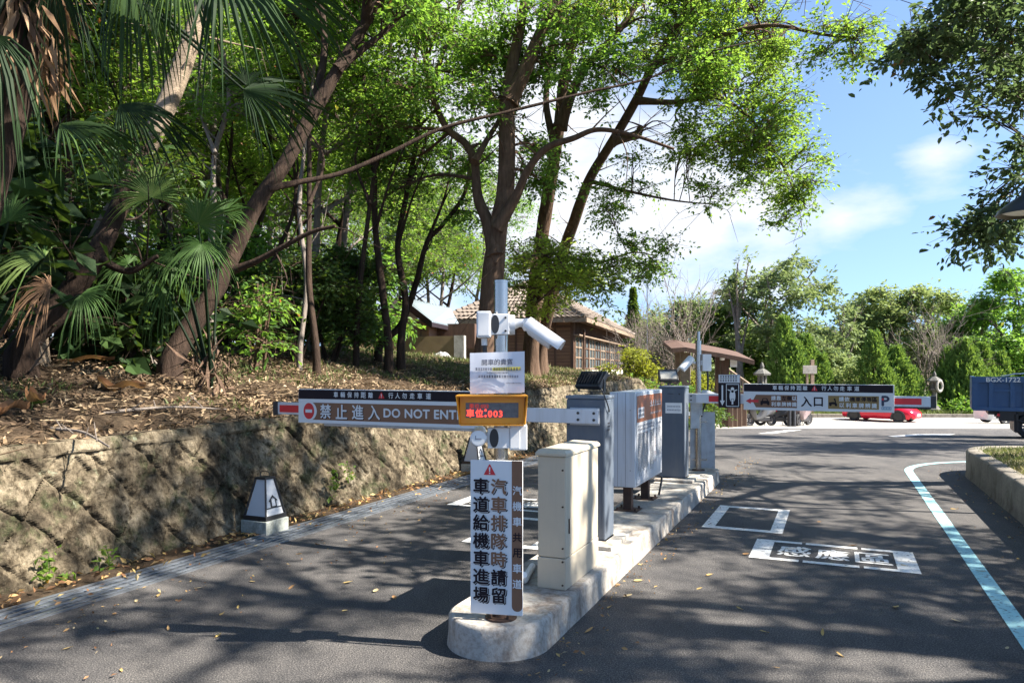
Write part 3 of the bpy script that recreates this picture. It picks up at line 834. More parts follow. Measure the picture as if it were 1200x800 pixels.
g = Geo(); g.box(x0 + .28, x1, yb - .004, yb + .03, zb0 - .022, zb0 - .002, 0, .002); g.build('board_rail', M['galv'], bd)

def floodlight(label, loc, rot, tilt):
    r = thing('floodlight', label, 'floodlight', loc, rot)
    ct, st = math.cos(tilt), math.sin(tilt)
    Mx = np.array([[1, 0, 0], [0, ct, -st], [0, st, ct]]); o = np.array([0, 0, .115])
    g = Geo(); g.box(-.115, .115, -.022, .022, -.08, .08, 0, .008, (Mx, o))
    for k in range(9): g.box(-.1 + k * .0245, -.096 + k * .0245, .022, .04, -.06, .06, 0, 0, (Mx, o))
    g.box(-.118, .118, -.03, -.018, .062, .085, 0, .003, (Mx, o)); g.build('housing', M['black'], r)
    g = Geo(); g.box(-.098, .098, -.0245, -.0225, -.062, .06, 0, 0, (Mx, o)); g.build('glass', M['lampglass'], r)
    g = Geo(); g.box(-.05, .05, -.016, .016, .003, .009)
    for sx in (-1, 1): g.box(sx * .117 - .003, sx * .117 + .003, -.014, .014, .03, .125)
    g.box(-.12, .12, -.014, .014, .024, .03); g.cyl((0, 0, .009), (0, 0, .026), .012, None, 10); g.build('bracket', M['black'], r)
    return r
r = floodlight('black floodlight on the near slate barrier cabinet, seen from behind with a loose cable', W(5.5, -1.74, 1.296), -TH + math.radians(165), .75)
g = Geo(); g.tube(catmull([(-.03, .03, .09), (-.13, .08, .06), (-.175, .06, -.05), (-.16, .0, -.12), (-.13, -.03, -.1)]), .005, 8); g.build('cable', M['black'], r)
floodlight('black floodlight with its glass facing the road, on the far slate barrier cabinet', W(8.93, -1.86, 1.296), -TH + math.radians(24), -.75)

# ---- second barrier
uo, vo = 8.975, -1.80
r = thing('barrier_gate', 'slate barrier cabinet whose long arm carries the entrance board across the right lane', 'barrier', W(uo, vo, .17), -TH)
gate_cabinet(r)
g = Geo(); g.box(-.075, .12, -.1335, -.1295, .80, .925, 0); 
def strokes2(x0, x1, z0, z1, m, y):
    x = x0
    while x < x1:
        w = (z1 - z0) * random.uniform(.65, .9)
        for k in range(3):
            zz = z0 + (z1 - z0) * (k + random.random() * .6) / 3
            g.box(x, x + w, y - .0006, y, zz, zz + (z1 - z0) * .13, m)
        g.box(x + w * .4, x + w * .55, y - .0006, y, z0, z1, m)
        x += w * 1.18
strokes2(-.055, .10, .872, .892, 1, -.1337); strokes2(-.055, .10, .83, .85, 1, -.1337)
g.build('paper_label', [M['white'], M['ink']], r)
ya = .165
def V2(px): return vx(px, uo + ya) - vo
xe = V2(1097)
g = Geo(); g.box(-.12, xe - .05, ya - .022, ya + .022, .915, 1.03, 0, .004); a = g.build('arm', M['alu'], r)
g = Geo(); g.box(V2(831), V2(843), ya - .0245, ya - .0225, .935, 1.005, 0); g.build('reflector', M['redglow'], a); g = Geo(); g.box(V2(1047) , xe - .14, ya - .0245, ya - .0225, .94, 1.008, 0); g.build('reflector', M['redglow'], a)
g = Geo(); g.box(xe - .052, xe, ya - .028, ya + .028, .905, 1.04, 0, .004); g.box(V2(1047), xe - .05, ya - .02, ya + .02, .895, .914, 0); g.build('end_cap', M['black'], a)
g = Geo(); g.box(-.1, .24, ya - .028, ya - .0225, .92, 1.026, 0)
for x in (-.05, .05, .18):
    for z in (.95, 1.0): bolt(g, x, ya - .028, z, .011, 1)
g.build('arm_bracket', [M['galv'], M['black']], r)
yb = ya - .055
def V3(px): return vx(px, uo + yb) - vo
x0, x1 = V3(871.5), V3(1048)
g = Geo(); zb0, zb1 = .85, 1.155
yf = board_common(g, x0, x1, yb, zb0, zb1, .09)
zh = zb1 - .07
for ch, px in zip('車輛保持距離行人勿走車道', (908, 915, 922, 929, 936.5, 943.5, 965.5, 972.5, 979.5, 987, 995.5, 1004)): g.text(ch, (V3(px), yf, zh), X_, Z_, .05, 0, .02, .003, 'C', .95)
tri_sign(g, V3(954.5), zh - .004, .056, 3, 0, yf)
def pl(pts, m, lift): g.poly(pts, (0, yf, 0), X_, Z_, m, lift)
zm0, zm1 = zb0 + .03, zb0 + .178; zc = (zm0 + zm1) / 2
pl([(V3(882), zc), (V3(886), zm0), (V3(934), zm0), (V3(934), zm1), (V3(886), zm1)], 2, .0015)
pl([(V3(874), zc), (V3(880), zc - .033), (V3(880), zc - .015), (V3(890), zc - .015), (V3(888), zc), (V3(890), zc + .015), (V3(880), zc + .015), (V3(880), zc + .033)], 3, .003)
cx = V3(896.5); cw = .05                                             # car symbol
pl([(cx - cw, zc - .03), (cx + cw, zc - .03), (cx + cw, zc + .0), (cx + cw * .7, zc + .004), (cx + cw * .5, zc + .034), (cx - cw * .5, zc + .034), (cx - cw * .7, zc + .004), (cx - cw, zc)], 1, .003)
pl([(cx - cw * .42, zc + .006), (cx + cw * .42, zc + .006), (cx + cw * .34, zc + .026), (cx - cw * .34, zc + .026)], 2, .0045)
for sx in (-1, 1): pl([(cx + sx * cw * .75 + a_, zc - .034 + b_) for a_, b_ in disc2(.014, 10)], 1, .0035)
for k, ch in enumerate('請靠左側以'): g.text(ch, (V3(906.5 + k * 6.1), yf, zc + .012), X_, Z_, .05, 0 if k not in (2, 3) else 1, .03, .004, 'C', .95)
for k, ch in enumerate('利車牌辨識'): g.text(ch, (V3(906.5 + k * 6.1), yf, zc - .058), X_, Z_, .05, 0, .03, .004, 'C', .95)
for ch, px in (('入', 945), ('口', 959)): g.text(ch, (V3(px), yf, zm0 + (.02 if ch == '入' else .026)), X_, Z_, .112 if ch == '入' else .10, 1, .03, .002, 'C', .95)
pl([(V3(970.5), zm0), (V3(1030), zm0), (V3(1030), zm1), (V3(970.5), zm1)], 4, .0015)
cx = V3(976.5)                                                       # scooter symbol
pl([(cx - .045, zc - .022), (cx + .04, zc - .026), (cx + .03, zc - .002), (cx + .006, zc + .004), (cx - .02, zc + .002), (cx - .045, zc - .004)], 1, .003)
pl([(cx + .018, zc), (cx + .03, zc), (cx + .022, zc + .04), (cx + .005, zc + .044), (cx + .005, zc + .034)], 1, .0035)
for q in (-.03, .028): pl([(cx + q + a_, zc - .03 + b_) for a_, b_ in disc2(.014, 10)], 1, .0035)
for k, ch in enumerate('請依機車停等區'): g.text(ch, (V3(986 + k * 6.5), yf, zc + .012), X_, Z_, .05, 0 if k < 2 else 1, .03, .004, 'C', .95)
for k, ch in enumerate('以利車牌辨識'): g.text(ch, (V3(986.5 + k * 7.6), yf, zc - .058), X_, Z_, .052, 0, .03, .004, 'C', .95)
g.text('P', (V3(1033.5), yf, zb0 + .075), X_, Z_, .105, 5, .05, .003, 'L', 1.05)
pl([(V3(1034.5) + a_, zb0 + .145 + b_) for a_, b_ in disc2(.013, 10)], 3, .006)
pl([(V3(1033), zb0 + .03), (V3(1044.5), zb0 + .03), (V3(1044.5), zb0 + .062), (V3(1033), zb0 + .062)], 6, .002)
xx = V3(1033.6)
while xx < V3(1043.5):
    g.box(xx, xx + .010, yf - .0035, yf - .0025, zb0 + .038, zb0 + .054, 0); xx += .0155
navy = mat('sign_navy', (.03, .035, .07), .45); sea = mat('sign_sea_blue', (.06, .22, .36), .45)
g.build('sign_board', [M['panel'], M['dark'], M['brown'], M['red'], M['tan'], navy, sea], r)
x0, x1 = V3(842), V3(867.5); g = Geo(); zs0, zs1 = .868, 1.265
yf = yb - .02
g.box(x0, x1, yb - .02, yb + .02, zs0, zs1, 0, .004)
pl([(x0 + .004, zs1 - .10), (x1 - .004, zs1 - .10), (x1 - .004, zs1 - .006), (x0 + .004, zs1 - .006)], 1, .0012)
for k in range(2):
    xx = x0 + .02
    while xx < x1 - .03:
        zz = zs1 - .045 - k * .042
        g.box(xx, xx + .022, yf - .003, yf - .002, zz, zz + .006, 0); g.box(xx, xx + .022, yf - .003, yf - .002, zz + .022, zz + .028, 0); g.box(xx + .008, xx + .014, yf - .003, yf - .002, zz, zz + .03, 0); xx += .029
w_ = x1 - x0; ax = x0 + w_ * .19
pl([(ax - .009, zs0 + .08), (ax + .009, zs0 + .08), (ax + .009, zs1 - .13), (ax - .009, zs1 - .13)], 1, .002)
pl([(ax, zs0 + .025), (ax + .028, zs0 + .085), (ax - .028, zs0 + .085)], 1, .003)
f0, f1 = x0 + w_ * .36, x1 - .012
for a_, b_, c_, d_ in ((f0, f1, zs0 + .015, zs0 + .023), (f0, f1, zs1 - .122, zs1 - .114), (f0, f0 + .007, zs0 + .015, zs1 - .114), (f1 - .007, f1, zs0 + .015, zs1 - .114)): pl([(a_, c_), (b_, c_), (b_, d_), (a_, d_)], 1, .002)
sx_, sz_ = (f0 + f1) / 2, zs0 + .14
pl([(sx_ + .034 * math.cos(t_), sz_ + .075 * math.sin(t_)) for t_ in np.linspace(0, 6.28, 20)[:-1]], 1, .0025)
pl([(sx_ - .055, sz_ + .07), (sx_ - .02, sz_ + .055), (sx_ + .02, sz_ + .055), (sx_ + .055, sz_ + .07), (sx_ + .055, sz_ + .08), (sx_ + .02, sz_ + .07), (sx_ - .02, sz_ + .07), (sx_ - .055, sz_ + .08)], 1, .003)
pl([(sx_ + a_, sz_ + .085 + b_) for a_, b_ in disc2(.02, 12)], 1, .003)
pl([(sx_ + a_, sz_ + .055 + b_) for a_, b_ in disc2(.016, 12)], 0, .0045)
pl([(sx_ - .014, sz_ - .10), (sx_ + .014, sz_ - .10), (sx_ + .014, sz_ - .03), (sx_ - .014, sz_ - .03)], 0, .0045)
pl([(sx_ - .01, sz_ - .10), (sx_ + .01, sz_ - .10), (sx_ + .01, sz_ - .035), (sx_ - .01, sz_ - .035)], 1, .006)
g.build('motorcycle_board', [M['dark'], M['panel']], r)

# ---- notice board box
r = thing('notice_board', 'double sided light metal notice box on two rusty legs, brown header over dense small print', 'notice board', W(7.185, -1.80, .17), -TH)
g = Geo(); g.box(-.12, .12, -.565, .565, .245, 1.115, 0, .006)
for x in (-.045, .03): g.box(x - .002, x + .002, -.567, -.563, .25, 1.11, 1)
for z in (.4, .95): bolt(g, .075, -.565, z, .005, 1)
g.build('housing', [M['alu'], M['ink2']], r)
g = Geo(); g.box(.12, .126, -.53, .53, .275, 1.085, 0)
R_, U_ = Y_, Z_
def pf(y0, y1, z0, z1, m, l=.0): g.box(.126 + l, .1268 + l, y0, y1, z0, z1, m)
pf(-.525, .525, .835, 1.08, 1, .001)
def glyphrows(y0, y1, z0, z1, n, m, l=.0025):
    hh = (z1 - z0) / n
    for k in range(n):
        z = z0 + k * hh; w = (y1 - y0)
        pf(y0, y1, z + hh * .1, z + hh * .22, m, l); pf(y0 + w * .1, y1 - w * .1, z + hh * .45, z + hh * .55, m, l); pf(y0 + w * random.uniform(.2, .7), y0 + w * .78, z + hh * .1, z + hh * .8, m, l)
pf(-.49, -.25, .87, .97, 0, .002); 
for k in range(2):
    for j in range(6): glyphrows(-.475 + j * .037, -.445 + j * .037, .885 + k * .042, .918 + k * .042, 1, 2, .004)
for j in range(5): glyphrows(-.02 + j * .10, .065 + j * .10, .955, 1.04, 1, 0, .003)
for j in range(12): glyphrows(-.02 + j * .041, .012 + j * .041, .885, .915, 1, 0, .003)
for j in range(11):
    y = -.50 + j * .060; glyphrows(y, y + .042, .755, .815, 2, 2)
    if j != 7:
        for q in range(2): glyphrows(y + q * .026, y + .019 + q * .026, .33 + .02 * random.randint(0, 4), .735, 24, 3)
for y, a_, b_, n_ in ((.19, .55, .66, 4), (.19, .47, .51, 2), (.19, .40, .43, 1)): glyphrows(y, y + .035, a_, b_, n_, 1)
for y in (.26, .33, .40, .46): glyphrows(y, y + .03, .45, .74, 15, 3)
glyphrows(.26, .49, .77, .8, 1, 2)
g.build('poster', [mat('poster_white', (.50, .51, .53), .5, 0, .03, spec=.2), M['notice'], M['ink'], mat('poster_print', (.10, .105, .12), .6)], r)
for yy in (-.355, .325):
    g = Geo(); g.box(-.04, .04, yy - .04, yy + .04, .008, .245, 0, .004); g.box(-.11, .11, yy - .1, yy + .1, 0, .009, 0, .002)
    for a_, b_ in ((-.085, -.075), (.085, -.075), (-.085, .075), (.085, .075)): g.cyl((a_, yy + b_, .009), (a_, yy + b_, .032), .011, None, 6)
    g.build('leg', M['rust'], r)
g = Geo(); g.tube(catmull([(.05, .2, .25), (.09, .42, .23), (.13, .50, .2), (.12, .47, .08), (.11, .46, .02)]), .011, 8); g.build('cable', M['black'], r)

# ---- rear post with its sign turned away
px2, py2 = W(9.87, -1.66)[:2]
r = thing('sign_post', 'slender stainless post at the far end of the island carrying a camera and junction box', 'post', (px2, py2, .17))
g = Geo(); g.tube([(0, 0, .01), (0, 0, 1.0), (0, 0, 1.70)], .037, 20); g.tube([(0, 0, 1.7), (0, 0, 1.82)], .022, 12); g.build('pole', M['steel'], r, sharp=40)
g = Geo(); g.lathe([(0, 0), (.085, 0), (.085, .01), (.044, .012)], n=20); g.build('base_plate', M['rust'], r, sharp=40)
g = Geo(); g.box(.045, .16, -.05, .06, 1.30, 1.52, 0, .006); g.box(.03, .05, -.02, .02, 1.38, 1.44); g.build('junction_box', M['camwhite'], r)
g = Geo(); g.tube(catmull([(.12, 0, 1.30), (.125, .0, 1.1), (.10, .0, .9), (.06, .0, .78), (.045, .0, .7)]), .012, 10); g.build('conduit', M['black'], r)
g = Geo(); g.box(-.04, .04, -.06, -.04, .72, 1.0, 0, .003); g.box(-.12, .0, -.07, -.04, .55, .98, 0, .004); g.build('bracket_plate', M['galv'], r)
r = thing('security_camera', 'white hooded camera high on the far post, pointing left and down', 'camera', (px2, py2, 1.56))
g = Geo(); g.cyl((-.04, 0, .02), (-.12, 0, .03), .018, .016, 10); g.lathe([(0, -.03), (.03, -.025), (.03, .025), (0, .03)], (-.13, 0, .03), 14); g.build('arm', M['camwhite'], r, sharp=40)
d = np.array([-.6, -.5, -.55]); d /= np.linalg.norm(d); o = np.array([-.12, -.02, .04]); g = Geo(); g.tube([o - d * .03, o, o + d * .17], [.03, .042, .045], 18); g.build('barrel', M['camwhite'], r, sharp=40)
g = Geo(); s_ = np.cross(d, Z_); s_ /= np.linalg.norm(s_); n_ = np.cross(s_, d); g.rings(np.array([[o + d * t_ + s_ * .055 * math.cos(a_) + n_ * .06 * math.sin(a_) for a_ in np.linspace(-.2, 3.34, 14)] for t_ in (-.04, .1, .23)]), 0, True, False, False); g.build('sunshield', M['camwhite'], r)
r = thing('security_camera', 'white bullet camera low on the far post, looking across the entry lane', 'camera', (px2, py2, 1.13))
g = Geo(); g.cyl((.03, 0, .03), (.10, .0, .02), .02, .02, 10); g.build('arm', M['camwhite'], r, sharp=40)
g = Geo(); g.tube([(.06, .03, .05), (.1, .0, .045), (.23, -.1, -.01)], [.04, .05, .05], 18); g.build('barrel', M['camwhite'], r, sharp=40)
g = Geo(); g.cyl((.231, -.1005, -.0105), (.236, -.104, -.0125), .042, None, 18); g.build('lens', M['glass'], r)
r = thing('vertical_sign', 'plain metal back of a vertical sign at the far end of the island', 'sign', (px2 + .07, py2 + .06, .19), -.15)
g = Geo(); g.box(-.16, .16, -.004, .004, .0, .74, 0, .002); g.build('board', M['galv'], r)
for z in (.1, .6): g = Geo(); g.box(-.13, .06, -.02, -.005, z, z + .03); g.build('pipe_clamp', M['steel'], r)

# ---- garden lanterns by the wall
def wall_lantern(label, u, s=1.0):
    r = thing('garden_lantern', label, 'lantern', W(u, -4.83, 0), -TH, 'pyramid lanterns along the wall')
    r.scale = (s, s, s)
    g = Geo(); g.box(-.15, .15, -.15, .15, -.02, .125, 0, .008); g.build('plinth', M['plinth'], r)
    b0, b1, z0, z1 = .125, .058, .135, .50
    def at(f, k): w = b0 + (b1 - b0) * f; return w * k
    g = Geo(); g.box(-.135, .135, -.135, .135, .125, .165, 0, .003); g.box(-.066, .066, -.066, .066, z1 - .012, z1 + .006, 0, .003)
    for sx, sy in ((1, 1), (1, -1), (-1, 1), (-1, -1)): g.tube([(sx * b0, sy * b0, .165), (sx * b1, sy * b1, z1 - .01)], .011, 4)
    g.build('frame', M['lantern_black'], r)
    g = Geo(); g.tube(catmull([(-.05, 0, z1), (-.05, 0, z1 + .045), (0, 0, z1 + .058), (.05, 0, z1 + .045), (.05, 0, z1)]), .004, 6); g.build('carry_loop', M['lantern_black'], r)
    for k in range(4):
        a = k * math.pi / 2; ca, sa = math.cos(a), math.sin(a)
        def rt(x, y, z): return (x * ca - y * sa, x * sa + y * ca, z)
        g = Geo(); q = .008
        w0, w1 = b0 - .012, b1 - .008
        p = [rt(b0 - q, -w0, .165), rt(b0 - q, w0, .165), rt(b1 - q, w1, z1 - .012), rt(b1 - q, -w1, z1 - .012)]
        inn = [rt(b0 - q - .006, -w0, .165), rt(b0 - q - .006, w0, .165), rt(b1 - q - .006, w1, z1 - .012), rt(b1 - q - .006, -w1, z1 - .012)]
        g.hexa(inn + p)
        if k in (0,):                                                   # little house emblem
            def on(y, z, lift=.003): f = (z - .165) / (z1 - .177); return rt(b0 + (b1 - b0) * f - q + lift, y, z)
            def ply(pts, m, lift): g.add([on(y, z, lift) for y, z in pts], [list(range(len(pts)))], m)
            ply([(-w0 * .96, .225), (w0 * .96, .225), (w0 * .94, .235), (-w0 * .94, .235)], 1, .003)
            ply([(-.04, .235), (.04, .235), (.04, .30), (-.04, .30)], 1, .004)
            ply([(-.058, .292), (-.05, .285), (0, .322), (.05, .285), (.058, .292), (0, .345)], 1, .005)
            ply([(-.022, .245), (.022, .245), (.022, .295), (0, .31), (-.022, .295)], 0, .006)
        g.build('panel', [M['frost'], M['lantern_black']], r)
    return r
wall_lantern('pyramid lantern with pale panels on a concrete block, at the wall foot on the left', 5.33)
wall_lantern('pyramid lantern half hidden behind the vertical sign, farther along the wall', 9.65)

# ---- street lamp beside the right kerb
r = thing('street_lamp', 'dark hooded garden lamp hanging among leaves above the right kerb', 'street lamp', (5.80, 7.5, .4))
r.scale = (.86, .86, .86)
g = Geo(); g.tube(catmull([(0, 0, 0), (0, 0, 1.5), (0, 0, 3.2), (-.06, 0, 3.46), (-.3, 0, 3.58), (-.62, 0, 3.42)]), .035, 12); g.lathe([(0, 0), (.1, 0), (.1, .03), (.05, .25), (.04, .5)], n=16); g.build('pole', M['black'], r, sharp=40)
g = Geo(); g.lathe([(0, 3.44), (.05, 3.43), (.07, 3.33), (.16, 3.27), (.30, 3.16), (.325, 3.10), (.31, 3.10), (.28, 3.15), (.1, 3.24)], (-.66, 0, 0), 28); g.build('shade', M['black'], r, sharp=50)
g = Geo(); g.lathe([(0, 3.12), (.22, 3.125), (.285, 3.15), (.1, 3.2)], (-.66, 0, 0), 24); g.build('diffuser', M['white'], r, sharp=50)
# ================================================================== BUILDINGS AND VEHICLES BEYOND
def basis(rz):
    c, s = math.cos(rz), math.sin(rz)
    return np.array([[c, -s, 0], [s, c, 0], [0, 0, 1]])


# ---- long timber house; local +y runs away along its right side, origin at the near right corner
hr = -math.radians(16)
r = thing('timber_house', 'long brown timber house with tiled hip roof and a glazed side on a white plinth', 'house', (2.83, 34.2, 1.02), hr)
L, Wd, Hh = 17.0, 5.6, 2.75
g = Geo(); g.box(-Wd, 0, 0, L, .45, Hh, 0)
for k in range(1, 6): g.box(-Wd + k * .95 - .05, -Wd + k * .95 + .05, -.035, 0, .45, Hh, 1)
g.box(-.12, .03, -.04, .1, .3, Hh, 1); g.box(-Wd, .03, -.06, 0, .40, .50, 2); g.box(-Wd, .03, -.05, 0, 2.38, 2.50, 1)
for z in np.arange(.62, 2.36, .16): g.box(-Wd + .02, -.15, -.018, -.0, z, z + .02, 1)
g.build('wall', [M['wood'], M['wood_dark'], M['wood_pale']], r)
g = Geo(); g.box(-Wd - .05, .06, -.05, L + .05, -1.0, .42, 0); g.build('foundation', M['plaster'], r)
n = 9
g0 = Geo(); gf = None
for k in range(n):
    y0 = .35 + k * 1.83; y1 = y0 + 1.6
    g = Geo()
    for yy in (y0, y0 + .8, y1): g.box(0, .06, yy - .045, yy + .045, .5, 2.05, 0)
    for zz in (.5, 1.02, 1.5, 2.02): g.box(0, .055, y0, y1, zz - .035, zz + .035, 0)
    w = g.build('window', M['wood_dark'] if k % 2 else M['wood_pale'], r)
    g = Geo(); g.box(.004, .02, y0, y1, .52, 2.0, 0); g.build('pane', mat('window_glass', (.10, .12, .13), .1, 0, .2, 1) if k == 0 else bpy.data.materials['window_glass'], w)
g = Geo()
for yy in np.arange(.1, L, .32): g.box(.002, .05, yy - .05, yy + .05, 2.08, Hh - .05, 0)
g.box(.0, .3, 0, L, 2.02, 2.08, 1); g.build('transom_slats', M['wood_dark'], r) if False else g.build('transom_slats', [M['wood_dark'], M['wood_pale']], r)
# roof: hip with courses of tiles
ov = .75; ze = Hh + .02; zr = Hh + 2.05
A = [(-Wd - ov, -ov, ze), (ov, -ov, ze), (ov, L + ov, ze), (-Wd - ov, L + ov, ze)]
R0, R1 = (-Wd / 2, Wd / 2 - .3, zr), (-Wd / 2, L - Wd / 2 + .3, zr)
g = Geo()
def roofface(a, b, c, d, rows, cols):
    a, b, c, d = map(np.array, (a, b, c, d)); nn = np.cross(b - a, d - a).astype(float); nn /= np.linalg.norm(nn) + 1e-9
    for i in range(rows):
        t0, t1 = i / rows, (i + 1.25) / rows; t1 = min(t1, 1)
        p0, p1 = a + (d - a) * t0, b + (c - b) * t0; q0, q1 = a + (d - a) * t1, b + (c - b) * t1
        m = max(2, int(cols * (1 - t0 * .75))) * 2
        ts = np.linspace(0, 1, m + 1)
        wv = np.where(np.arange(m + 1) % 2 == 0, .0, .055)[:, None]
        lo = p0 + (p1 - p0) * ts[:, None] + nn * (.07 + wv); hi = q0 + (q1 - q0) * ts[:, None] + nn * (.01 + wv); un = lo - nn * .06
        V = np.vstack([un, lo, hi]); k = m + 1
        ii = np.arange(m)
        g.add(V, np.vstack([np.stack([ii, ii + 1, ii + 1 + k, ii + k], -1), np.stack([ii + k, ii + 1 + k, ii + 1 + 2 * k, ii + 2 * k], -1)]), 0)
    g.add([a, b, c, d] if np.linalg.norm(c - d) > .01 else [a, b, c], [[0, 1, 2, 3]] if np.linalg.norm(c - d) > .01 else [[0, 1, 2]], 0)
roofface(A[0], A[1], R0, R0, 11, 30); roofface(A[1], A[2], R1, R0, 11, 60); roofface(A[2], A[3], R1, R1, 6, 10); roofface(A[3], A[0], R0, R1, 6, 20)
for a, b in ((A[0], R0), (A[1], R0), (A[2], R1), (A[3], R1), (R0, R1)):
    a, b = np.array(a), np.array(b)
    for k in range(16): 
        p, q = a + (b - a) * k / 16, a + (b - a) * (k + 1.12) / 16
        g.tube([p + [0, 0, .08], q + [0, 0, .05]], np.array([.13, .10]), 8)
rf = g.build('roof', M['tile'], r)
g = Geo(); e = .02
for (x0, x1, y0, y1) in ((-Wd - ov, ov, -ov - .03, -ov + .04), (ov - .04, ov + .03, -ov, L + ov), (-Wd - ov, ov, L + ov - .04, L + ov + .03), (-Wd - ov - .03, -Wd - ov + .04, -ov, L + ov)): g.box(x0, x1, y0, y1, ze - .18, ze + .02, 0)
g.box(-Wd - ov + .05, ov - .05, -ov + .05, L + ov - .05, ze - .03, ze - .01, 0)
g.build('fascia', M['wood_pale'], rf)
g = Geo(); g.tube([(.35, .9, -.6), (.35, .9, 2.35)], .05, 8); g.build('post', M['wood_dark'], r)

# ---- shed left of it with a pale sheet roof
r = thing('timber_shed', 'small brown shed with a pale grey metal roof above an ochre concrete wall', 'shed', (-4.1, 26.0, 1.55), -.12)
g = Geo(); g.hexa([(-1.6, 0, .7), (1.2, 0, .7), (1.2, 2.6, .7), (-1.6, 2.6, .7), (-1.6, 0, 2.2), (1.2, 0, 1.62), (1.2, 2.6, 1.62), (-1.6, 2.6, 2.2)], 0); g.box(1.15, 2.6, 1.3, 2.6, .7, 1.6, 1)
for x in np.arange(-1.6, 1.2, .42): g.box(x - .03, x + .03, -.03, 0, .75, 1.84 - .2 * x, 1)
for z in (1.3, 1.6): g.box(-1.6, 1.15, -.035, 0, z - .03, z + .05, 1)
g.build('wall', [M['wood'], M['wood_dark'], M['black']], r)
RW = basis(.12)
def shl(px, py, D): return RW @ (P(px, py, D) - np.array([-4.1, 26.0, 1.55]))
ra, rb_, rc_, rd = shl(468, 347, 27.6), shl(528, 361, 30.4), shl(541, 385, 28.9), shl(506, 377, 25.2)
re_, rf_ = shl(437, 374, 25.6), shl(470, 376, 30)
g = Geo(); dn = np.array([0, 0, -.07])
g.hexa([rd + dn, rc_ + dn, rb_ + dn, ra + dn, rd, rc_, rb_, ra]); g.hexa([re_ + dn, ra + dn * 1.02, rb_ + dn, rf_ + dn, re_, ra - dn * .02, rb_, rf_])
for k in range(1, 16):
    f = k / 16; a0, b0 = ra + (rb_ - ra) * f, rd + (rc_ - rd) * f; g.tube([a0 + [0, 0, .01], b0 + [0, 0, .01]], .022, 5)
g.build('roof', M['sheet'], r)
g = Geo()
for a0, b0 in ((ra, rd), (re_, ra)):
    o_ = np.array([.02, -.06, 0]); g.hexa([a0 + o_ + [0, 0, -.28], b0 + o_ + [0, 0, -.24], b0 + [0, 0, -.24], a0 + [0, 0, -.28], a0 + o_ + [0, 0, .015], b0 + o_ + [0, 0, .015], b0 + [0, 0, .012], a0 + [0, 0, .012]])
g.hexa([rd + [0, -.03, -.16], rc_ + [0, -.03, -.16], rc_ + [0, 0, -.16], rd + [0, 0, -.16], rd + [0, -.03, -.01], rc_ + [0, -.03, -.01], rc_ + [0, 0, -.01], rd + [0, 0, -.01]])
g.build('fascia', M['dark'], r)
g = Geo(); g.box(-2.6, 2.2, -.25, -.04, -.6, 1.08, 0); g.box(2.15, 2.5, -.3, .1, -.6, 1.10, 1); g.build('base_wall', [M['ochre'], M['stone_pale']], r)
t = thing('tarp_heap', 'crumpled pale grey tarpaulin lying on the bank in front of the shed', 'tarpaulin', (-2.35, 24.6, hill_xy(-2.35, 24.6) - .08))
g = Geo(); v, q = grid(np.linspace(-.8, .8, 26), np.linspace(-.4, .4, 14), lambda a, b: np.stack([a * .75, b, .04 + .36 * np.maximum(0, 1 - (a / .8) ** 2) * np.maximum(0, 1 - (b / .4) ** 2) * (.5 + fbm(a * 4 + 3, b * 4))], -1)); g.add(v, q, 0, False); g.build('sheet', mat('grey_tarpaulin', (.30, .30, .29), .7, 0, .3, 8), t)

# ---- entrance shelter with curved brown roof
D0 = 31.5; X0 = P(850, 432, D0)[0]; zg = float(road_z(D0))
r = thing('entrance_shelter', 'brown timber shelter with a gently curved roof beyond the far barrier', 'shelter', (X0, D0, zg), -.1)
def px2x(px): return (px - 600) / F * D0 - X0
def py2z(py): return EYE + (HZ - py) / F * D0 - zg
g = Geo(); R = []
for px, py in ((784, 408), (800, 407), (815, 410), (840, 414), (860, 418), (876, 422)):
    x, z = px2x(px), py2z(py); R.append([(x, -1.2, z - .2), (x, 2.4, z + .25), (x, 2.4, z + .42), (x, -1.2, z - .02)])
g.rings(np.array(R), 0, False); g.build('roof', M['wood_dark'], r)
for px, w, y in ((803.5, .20, 0), (849, .17, 0), (803.5, .2, 1.9), (852, .17, 1.9)):
    g = Geo(); x = px2x(px); g.box(x - w, x + w, y - .15, y + .15, 0, py2z(413 if px < 820 else 418) + (.0 if y == 0 else .2), 0, .01); g.build('post', M['wood_pale'] if px < 820 else M['wood_dark'], r)
g = Geo(); x = px2x(849); g.lathe([(0, -.12), (.1, -.1), (.1, .1), (0, .12)], (x - .15, -.3, py2z(419)), 14); g.build('lamp', M['white'], r)
g = Geo(); g.box(px2x(855), px2x(863), -.1, -.05, py2z(430), py2z(420)); g.build('sign_plate', M['white'], r)
r = thing('timber_fence', 'dark timber posts with pale edges standing below the shelter', 'fence', (X0, D0, zg), -.1)
for k, px in enumerate((853, 860, 867, 874.5)):
    g = Geo(); x = px2x(px); y = -.5 + k * .35
    g.box(x - .1, x + .07, y - .08, y + .08, 0, 1.05 + .25, 0, .006); g.box(x + .072, x + .11, y - .08, y + .08, 0, 1.3, 1); g.build('post', [M['wood_dark'], M['wood_pale']], r)
g = Geo(); g.box(px2x(822), px2x(876), -.3, -.2, 1.32, 1.5); g.build('rail', M['wood_dark'], r)
r = thing('stair_railing', 'weathered wooden railing sloping down to the right beside the shelter', 'railing', (X0, D0 + 1.5, zg), -.1)
g = Geo(); pts = []
for k in range(9):
    px = 864 + k * 3.4; zt = py2z(432 + k * 2.6); x = px2x(px) * 1.05
    g.box(x - .035, x + .035, -.04, .04, -.2, zt); pts.append((x, 0, zt))
g.tube(pts, .055, 6); g.build('balustrade', M['wood_pale'], r)

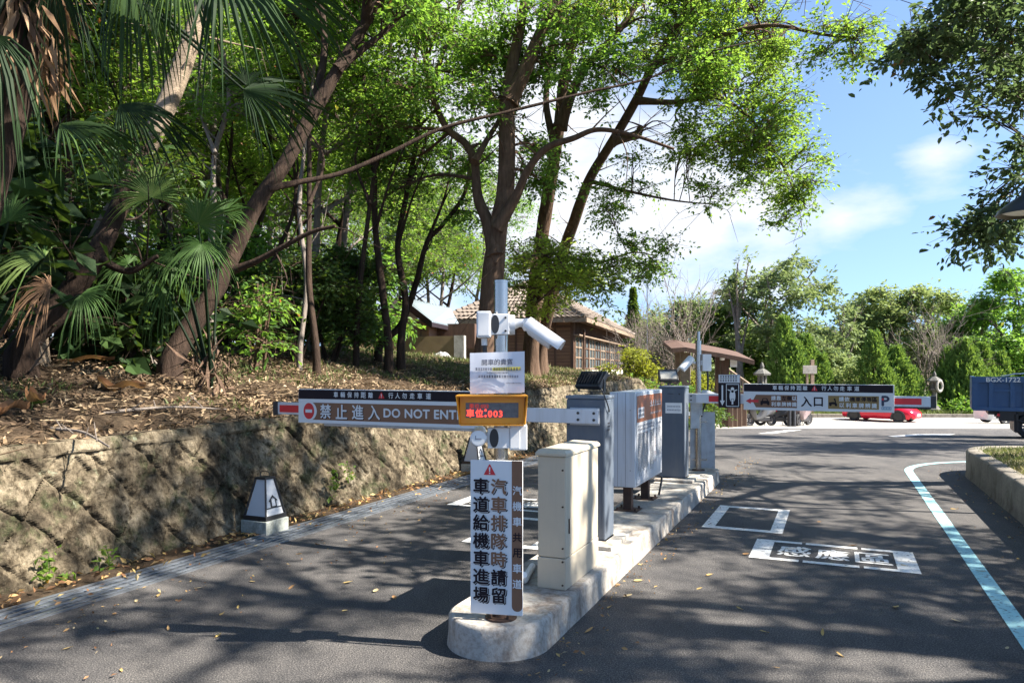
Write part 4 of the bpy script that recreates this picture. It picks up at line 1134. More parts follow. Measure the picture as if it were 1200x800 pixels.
# ---- black bollards by the motorcycles
for k, px in enumerate((925.0, 930.4)):
    q = P(px, 432, 32); z0 = float(road_z(32))
    r = thing('bollard', 'left one of two slim black bollards behind the parked motorcycles' if k == 0 else 'right one of two slim black bollards, next to the rear motorcycle', 'bollard', (q[0], 32, z0), 0, 'black bollards by the motorcycles')
    g = Geo(); g.lathe([(0, 0), (.095, 0), (.085, .06), (.08, .95), (.06, .99), (0, 1.0)], n=14); g.build('post', M['black'], r, sharp=40)
    g = Geo(); g.lathe([(.086, .70), (.0865, .82)], n=14); g.build('band', M['white'], r)


def wheel(parent, c, rad, w, axis, rimm='rim', spokes=5, nm='wheel'):
    ax = np.asarray(axis, float); ax /= np.linalg.norm(ax); c = np.asarray(c, float)
    a = np.cross(ax, Z_); a /= np.linalg.norm(a); b = np.cross(ax, a)
    def ring(r_, o): t = np.linspace(0, 2 * math.pi, 28, endpoint=False); return c + ax * o + r_ * (np.cos(t)[:, None] * a + np.sin(t)[:, None] * b)
    g = Geo(); g.rings([ring(rad * .62, -w * .4), ring(rad * .93, -w * .5), ring(rad, -w * .35), ring(rad, w * .35), ring(rad * .93, w * .5), ring(rad * .62, w * .4)], 0, True, False)
    g.rings([ring(rad * .62, w * .4), ring(rad * .62, -w * .4)], 0, True, False)
    ty = g.build(nm, M['tyre'], parent, sharp=40)
    g = Geo()
    for sgn in (1, -1):
        o = sgn * w * .36
        for k in range(spokes):
            t = k * 2 * math.pi / spokes; d = np.cos(t) * a + np.sin(t) * b; s_ = -np.sin(t) * a + np.cos(t) * b
            g.hexa([c + d * rad * .1 + s_ * rad * .07 + ax * (o - .01), c + d * rad * .62 + s_ * rad * .05 + ax * (o - .01), c + d * rad * .62 - s_ * rad * .05 + ax * (o - .01), c + d * rad * .1 - s_ * rad * .07 + ax * (o - .01),
                    c + d * rad * .1 + s_ * rad * .07 + ax * (o + .01), c + d * rad * .62 + s_ * rad * .05 + ax * (o + .01), c + d * rad * .62 - s_ * rad * .05 + ax * (o + .01), c + d * rad * .1 - s_ * rad * .07 + ax * (o + .01)])
    g.rings([ring(rad * .62, w * .42), ring(rad * .56, w * .42), ring(rad * .56, -w * .42), ring(rad * .62, -w * .42)], 0, True, False)
    g.cyl(c - ax * w * .42, c + ax * w * .42, rad * .16, None, 12); g.build('rim', M[rimm], ty)
    return ty


# ---- red roadster; local +y is its nose
cpos = P(1030, 432, 41.4); r = thing('sports_car', 'small red open sports car parked in the sun beyond the entrance arm', 'car', (cpos[0], 41.2, -1.4), math.radians(180 + 42))
L_ = [(-1.95, .50, .30, .62, .42), (-1.8, .78, .22, .80, .62), (-1.3, .86, .18, .90, .70), (-.8, .865, .17, .90, .72), (-.2, .85, .17, .86, .74), (.35, .85, .17, .88, .72), (.8, .86, .18, .86, .66), (1.3, .865, .18, .80, .58), (1.7, .80, .18, .70, .5), (1.9, .62, .22, .58, .36), (1.97, .40, .26, .46, .2)]
R = []
for y, hw, zb_, zt, sh in L_:
    pr = [(-hw * .9, zb_), (-hw, zb_ + .12), (-hw, zb_ + (zt - zb_) * .62), (-hw * .93, zt - .06), (-hw * .72, zt), (-hw * .35, zt + .02), (0, zt + .025), (hw * .35, zt + .02), (hw * .72, zt), (hw * .93, zt - .06), (hw, zb_ + (zt - zb_) * .62), (hw, zb_ + .12), (hw * .9, zb_)]
    R.append([(x, y, z) for x, z in pr])
g = Geo(); g.rings(np.array(R)[::-1], 0, True); bd = g.build('body', M['carred'], r, sharp=50)
g = Geo()
for sy in (1.22, -1.12):
    for sx in (-1, 1):
        t = np.linspace(0, math.pi, 16); g.rings([[(sx * .868, sy + .38 * math.cos(a), .28 + .38 * math.sin(a)) for a in t] + [(sx * .868, sy - .38, .15), (sx * .868, sy + .38, .15)], [(sx * .62, sy + .37 * math.cos(a), .28 + .37 * math.sin(a)) for a in t] + [(sx * .62, sy - .37, .15), (sx * .62, sy + .37, .15)]], 0, False)
g.box(-.62, .62, -.75, .3, .86, .915, 0, .02); g.build('wheel_arch', M['black'], bd)
for sy in (1.22, -1.12):
    for sx in (-1, 1): wheel(r, (sx * .78, sy, .31), .31, .2, (sx, 0, 0))
g = Geo(); R = []
for f in np.linspace(-1, 1, 9): R.append([(f * .64, .62 - .18 * f * f, .88), (f * .54, .22 - .14 * f * f, 1.16 - .02 * f * f)])
R = np.array(R); g.rings(R, 0, True, False, False); g.build('windscreen', M['glass'], r)
g = Geo(); g.tube(R[:, 1], .018, 6); g.tube(R[0], .02, 6); g.tube(R[-1], .02, 6); g.build('screen_frame', M['black'], r)
for sx in (-1, 1):
    g = Geo(); g.box(sx * .34 - .22, sx * .34 + .22, -.62, -.45, .8, 1.08, 0, .05); g.box(sx * .34 - .12, sx * .34 + .12, -.6, -.5, 1.08, 1.17, 0, .03); g.build('seat', M['black'], r)
    g = Geo(); g.lathe([(0, 0), (.16, .0), (.12, .06), (0, .075)], (0, 0, 0), 16); h = g.build('headlight', M['chrome'], r); h.scale = (1, .5, .45); h.rotation_euler = (-1.0, 0, sx * -.5); h.location = (sx * .6, 1.70, .60)
    g = Geo(); g.box(sx * .88 - .1, sx * .88 + .1, .42, .52, .86, .97, 0, .02); g.build('mirror', M['carred'], r)
g = Geo(); g.box(-.45, .45, 1.86, 1.965, .28, .42, 0, .02); g.box(-.7, .7, 1.75, 1.86, .2, .26, 0, .01); g.build('grille', M['black'], r)
g = Geo(); g.box(-.19, .19, 1.966, 1.985, .34, .48, 0, .004)
for k in range(6): g.box(-.15 + k * .05, -.118 + k * .05, 1.985, 1.987, .37, .44, 1)
g.build('licence_plate', [M['white'], M['ink2']], r)

# ---- blue tipper truck, local +x away from its tail
tp = P(1141, 432, 21.0); tz = float(road_z(21))
r = thing('tipper_truck', 'blue ribbed tipper truck with white lettering, its tail showing at the right edge', 'truck', (tp[0], 21.0, tz), -.53)
zb_, zt = .83, 1.73
g = Geo(); g.box(0, 3.6, 0, 1.7, zb_, zt - .05, 0)
for x in (0, .36, .86, 1.16, 1.5, 1.9, 2.4, 2.9, 3.4): g.box(x, x + .11, -.055, 0, zb_, zt - .16, 0)
g.box(-.02, 3.62, -.065, .03, zt - .17, zt, 0, .008); g.box(-.02, 3.62, -.06, .03, zb_ - .06, zb_ + .05, 0, .008); g.box(.45, 1.5, -.045, 0, zt - .42, zt - .36, 0)
g.box(-.05, .05, -.05, 1.75, zb_ - .03, zt, 0, .008)
g.build('bed', M['truckblue'], r)
pt = r.children[-1]
g = Geo(); g.text('BGX-1722', (.30, -.066, zt - .145), X_, Z_, .125, 0, .03, .002, 'L', 1.05); g.build('lettering', M['white'], pt)
g = Geo(); v, q = grid(np.linspace(.7, 3.5, 30), np.linspace(0.02, 1.68, 16), lambda a, b: np.stack([a, b, zt + .02 + .12 * fbm(a * 3, b * 3) * sstep(.7, 1.1, a)], -1)); g.add(v, q, 0, False); g.build('load_cover', M['sheet'], r)
g = Geo(); g.box(.55, 5.2, .25, .4, .55, .75); g.box(.55, 5.2, 1.2, 1.35, .55, .75); g.box(.35, 2.2, .1, 1.6, .66, .8); g.box(.6, 1.0, -.02, .2, .5, .78); g.box(.95, 1.05, -.02, 1.6, .2, .7)
g.tube([(.5, .05, .75), (.9, .02, .6), (1.2, .05, .45)], .03, 6); g.build('chassis', M['black'], r)
for x in (1.35, 4.6):
    for y in (.15, 1.5): wheel(r, (x, y, .36), .36, .26, (0, -1, 0), 'rim')
g = Geo(); g.box(.98, 1.02, -.02, .4, .18, .5); g.box(.56, .62, -.03, .08, .62, .70, 1); g.build('mud_flap', [M['black'], M['redglow']], r)
g = Geo(); g.box(3.75, 5.5, 0, 1.7, .6, 2.1, 0, .12); g.build('cab', M['truckblue'], r)
g = Geo(); g.box(4.1, 5.1, -.012, .0, 1.35, 1.95, 0, .0); g.build('window', M['glass'], r)

# ---- white car behind the truck
vp = P(1146, 432, 37.5); vz = float(road_z(37.5))
r = thing('white_car', 'white car mostly hidden behind the blue truck, one silver wheel showing', 'car', (vp[0] + 2.2, 37.5, vz), math.radians(-90))
R = []
for y, hw, zt_ in ((-2.05, .6, .72), (-1.95, .78, .9), (-1.5, .84, .96), (0, .85, .96), (1.2, .84, .92), (1.9, .76, .80), (2.05, .55, .62)):
    R.append([(-hw * .9, y, .22), (-hw, y, .4), (-hw, y, zt_ * .8), (-hw * .88, y, zt_), (hw * .88, y, zt_), (hw, y, zt_ * .8), (hw, y, .4), (hw * .9, y, .22)])
g = Geo(); g.rings(np.array(R)[::-1], 0, True); g.build('body', M['vanwhite'], r, sharp=45)
g = Geo(); g.rings(np.array([[(-.78, -1.75, .95), (.78, -1.75, .95), (.78, .95, .95), (-.78, .95, .95)][::1], [(-.62, -1.25, 1.42), (.62, -1.25, 1.42), (.62, .25, 1.42), (-.62, .25, 1.42)]]), 0, False); g.build('cabin', M['glass'], r)
g = Geo(); g.box(-.62, .62, -1.25, .25, 1.42, 1.46, 0, .02); g.build('roof', M['vanwhite'], r)
for y in (-1.3, 1.3):
    for x in (-.76, .76): wheel(r, (x, y, .31), .31, .2, (x, 0, 0), 'silver', 7)


# ---- motorcycles
M['pearl'] = mat('pearl_paint', (.20, .15, .15), .3, .1, .05)
def motorcycle(label, px, D, rz, colour, box=False):
    q = P(px, 432, D); r = thing('motorcycle', label, 'motorcycle', (q[0], D, float(road_z(D))), rz, 'motorcycles parked by the shelter')
    for y in (-.62, .62): wheel(r, (0, y, .28), .28, .11, (1, 0, 0), 'rim', 6)
    g = Geo()
    R = []
    for y, hw, z0, z1 in ((-.85, .05, .62, .72), (-.6, .14, .5, .80), (-.2, .16, .40, .80), (.05, .15, .28, .52), (.3, .16, .26, .42), (.42, .18, .3, .85), (.52, .12, .45, 1.0), (.6, .06, .6, 1.0)): R.append([(-hw, y, z0 + .05), (-hw, y, z1 - .05), (-hw * .5, y, z1), (hw * .5, y, z1), (hw, y, z1 - .05), (hw, y, z0 + .05), (hw * .6, y, z0), (-hw * .6, y, z0)])
    g.rings(np.array(R)[::-1], 0, True); g.build('body', M[colour], r, sharp=45)
    g = Geo(); g.box(-.13, .13, -.75, .0, .78, .88, 0, .04); g.build('seat', M['black'], r)
    g = Geo(); g.box(-.13, .13, -.45, .25, .2, .42, 0, .04); g.tube([(.15, -.1, .25), (.17, -.5, .3), (.17, -.9, .36)], .05, 8); g.build('engine', M['black'], r)
    g = Geo(); g.tube([(-.33, .42, 1.02), (-.15, .5, 1.06), (.15, .5, 1.06), (.33, .42, 1.02)], .018, 8); g.tube([(0, .52, 1.0), (0, .62, .28)], .035, 8)
    for sx in (-1, 1): g.tube([(sx * .22, .48, 1.05), (sx * .32, .46, 1.22)], .008, 6); g.lathe([(0, -.015), (.06, 0), (0, .015)], (sx * .33, .46, 1.24), 10)
    g.build('handlebar', M['black'], r)
    g = Geo(); g.lathe([(0, 0), (.07, .02), (.085, .06), (0, .07)], (0, 0, 0), 12); h = g.build('headlight', M['chrome'], r); h.location = (0, .60, .92); h.rotation_euler = (-1.57, 0, 0)
    g = Geo(); g.box(-.06, .06, -.89, -.84, .62, .78, 0, .01); g.build('tail_light', M['redglow'], r)
    g = Geo(); g.box(-.11, .11, -.86, -.30, .30, .36) if False else g.tube([(0, -.3, .2), (.12, -.35, .0)], .015, 6); g.build('stand', M['black'], r)
    if box: g = Geo(); g.lathe([(0, .88), (.2, .9), (.22, 1.05), (.15, 1.2), (0, 1.24)], (0, -.72, 0), 16); g.build('luggage_box', M['black'], r, sharp=40)
    return r
motorcycle('silver scooter with a black luggage box and red rear lamp beside the shelter posts', 891, 33, math.radians(112), 'silver', True)
motorcycle('black motorcycle in the middle of the parked row, under the arrow of the entrance board', 908, 33.4, math.radians(70), 'black')
motorcycle('pale pinkish motorcycle at the right end of the parked row, beside a black bollard', 941, 33.2, math.radians(140), 'pearl')
motorcycle('grey motorcycle parked at the back between the two bollards and the pale one', 936, 34.6, math.radians(118), 'silver')


# ---- stone lanterns
def stone_lantern(label, px, D, h, z0, pm='stone', ring=False):
    q = P(px, 432, D); r = thing('stone_lantern', label, 'stone lantern', (q[0], D, z0), .4, 'stone lanterns at the edge of the lot'); s = h / 2.4
    def la(pr, n=6, a=.3): return [(a_ * s, b_ * s) for a_, b_ in pr], n
    g = Geo(); g.lathe([(0, 0), (.5 * s, 0), (.5 * s, .22 * s), (.36 * s, .3 * s), (.3 * s, .42 * s), (0, .43 * s)], n=6, smooth=False); g.build('base', M[pm], r)
    g = Geo(); g.lathe([(.19 * s, .42 * s), (.16 * s, .8 * s), (.19 * s, 1.2 * s)], n=12); g.lathe([(0, 1.18 * s), (.22 * s, 1.2 * s), (.42 * s, 1.33 * s), (.42 * s, 1.42 * s), (0, 1.43 * s)], n=6, smooth=False); g.build('shaft', M[pm], r)
    g = Geo()
    for k in range(6):
        a = k * math.pi / 3; g.box(.22 * s * math.cos(a) - .06 * s, .22 * s * math.cos(a) + .06 * s, .22 * s * math.sin(a) - .06 * s, .22 * s * math.sin(a) + .06 * s, 1.42 * s, 1.78 * s)
    g.lathe([(.14 * s, 1.42 * s), (.14 * s, 1.78 * s)], n=6, smooth=False); g.build('fire_box', M[pm], r)
    g = Geo(); g.lathe([(0, 1.76 * s), (.55 * s, 1.8 * s), (.58 * s, 1.88 * s), (.34 * s, 2.02 * s), (.12 * s, 2.12 * s), (0, 2.12 * s)], n=6, smooth=False); g.build('roof', M[pm], r)
    g = Geo(); g.lathe([(0, 2.1 * s), (.12 * s, 2.12 * s), (.14 * s, 2.2 * s), (.08 * s, 2.34 * s), (0, 2.42 * s)], n=12); g.build('finial', M[pm], r)
    r.scale = (.72, .72, 1)
    if ring:
        g = Geo(); g.tube([(.30 * s * math.cos(a), -.45 * s, 1.55 * s + .30 * s * math.sin(a)) for a in np.linspace(0, 6.283, 22)], .09 * s, 8); g.build('ring_ornament', M['stone_pale'], r)
stone_lantern('tall pale stone lantern beside the railing, left of the cypresses', 893, 45.0, 3.15, -1.25, 'stone')
stone_lantern('dark stone lantern with a pale ring, beyond the tip of the entrance arm', 1095, 46.0, 2.6, -1.25, 'stone', True)
q = P(943, 432, 45.5); r = thing('signpost', 'weathered wooden post with a crossboard in front of the left cypress', 'post', (q[0], 45, -1.25)); g = Geo(); g.box(.15, .35, -.1, .1, 0, 3.3, 0, .01); g.box(-.12, .0, -.08, .08, 0, 2.9, 0, .01); g.build('post', M['wood_pale'], r); g = Geo(); g.box(-.35, .5, -.12, -.06, 2.45, 2.95, 0, .01); g.build('board', M['stone_pale'], r)
# thin mast far behind the house
q = P(758.5, 432, 60); r = thing('antenna_mast', 'thin grey mast rising above the trees right of the house', 'mast', (q[0], 60, -1.2)); g = Geo(); g.tube([(0, 0, 0), (0, 0, 9.6)], .05, 8); g.build('pole', M['galv'], r); g = Geo(); g.box(-.25, .25, -.03, .03, 9.45, 9.52); g.build('crossbar', M['galv'], r)
# clipped yellow hedge and parked cart seen through the shelter
# ================================================================== PLANTS
def leaf_quads(G, c, size, r, droop=.25, flat=.7, mat=0, rnd=None, wide=.5, dirs=None, six=False):
    n = len(c)
    if n == 0: return
    az = r.random(n) * 2 * math.pi; el = -droop + r.normal(0, .45, n)
    a = np.stack([np.cos(az) * np.cos(el), np.sin(az) * np.cos(el), np.sin(el)], -1)
    if dirs is not None: a = dirs + r.normal(0, .35, (n, 3)); a /= np.linalg.norm(a, axis=1)[:, None]
    nn = np.stack([r.normal(0, 1 - flat * .6, n), r.normal(0, 1 - flat * .6, n), np.full(n, .8)], -1)
    s = np.cross(a, nn); s /= np.linalg.norm(s, axis=1)[:, None] + 1e-9; nn = np.cross(s, a)
    L = (size * (.65 + .7 * r.random(n)))[:, None]; Wd = L * wide * .5
    up = nn * L * .10
    if rnd is None: rnd = r.random(n)
    if six:
        V = np.stack([c, c + a * L * .28 + s * Wd * .85 + up, c + a * L * .66 + s * Wd * .8 + up, c + a * L - up * .6, c + a * L * .66 - s * Wd * .8 + up, c + a * L * .28 - s * Wd * .85 + up], 1)
        i6 = np.arange(n)[:, None] * 6
        G.add(V.reshape(-1, 3), np.vstack([i6 + [0, 1, 2, 3], i6 + [0, 3, 4, 5]]), mat, False, np.concatenate([rnd, rnd])); return
    V = np.stack([c, c + a * L * .48 + s * Wd + up, c + a * L, c + a * L * .48 - s * Wd + up], 1)
    if rnd is None: rnd = r.random(n)
    G.add(V.reshape(-1, 3), np.arange(n * 4).reshape(-1, 4), mat, False, rnd)


def twig_prisms(G, A, B, r0, r1, r, mat=0, bend=.12):
    n = len(A)
    if n == 0: return
    d = B - A; L = np.linalg.norm(d, axis=1)[:, None] + 1e-6; t = d / L
    h = np.where(np.abs(t[:, 2:3]) < .9, np.array([[0, 0, 1.]]), np.array([[1., 0, 0]]))
    u = np.cross(t, h); u /= np.linalg.norm(u, axis=1)[:, None]; w = np.cross(t, u)
    mid = (A + B) / 2 + (u * r.normal(0, 1, (n, 1)) + w * r.normal(0, 1, (n, 1))) * L * bend
    R = []
    for p, rr in ((A, r0), (mid, (np.asarray(r0) + np.asarray(r1)) / 2), (B, r1)):
        rr = np.broadcast_to(np.asarray(rr, float), (n,))[:, None]
        R.append(np.stack([p + (math.cos(k * 2.0944) * u + math.sin(k * 2.0944) * w) * rr for k in range(3)], 1))
    V = np.stack(R, 1).reshape(-1, 3)                    # n,3 rings,3
    f = []
    for i in range(2):
        for k in range(3): f.append([i * 3 + k, i * 3 + (k + 1) % 3, (i + 1) * 3 + (k + 1) % 3, (i + 1) * 3 + k])
    f = np.array(f); q = (np.arange(n)[:, None, None] * 9 + f[None]).reshape(-1, 4)
    G.add(V, q, mat, True)


def make_tree(name, label, cat, base, limbs, blobs, leaf, bark, lsize=.09, nclump=22, nleaf=55, clump_r=.3, seed=0, group=None, twig_r=.022, flat=.7, droop=.25, rough=.12, wide=.5, root=None, density=1.0, six=False, side=True):
    """limbs: [(points, r0, r1)] world coords; blobs: [(centre, (rx, ry, rz))]"""
    r = np.random.default_rng(1000 + seed)
    base = np.asarray(base, float)
    t = thing(name, label, cat, base, 0, group)
    G = Geo(); nodes = []; nr = []
    for li, (pts, r0, r1) in enumerate(limbs):
        p = catmull(np.asarray(pts, float), 16 if r0 > .1 else 8)
        k = len(p)
        rad = r0 + (r1 - r0) * np.linspace(0, 1, k) ** .8
        if li == 0: rad = rad * (1 + .45 * np.exp(-np.linspace(0, 1, k) * 16))
        if li > 0: rad = rad * (1 + .45 * np.exp(-np.linspace(0, 1, k) * 14))
        G.tube(p - base, rad, 20 if r0 > .1 else 9, 0, True, rough * (1.6 if r0 > .1 else 1))
        nodes.append(p); nr.append(rad)
        if side and r0 > .03:
            for q in range(int(3 + 5 * r0 / .15)):
                i0 = r.integers(int(k * .3), k); tv = p[min(i0 + 1, k - 1)] - p[max(i0 - 1, 0)]; tv = tv / (np.linalg.norm(tv) + 1e-6)
                dv_ = tv * .6 + r.normal(0, .7, 3) + [0, 0, .2]; dv_ /= np.linalg.norm(dv_); l_ = r.uniform(.35, 1.0)
                tp = [p[i0], p[i0] + dv_ * l_ * .5 + r.normal(0, .05, 3), p[i0] + dv_ * l_ + r.normal(0, .12, 3)]
                G.tube(catmull(tp, 4) - base, np.linspace(min(.02, rad[i0] * .4), .004, 9), 5, 0, False)
                for z_ in range(3): G.tube([tp[1 + z_ % 2] - base, tp[1 + z_ % 2] + dv_ * .15 + r.normal(0, .18, 3) - base], np.array([.006, .002]), 3, 0, False)
    nodes = np.vstack(nodes); nr = np.concatenate(nr)
    A, B, RA, RB, CC, HUE = [], [], [], [], [], []
    for c, rr in blobs:
        c = np.asarray(c, float); rr = np.asarray(rr if np.ndim(rr) else (rr, rr, rr * .75), float)
        d = np.linalg.norm(nodes - c, axis=1) + np.maximum(0, nodes[:, 2] - c[2]) * .8
        j = int(np.argmin(d)); n0 = nodes[j]
        if d[j] > .15:
            m = (n0 + c) / 2 + r.normal(0, .08, 3) * d[j] + np.array([0, 0, .06 * d[j]])
            p = catmull([n0, m, c], 5); rb = min(nr[j] * .6, twig_r * (1 + d[j] * .35))
            G.tube(p - base, np.linspace(rb, .008, len(p)), 5, 0, False)
            segs = p[2:]
        else: segs = c[None]
        n = max(2, int(nclump * (rr[0] * rr[1] * rr[2]) ** (1 / 3.) ** 1 * density * 1.3 + .5))
        dv = r.normal(0, 1, (n, 3)); dv /= np.linalg.norm(dv, axis=1)[:, None]
        cc = c + dv * rr * (r.random(n) ** .45)[:, None]
        sg = segs[r.integers(0, len(segs), n)]
        A.append(sg); B.append(cc); RA.append(np.full(n, .009)); RB.append(np.full(n, .003)); CC.append(cc)
        HUE.append(np.clip(r.normal(.5, .16) + r.normal(0, .14, n), 0, 1))
    if A:
        A = np.vstack(A); B = np.vstack(B); CC = np.vstack(CC); HUE = np.concatenate(HUE)
        twig_prisms(G, A - base, B - base, np.concatenate(RA), np.concatenate(RB), r)
        G2 = Geo(); n = len(CC); k = np.maximum(3, r.poisson(nleaf, n)); idx = np.repeat(np.arange(n), k)
        sz = clump_r * (.6 + .8 * r.random(n))
        nt_ = 5                                                            # sprays: leaves ranked along a few fine twigs
        td = np.stack([r.normal(0, 1, (n, nt_)), r.normal(0, 1, (n, nt_)), r.normal(.0, .42, (n, nt_))], -1); td /= np.linalg.norm(td, axis=-1)[..., None] + 1e-6
        wt = r.integers(0, nt_, len(idx)); f_ = r.random(len(idx)) ** .8; dd = td[idx, wt]
        off = dd * (f_ * sz[idx] * 1.35)[:, None] + np.clip(r.normal(0, 1, (len(idx), 3)), -1.6, 1.6) * (sz[idx] * .10)[:, None]
        off[:, 2] -= .30 * (off[:, 0] ** 2 + off[:, 1] ** 2) / (sz[idx] + .05)
        pos = CC[idx] + off - base
        sd = np.cross(dd, [0, 0, 1.0]); ldir = dd * .7 + sd * np.where(r.random(len(idx)) < .5, -1, 1)[:, None] * .8; ldir[:, 2] -= droop
        ldir /= np.linalg.norm(ldir, axis=1)[:, None] + 1e-6
        A3 = np.repeat(CC, nt_, 0); D3 = td.reshape(-1, 3) * np.repeat(sz, nt_)[:, None] * 1.25
        if len(A3) < 30000: twig_prisms(G, A3 - base, A3 + D3 - base - [0, 0, .04], .0035, .0015, r)
        rnd = np.clip(.6 * HUE[idx] + .4 * r.random(len(idx)) + .0, 0, .94)
        rnd = np.where(r.random(len(idx)) < .006, 1.0, rnd)
        leaf_quads(G2, pos, lsize, r, droop, flat, 0, rnd, wide, ldir, six)
        G2.build('crown', leaf, t)
    G.build('trunk', bark, t)
    return t


def pix_blobs(items, seed, jit=.15):
    """(px, py, D, size_px): a leaf mass of that many pixels across"""
    r = np.random.default_rng(seed); out = []
    for px, py, D, s in items:
        rad = s / F * D
        out.append((P(px, py, D), (rad, rad * 1.1, rad * .72)))
    return out


def pix_region(cx, cy, rx, ry, D0, D1, n, s0, s1, seed):
    r = np.random.default_rng(seed); out = []
    for _ in range(n):
        a = r.random() * 6.283; q = r.random() ** .5
        out.append((cx + rx * q * math.cos(a), cy + ry * q * math.sin(a), D0 + (D1 - D0) * r.random(), s0 + (s1 - s0) * r.random()))
    return pix_blobs(out, seed)


def PL(pts, D0, D1=None):
    n = len(pts); D1 = D0 if D1 is None else D1
    return [P(px, py, D0 + (D1 - D0) * i / max(1, n - 1)) for i, (px, py) in enumerate(pts)]


def rooted(pts, drop=.25):
    p = [np.array(q, float) for q in pts]; b = p[0].copy(); b[2] = hill_xy(b[0], b[1]) - drop
    return [b] + ([p[0]] if p[0][2] > b[2] + .15 else []) + p[1:], b


# ---- the leaning dark tree over the bank
pts, b = rooted(PL([(200, 428), (222, 385), (252, 340), (275, 292), (300, 240), (332, 195), (362, 140), (398, 78), (430, 25), (470, -40), (510, -120)], 9.0, 10.5))
limbs = [(pts, .145, .06),
         (PL([(314, 221), (348, 214), (400, 203), (455, 180), (520, 150), (600, 130), (690, 108), (760, 92), (830, 62), (900, 45)], 9.62, 11.5), .042, .010),
         (PL([(266, 319), (300, 306), (330, 290), (365, 272), (393, 265)], 9.38, 9.2), .05, .024),
         (PL([(395, 82), (420, 62), (450, 38), (468, 20)], 10, 10.4), .06, .03),
         (PL([(362, 140), (380, 60), (370, -30), (350, -120)], 10, 11), .06, .03)]
bl = pix_region(400, -100, 200, 80, 9.5, 12.5, 7, 40, 60, 3) + pix_region(380, 20, 90, 45, 9.8, 12, 7, 30, 50, 4) + pix_region(760, 60, 80, 40, 10.8, 12, 5, 24, 40, 5)
bl += [(np.array([xx, yy, zz]), (.8, .8, .5)) for xx, yy, zz in ((-2.4, 6.5, 7.2), (-1.2, 7.2, 7.6), (-.2, 6.2, 7.4), (.9, 7.0, 8.2), (-1.8, 5.2, 7.0), (.2, 5.0, 7.6), (1.6, 5.8, 8.4), (-.8, 8.2, 8.6), (1.2, 8.4, 8.8), (-3.2, 5.6, 6.4), (-2.6, 4.4, 6.6), (.6, 3.8, 7.8))]
limbs.append(([P(430, 25, 10.2), (-1.6, 8.6, 7.6), (-.6, 7.0, 8.0), (.6, 5.4, 8.2)], .06, .02))
make_tree('leaning_tree', 'dark trunk leaning right from the bank with a long thin bough across the view', 'tree', b, limbs, bl, M['leaf_mid'], M['bark_dark'], .085, 24, 42, .3, 1)

# ---- pale ringed trunk at the left
pts, b = rooted(PL([(40, 385), (72, 352), (105, 302), (140, 240), (165, 190), (190, 135), (212, 80), (232, 20), (250, -50), (262, -130)], 8.4, 10))
limbs = [(pts, .145, .10)]
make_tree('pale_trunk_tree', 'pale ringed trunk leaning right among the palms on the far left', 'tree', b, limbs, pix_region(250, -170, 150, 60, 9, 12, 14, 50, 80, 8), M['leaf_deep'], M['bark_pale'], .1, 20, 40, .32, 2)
# dark stump-like trunk lower left
pts, b = rooted(PL([(28, 405), (70, 360), (105, 310), (128, 270), (150, 215)], 7.6, 8.2)); make_tree('dark_tree', 'short thick dark trunk leaning over the litter at the far left', 'tree', b, [(pts, .16, .09), (PL([(112, 300), (150, 318), (185, 300)], 7.92), .05, .024)], pix_region(150, 190, 50, 40, 8, 9.5, 6, 30, 45, 9), M['leaf_deep'], M['bark_dark'], .12, 16, 30, .3, 3)

# ---- the main forked tree behind the sign post
pts, b = rooted(PL([(566, 432), (570, 395), (575, 350), (580, 300), (586, 255), (592, 225), (594, 180), (594, 120)], 12.2, 12.4))
limbs = [(pts, .20, .135),
         (PL([(594, 122), (600, 80), (608, 40), (616, 0), (630, -60), (640, -130)], 12.4, 12.9), .115, .06),
         (PL([(596, 120), (612, 90), (628, 52), (645, 15), (662, -15), (700, -80)], 12.4, 12.4), .14, .06),
         (PL([(583, 268), (604, 232), (618, 200), (640, 174), (672, 162), (700, 152), (740, 158), (790, 175)], 12.2, 11.4), .09, .022),
         (PL([(580, 300), (572, 262), (560, 230), (556, 190), (545, 168), (522, 148), (505, 105), (498, 70)], 12.2, 13), .105, .04),
         (PL([(556, 190), (570, 165), (585, 140), (600, 100)], 12.3, 12.8), .06, .03),
         (PL([(505, 105), (520, 60), (540, 0), (560, -70)], 13, 13.5), .05, .02)]
bl = (pix_region(520, 60, 100, 70, 11.5, 15, 17, 28, 50, 11) + pix_region(640, -50, 200, 60, 11, 15, 8, 40, 60, 12) + pix_region(580, 200, 70, 40, 12, 14.5, 5, 22, 36, 13)
      + pix_region(690, 60, 55, 60, 11.5, 14, 7, 25, 40, 14) + pix_region(470, 170, 40, 70, 12.5, 15, 7, 24, 38, 15))
make_tree('forked_tree', 'tall brown tree forking above the sign post, its boughs spreading both ways', 'tree', b, limbs, bl, M['leaf_mid'], M['bark'], .085, 24, 42, .3, 4)

# ---- greyer trunk just right of it
pts, b = rooted(PL([(622, 415), (626, 360), (632, 300), (640, 245), (648, 195), (655, 150), (660, 100), (668, 60), (690, 0), (720, -70)], 17, 14.6))
limbs = [(pts, .205, .085), (PL([(656, 150), (672, 105), (690, 75), (730, 30), (760, -20)], 14.4, 14.4), .11, .05), (PL([(652, 180), (640, 120), (646, 60), (650, 0)], 14.4, 15), .08, .04)]
bl = (pix_region(655, 322, 82, 44, 12.8, 16, 30, 13, 24, 21) + pix_region(680, 318, 55, 30, 13, 14.5, 8, 12, 20, 22) + pix_region(740, 40, 80, 60, 13, 16, 9, 28, 45, 23) + pix_region(760, -50, 120, 50, 13, 16, 5, 35, 50, 24))
make_tree('sprouting_tree', 'grey trunk with a skirt of bright young leaves hiding the house roof', 'tree', b, limbs, bl, M['leaf_young_lit'], M['bark'], .075, 15, 40, .27, 5)

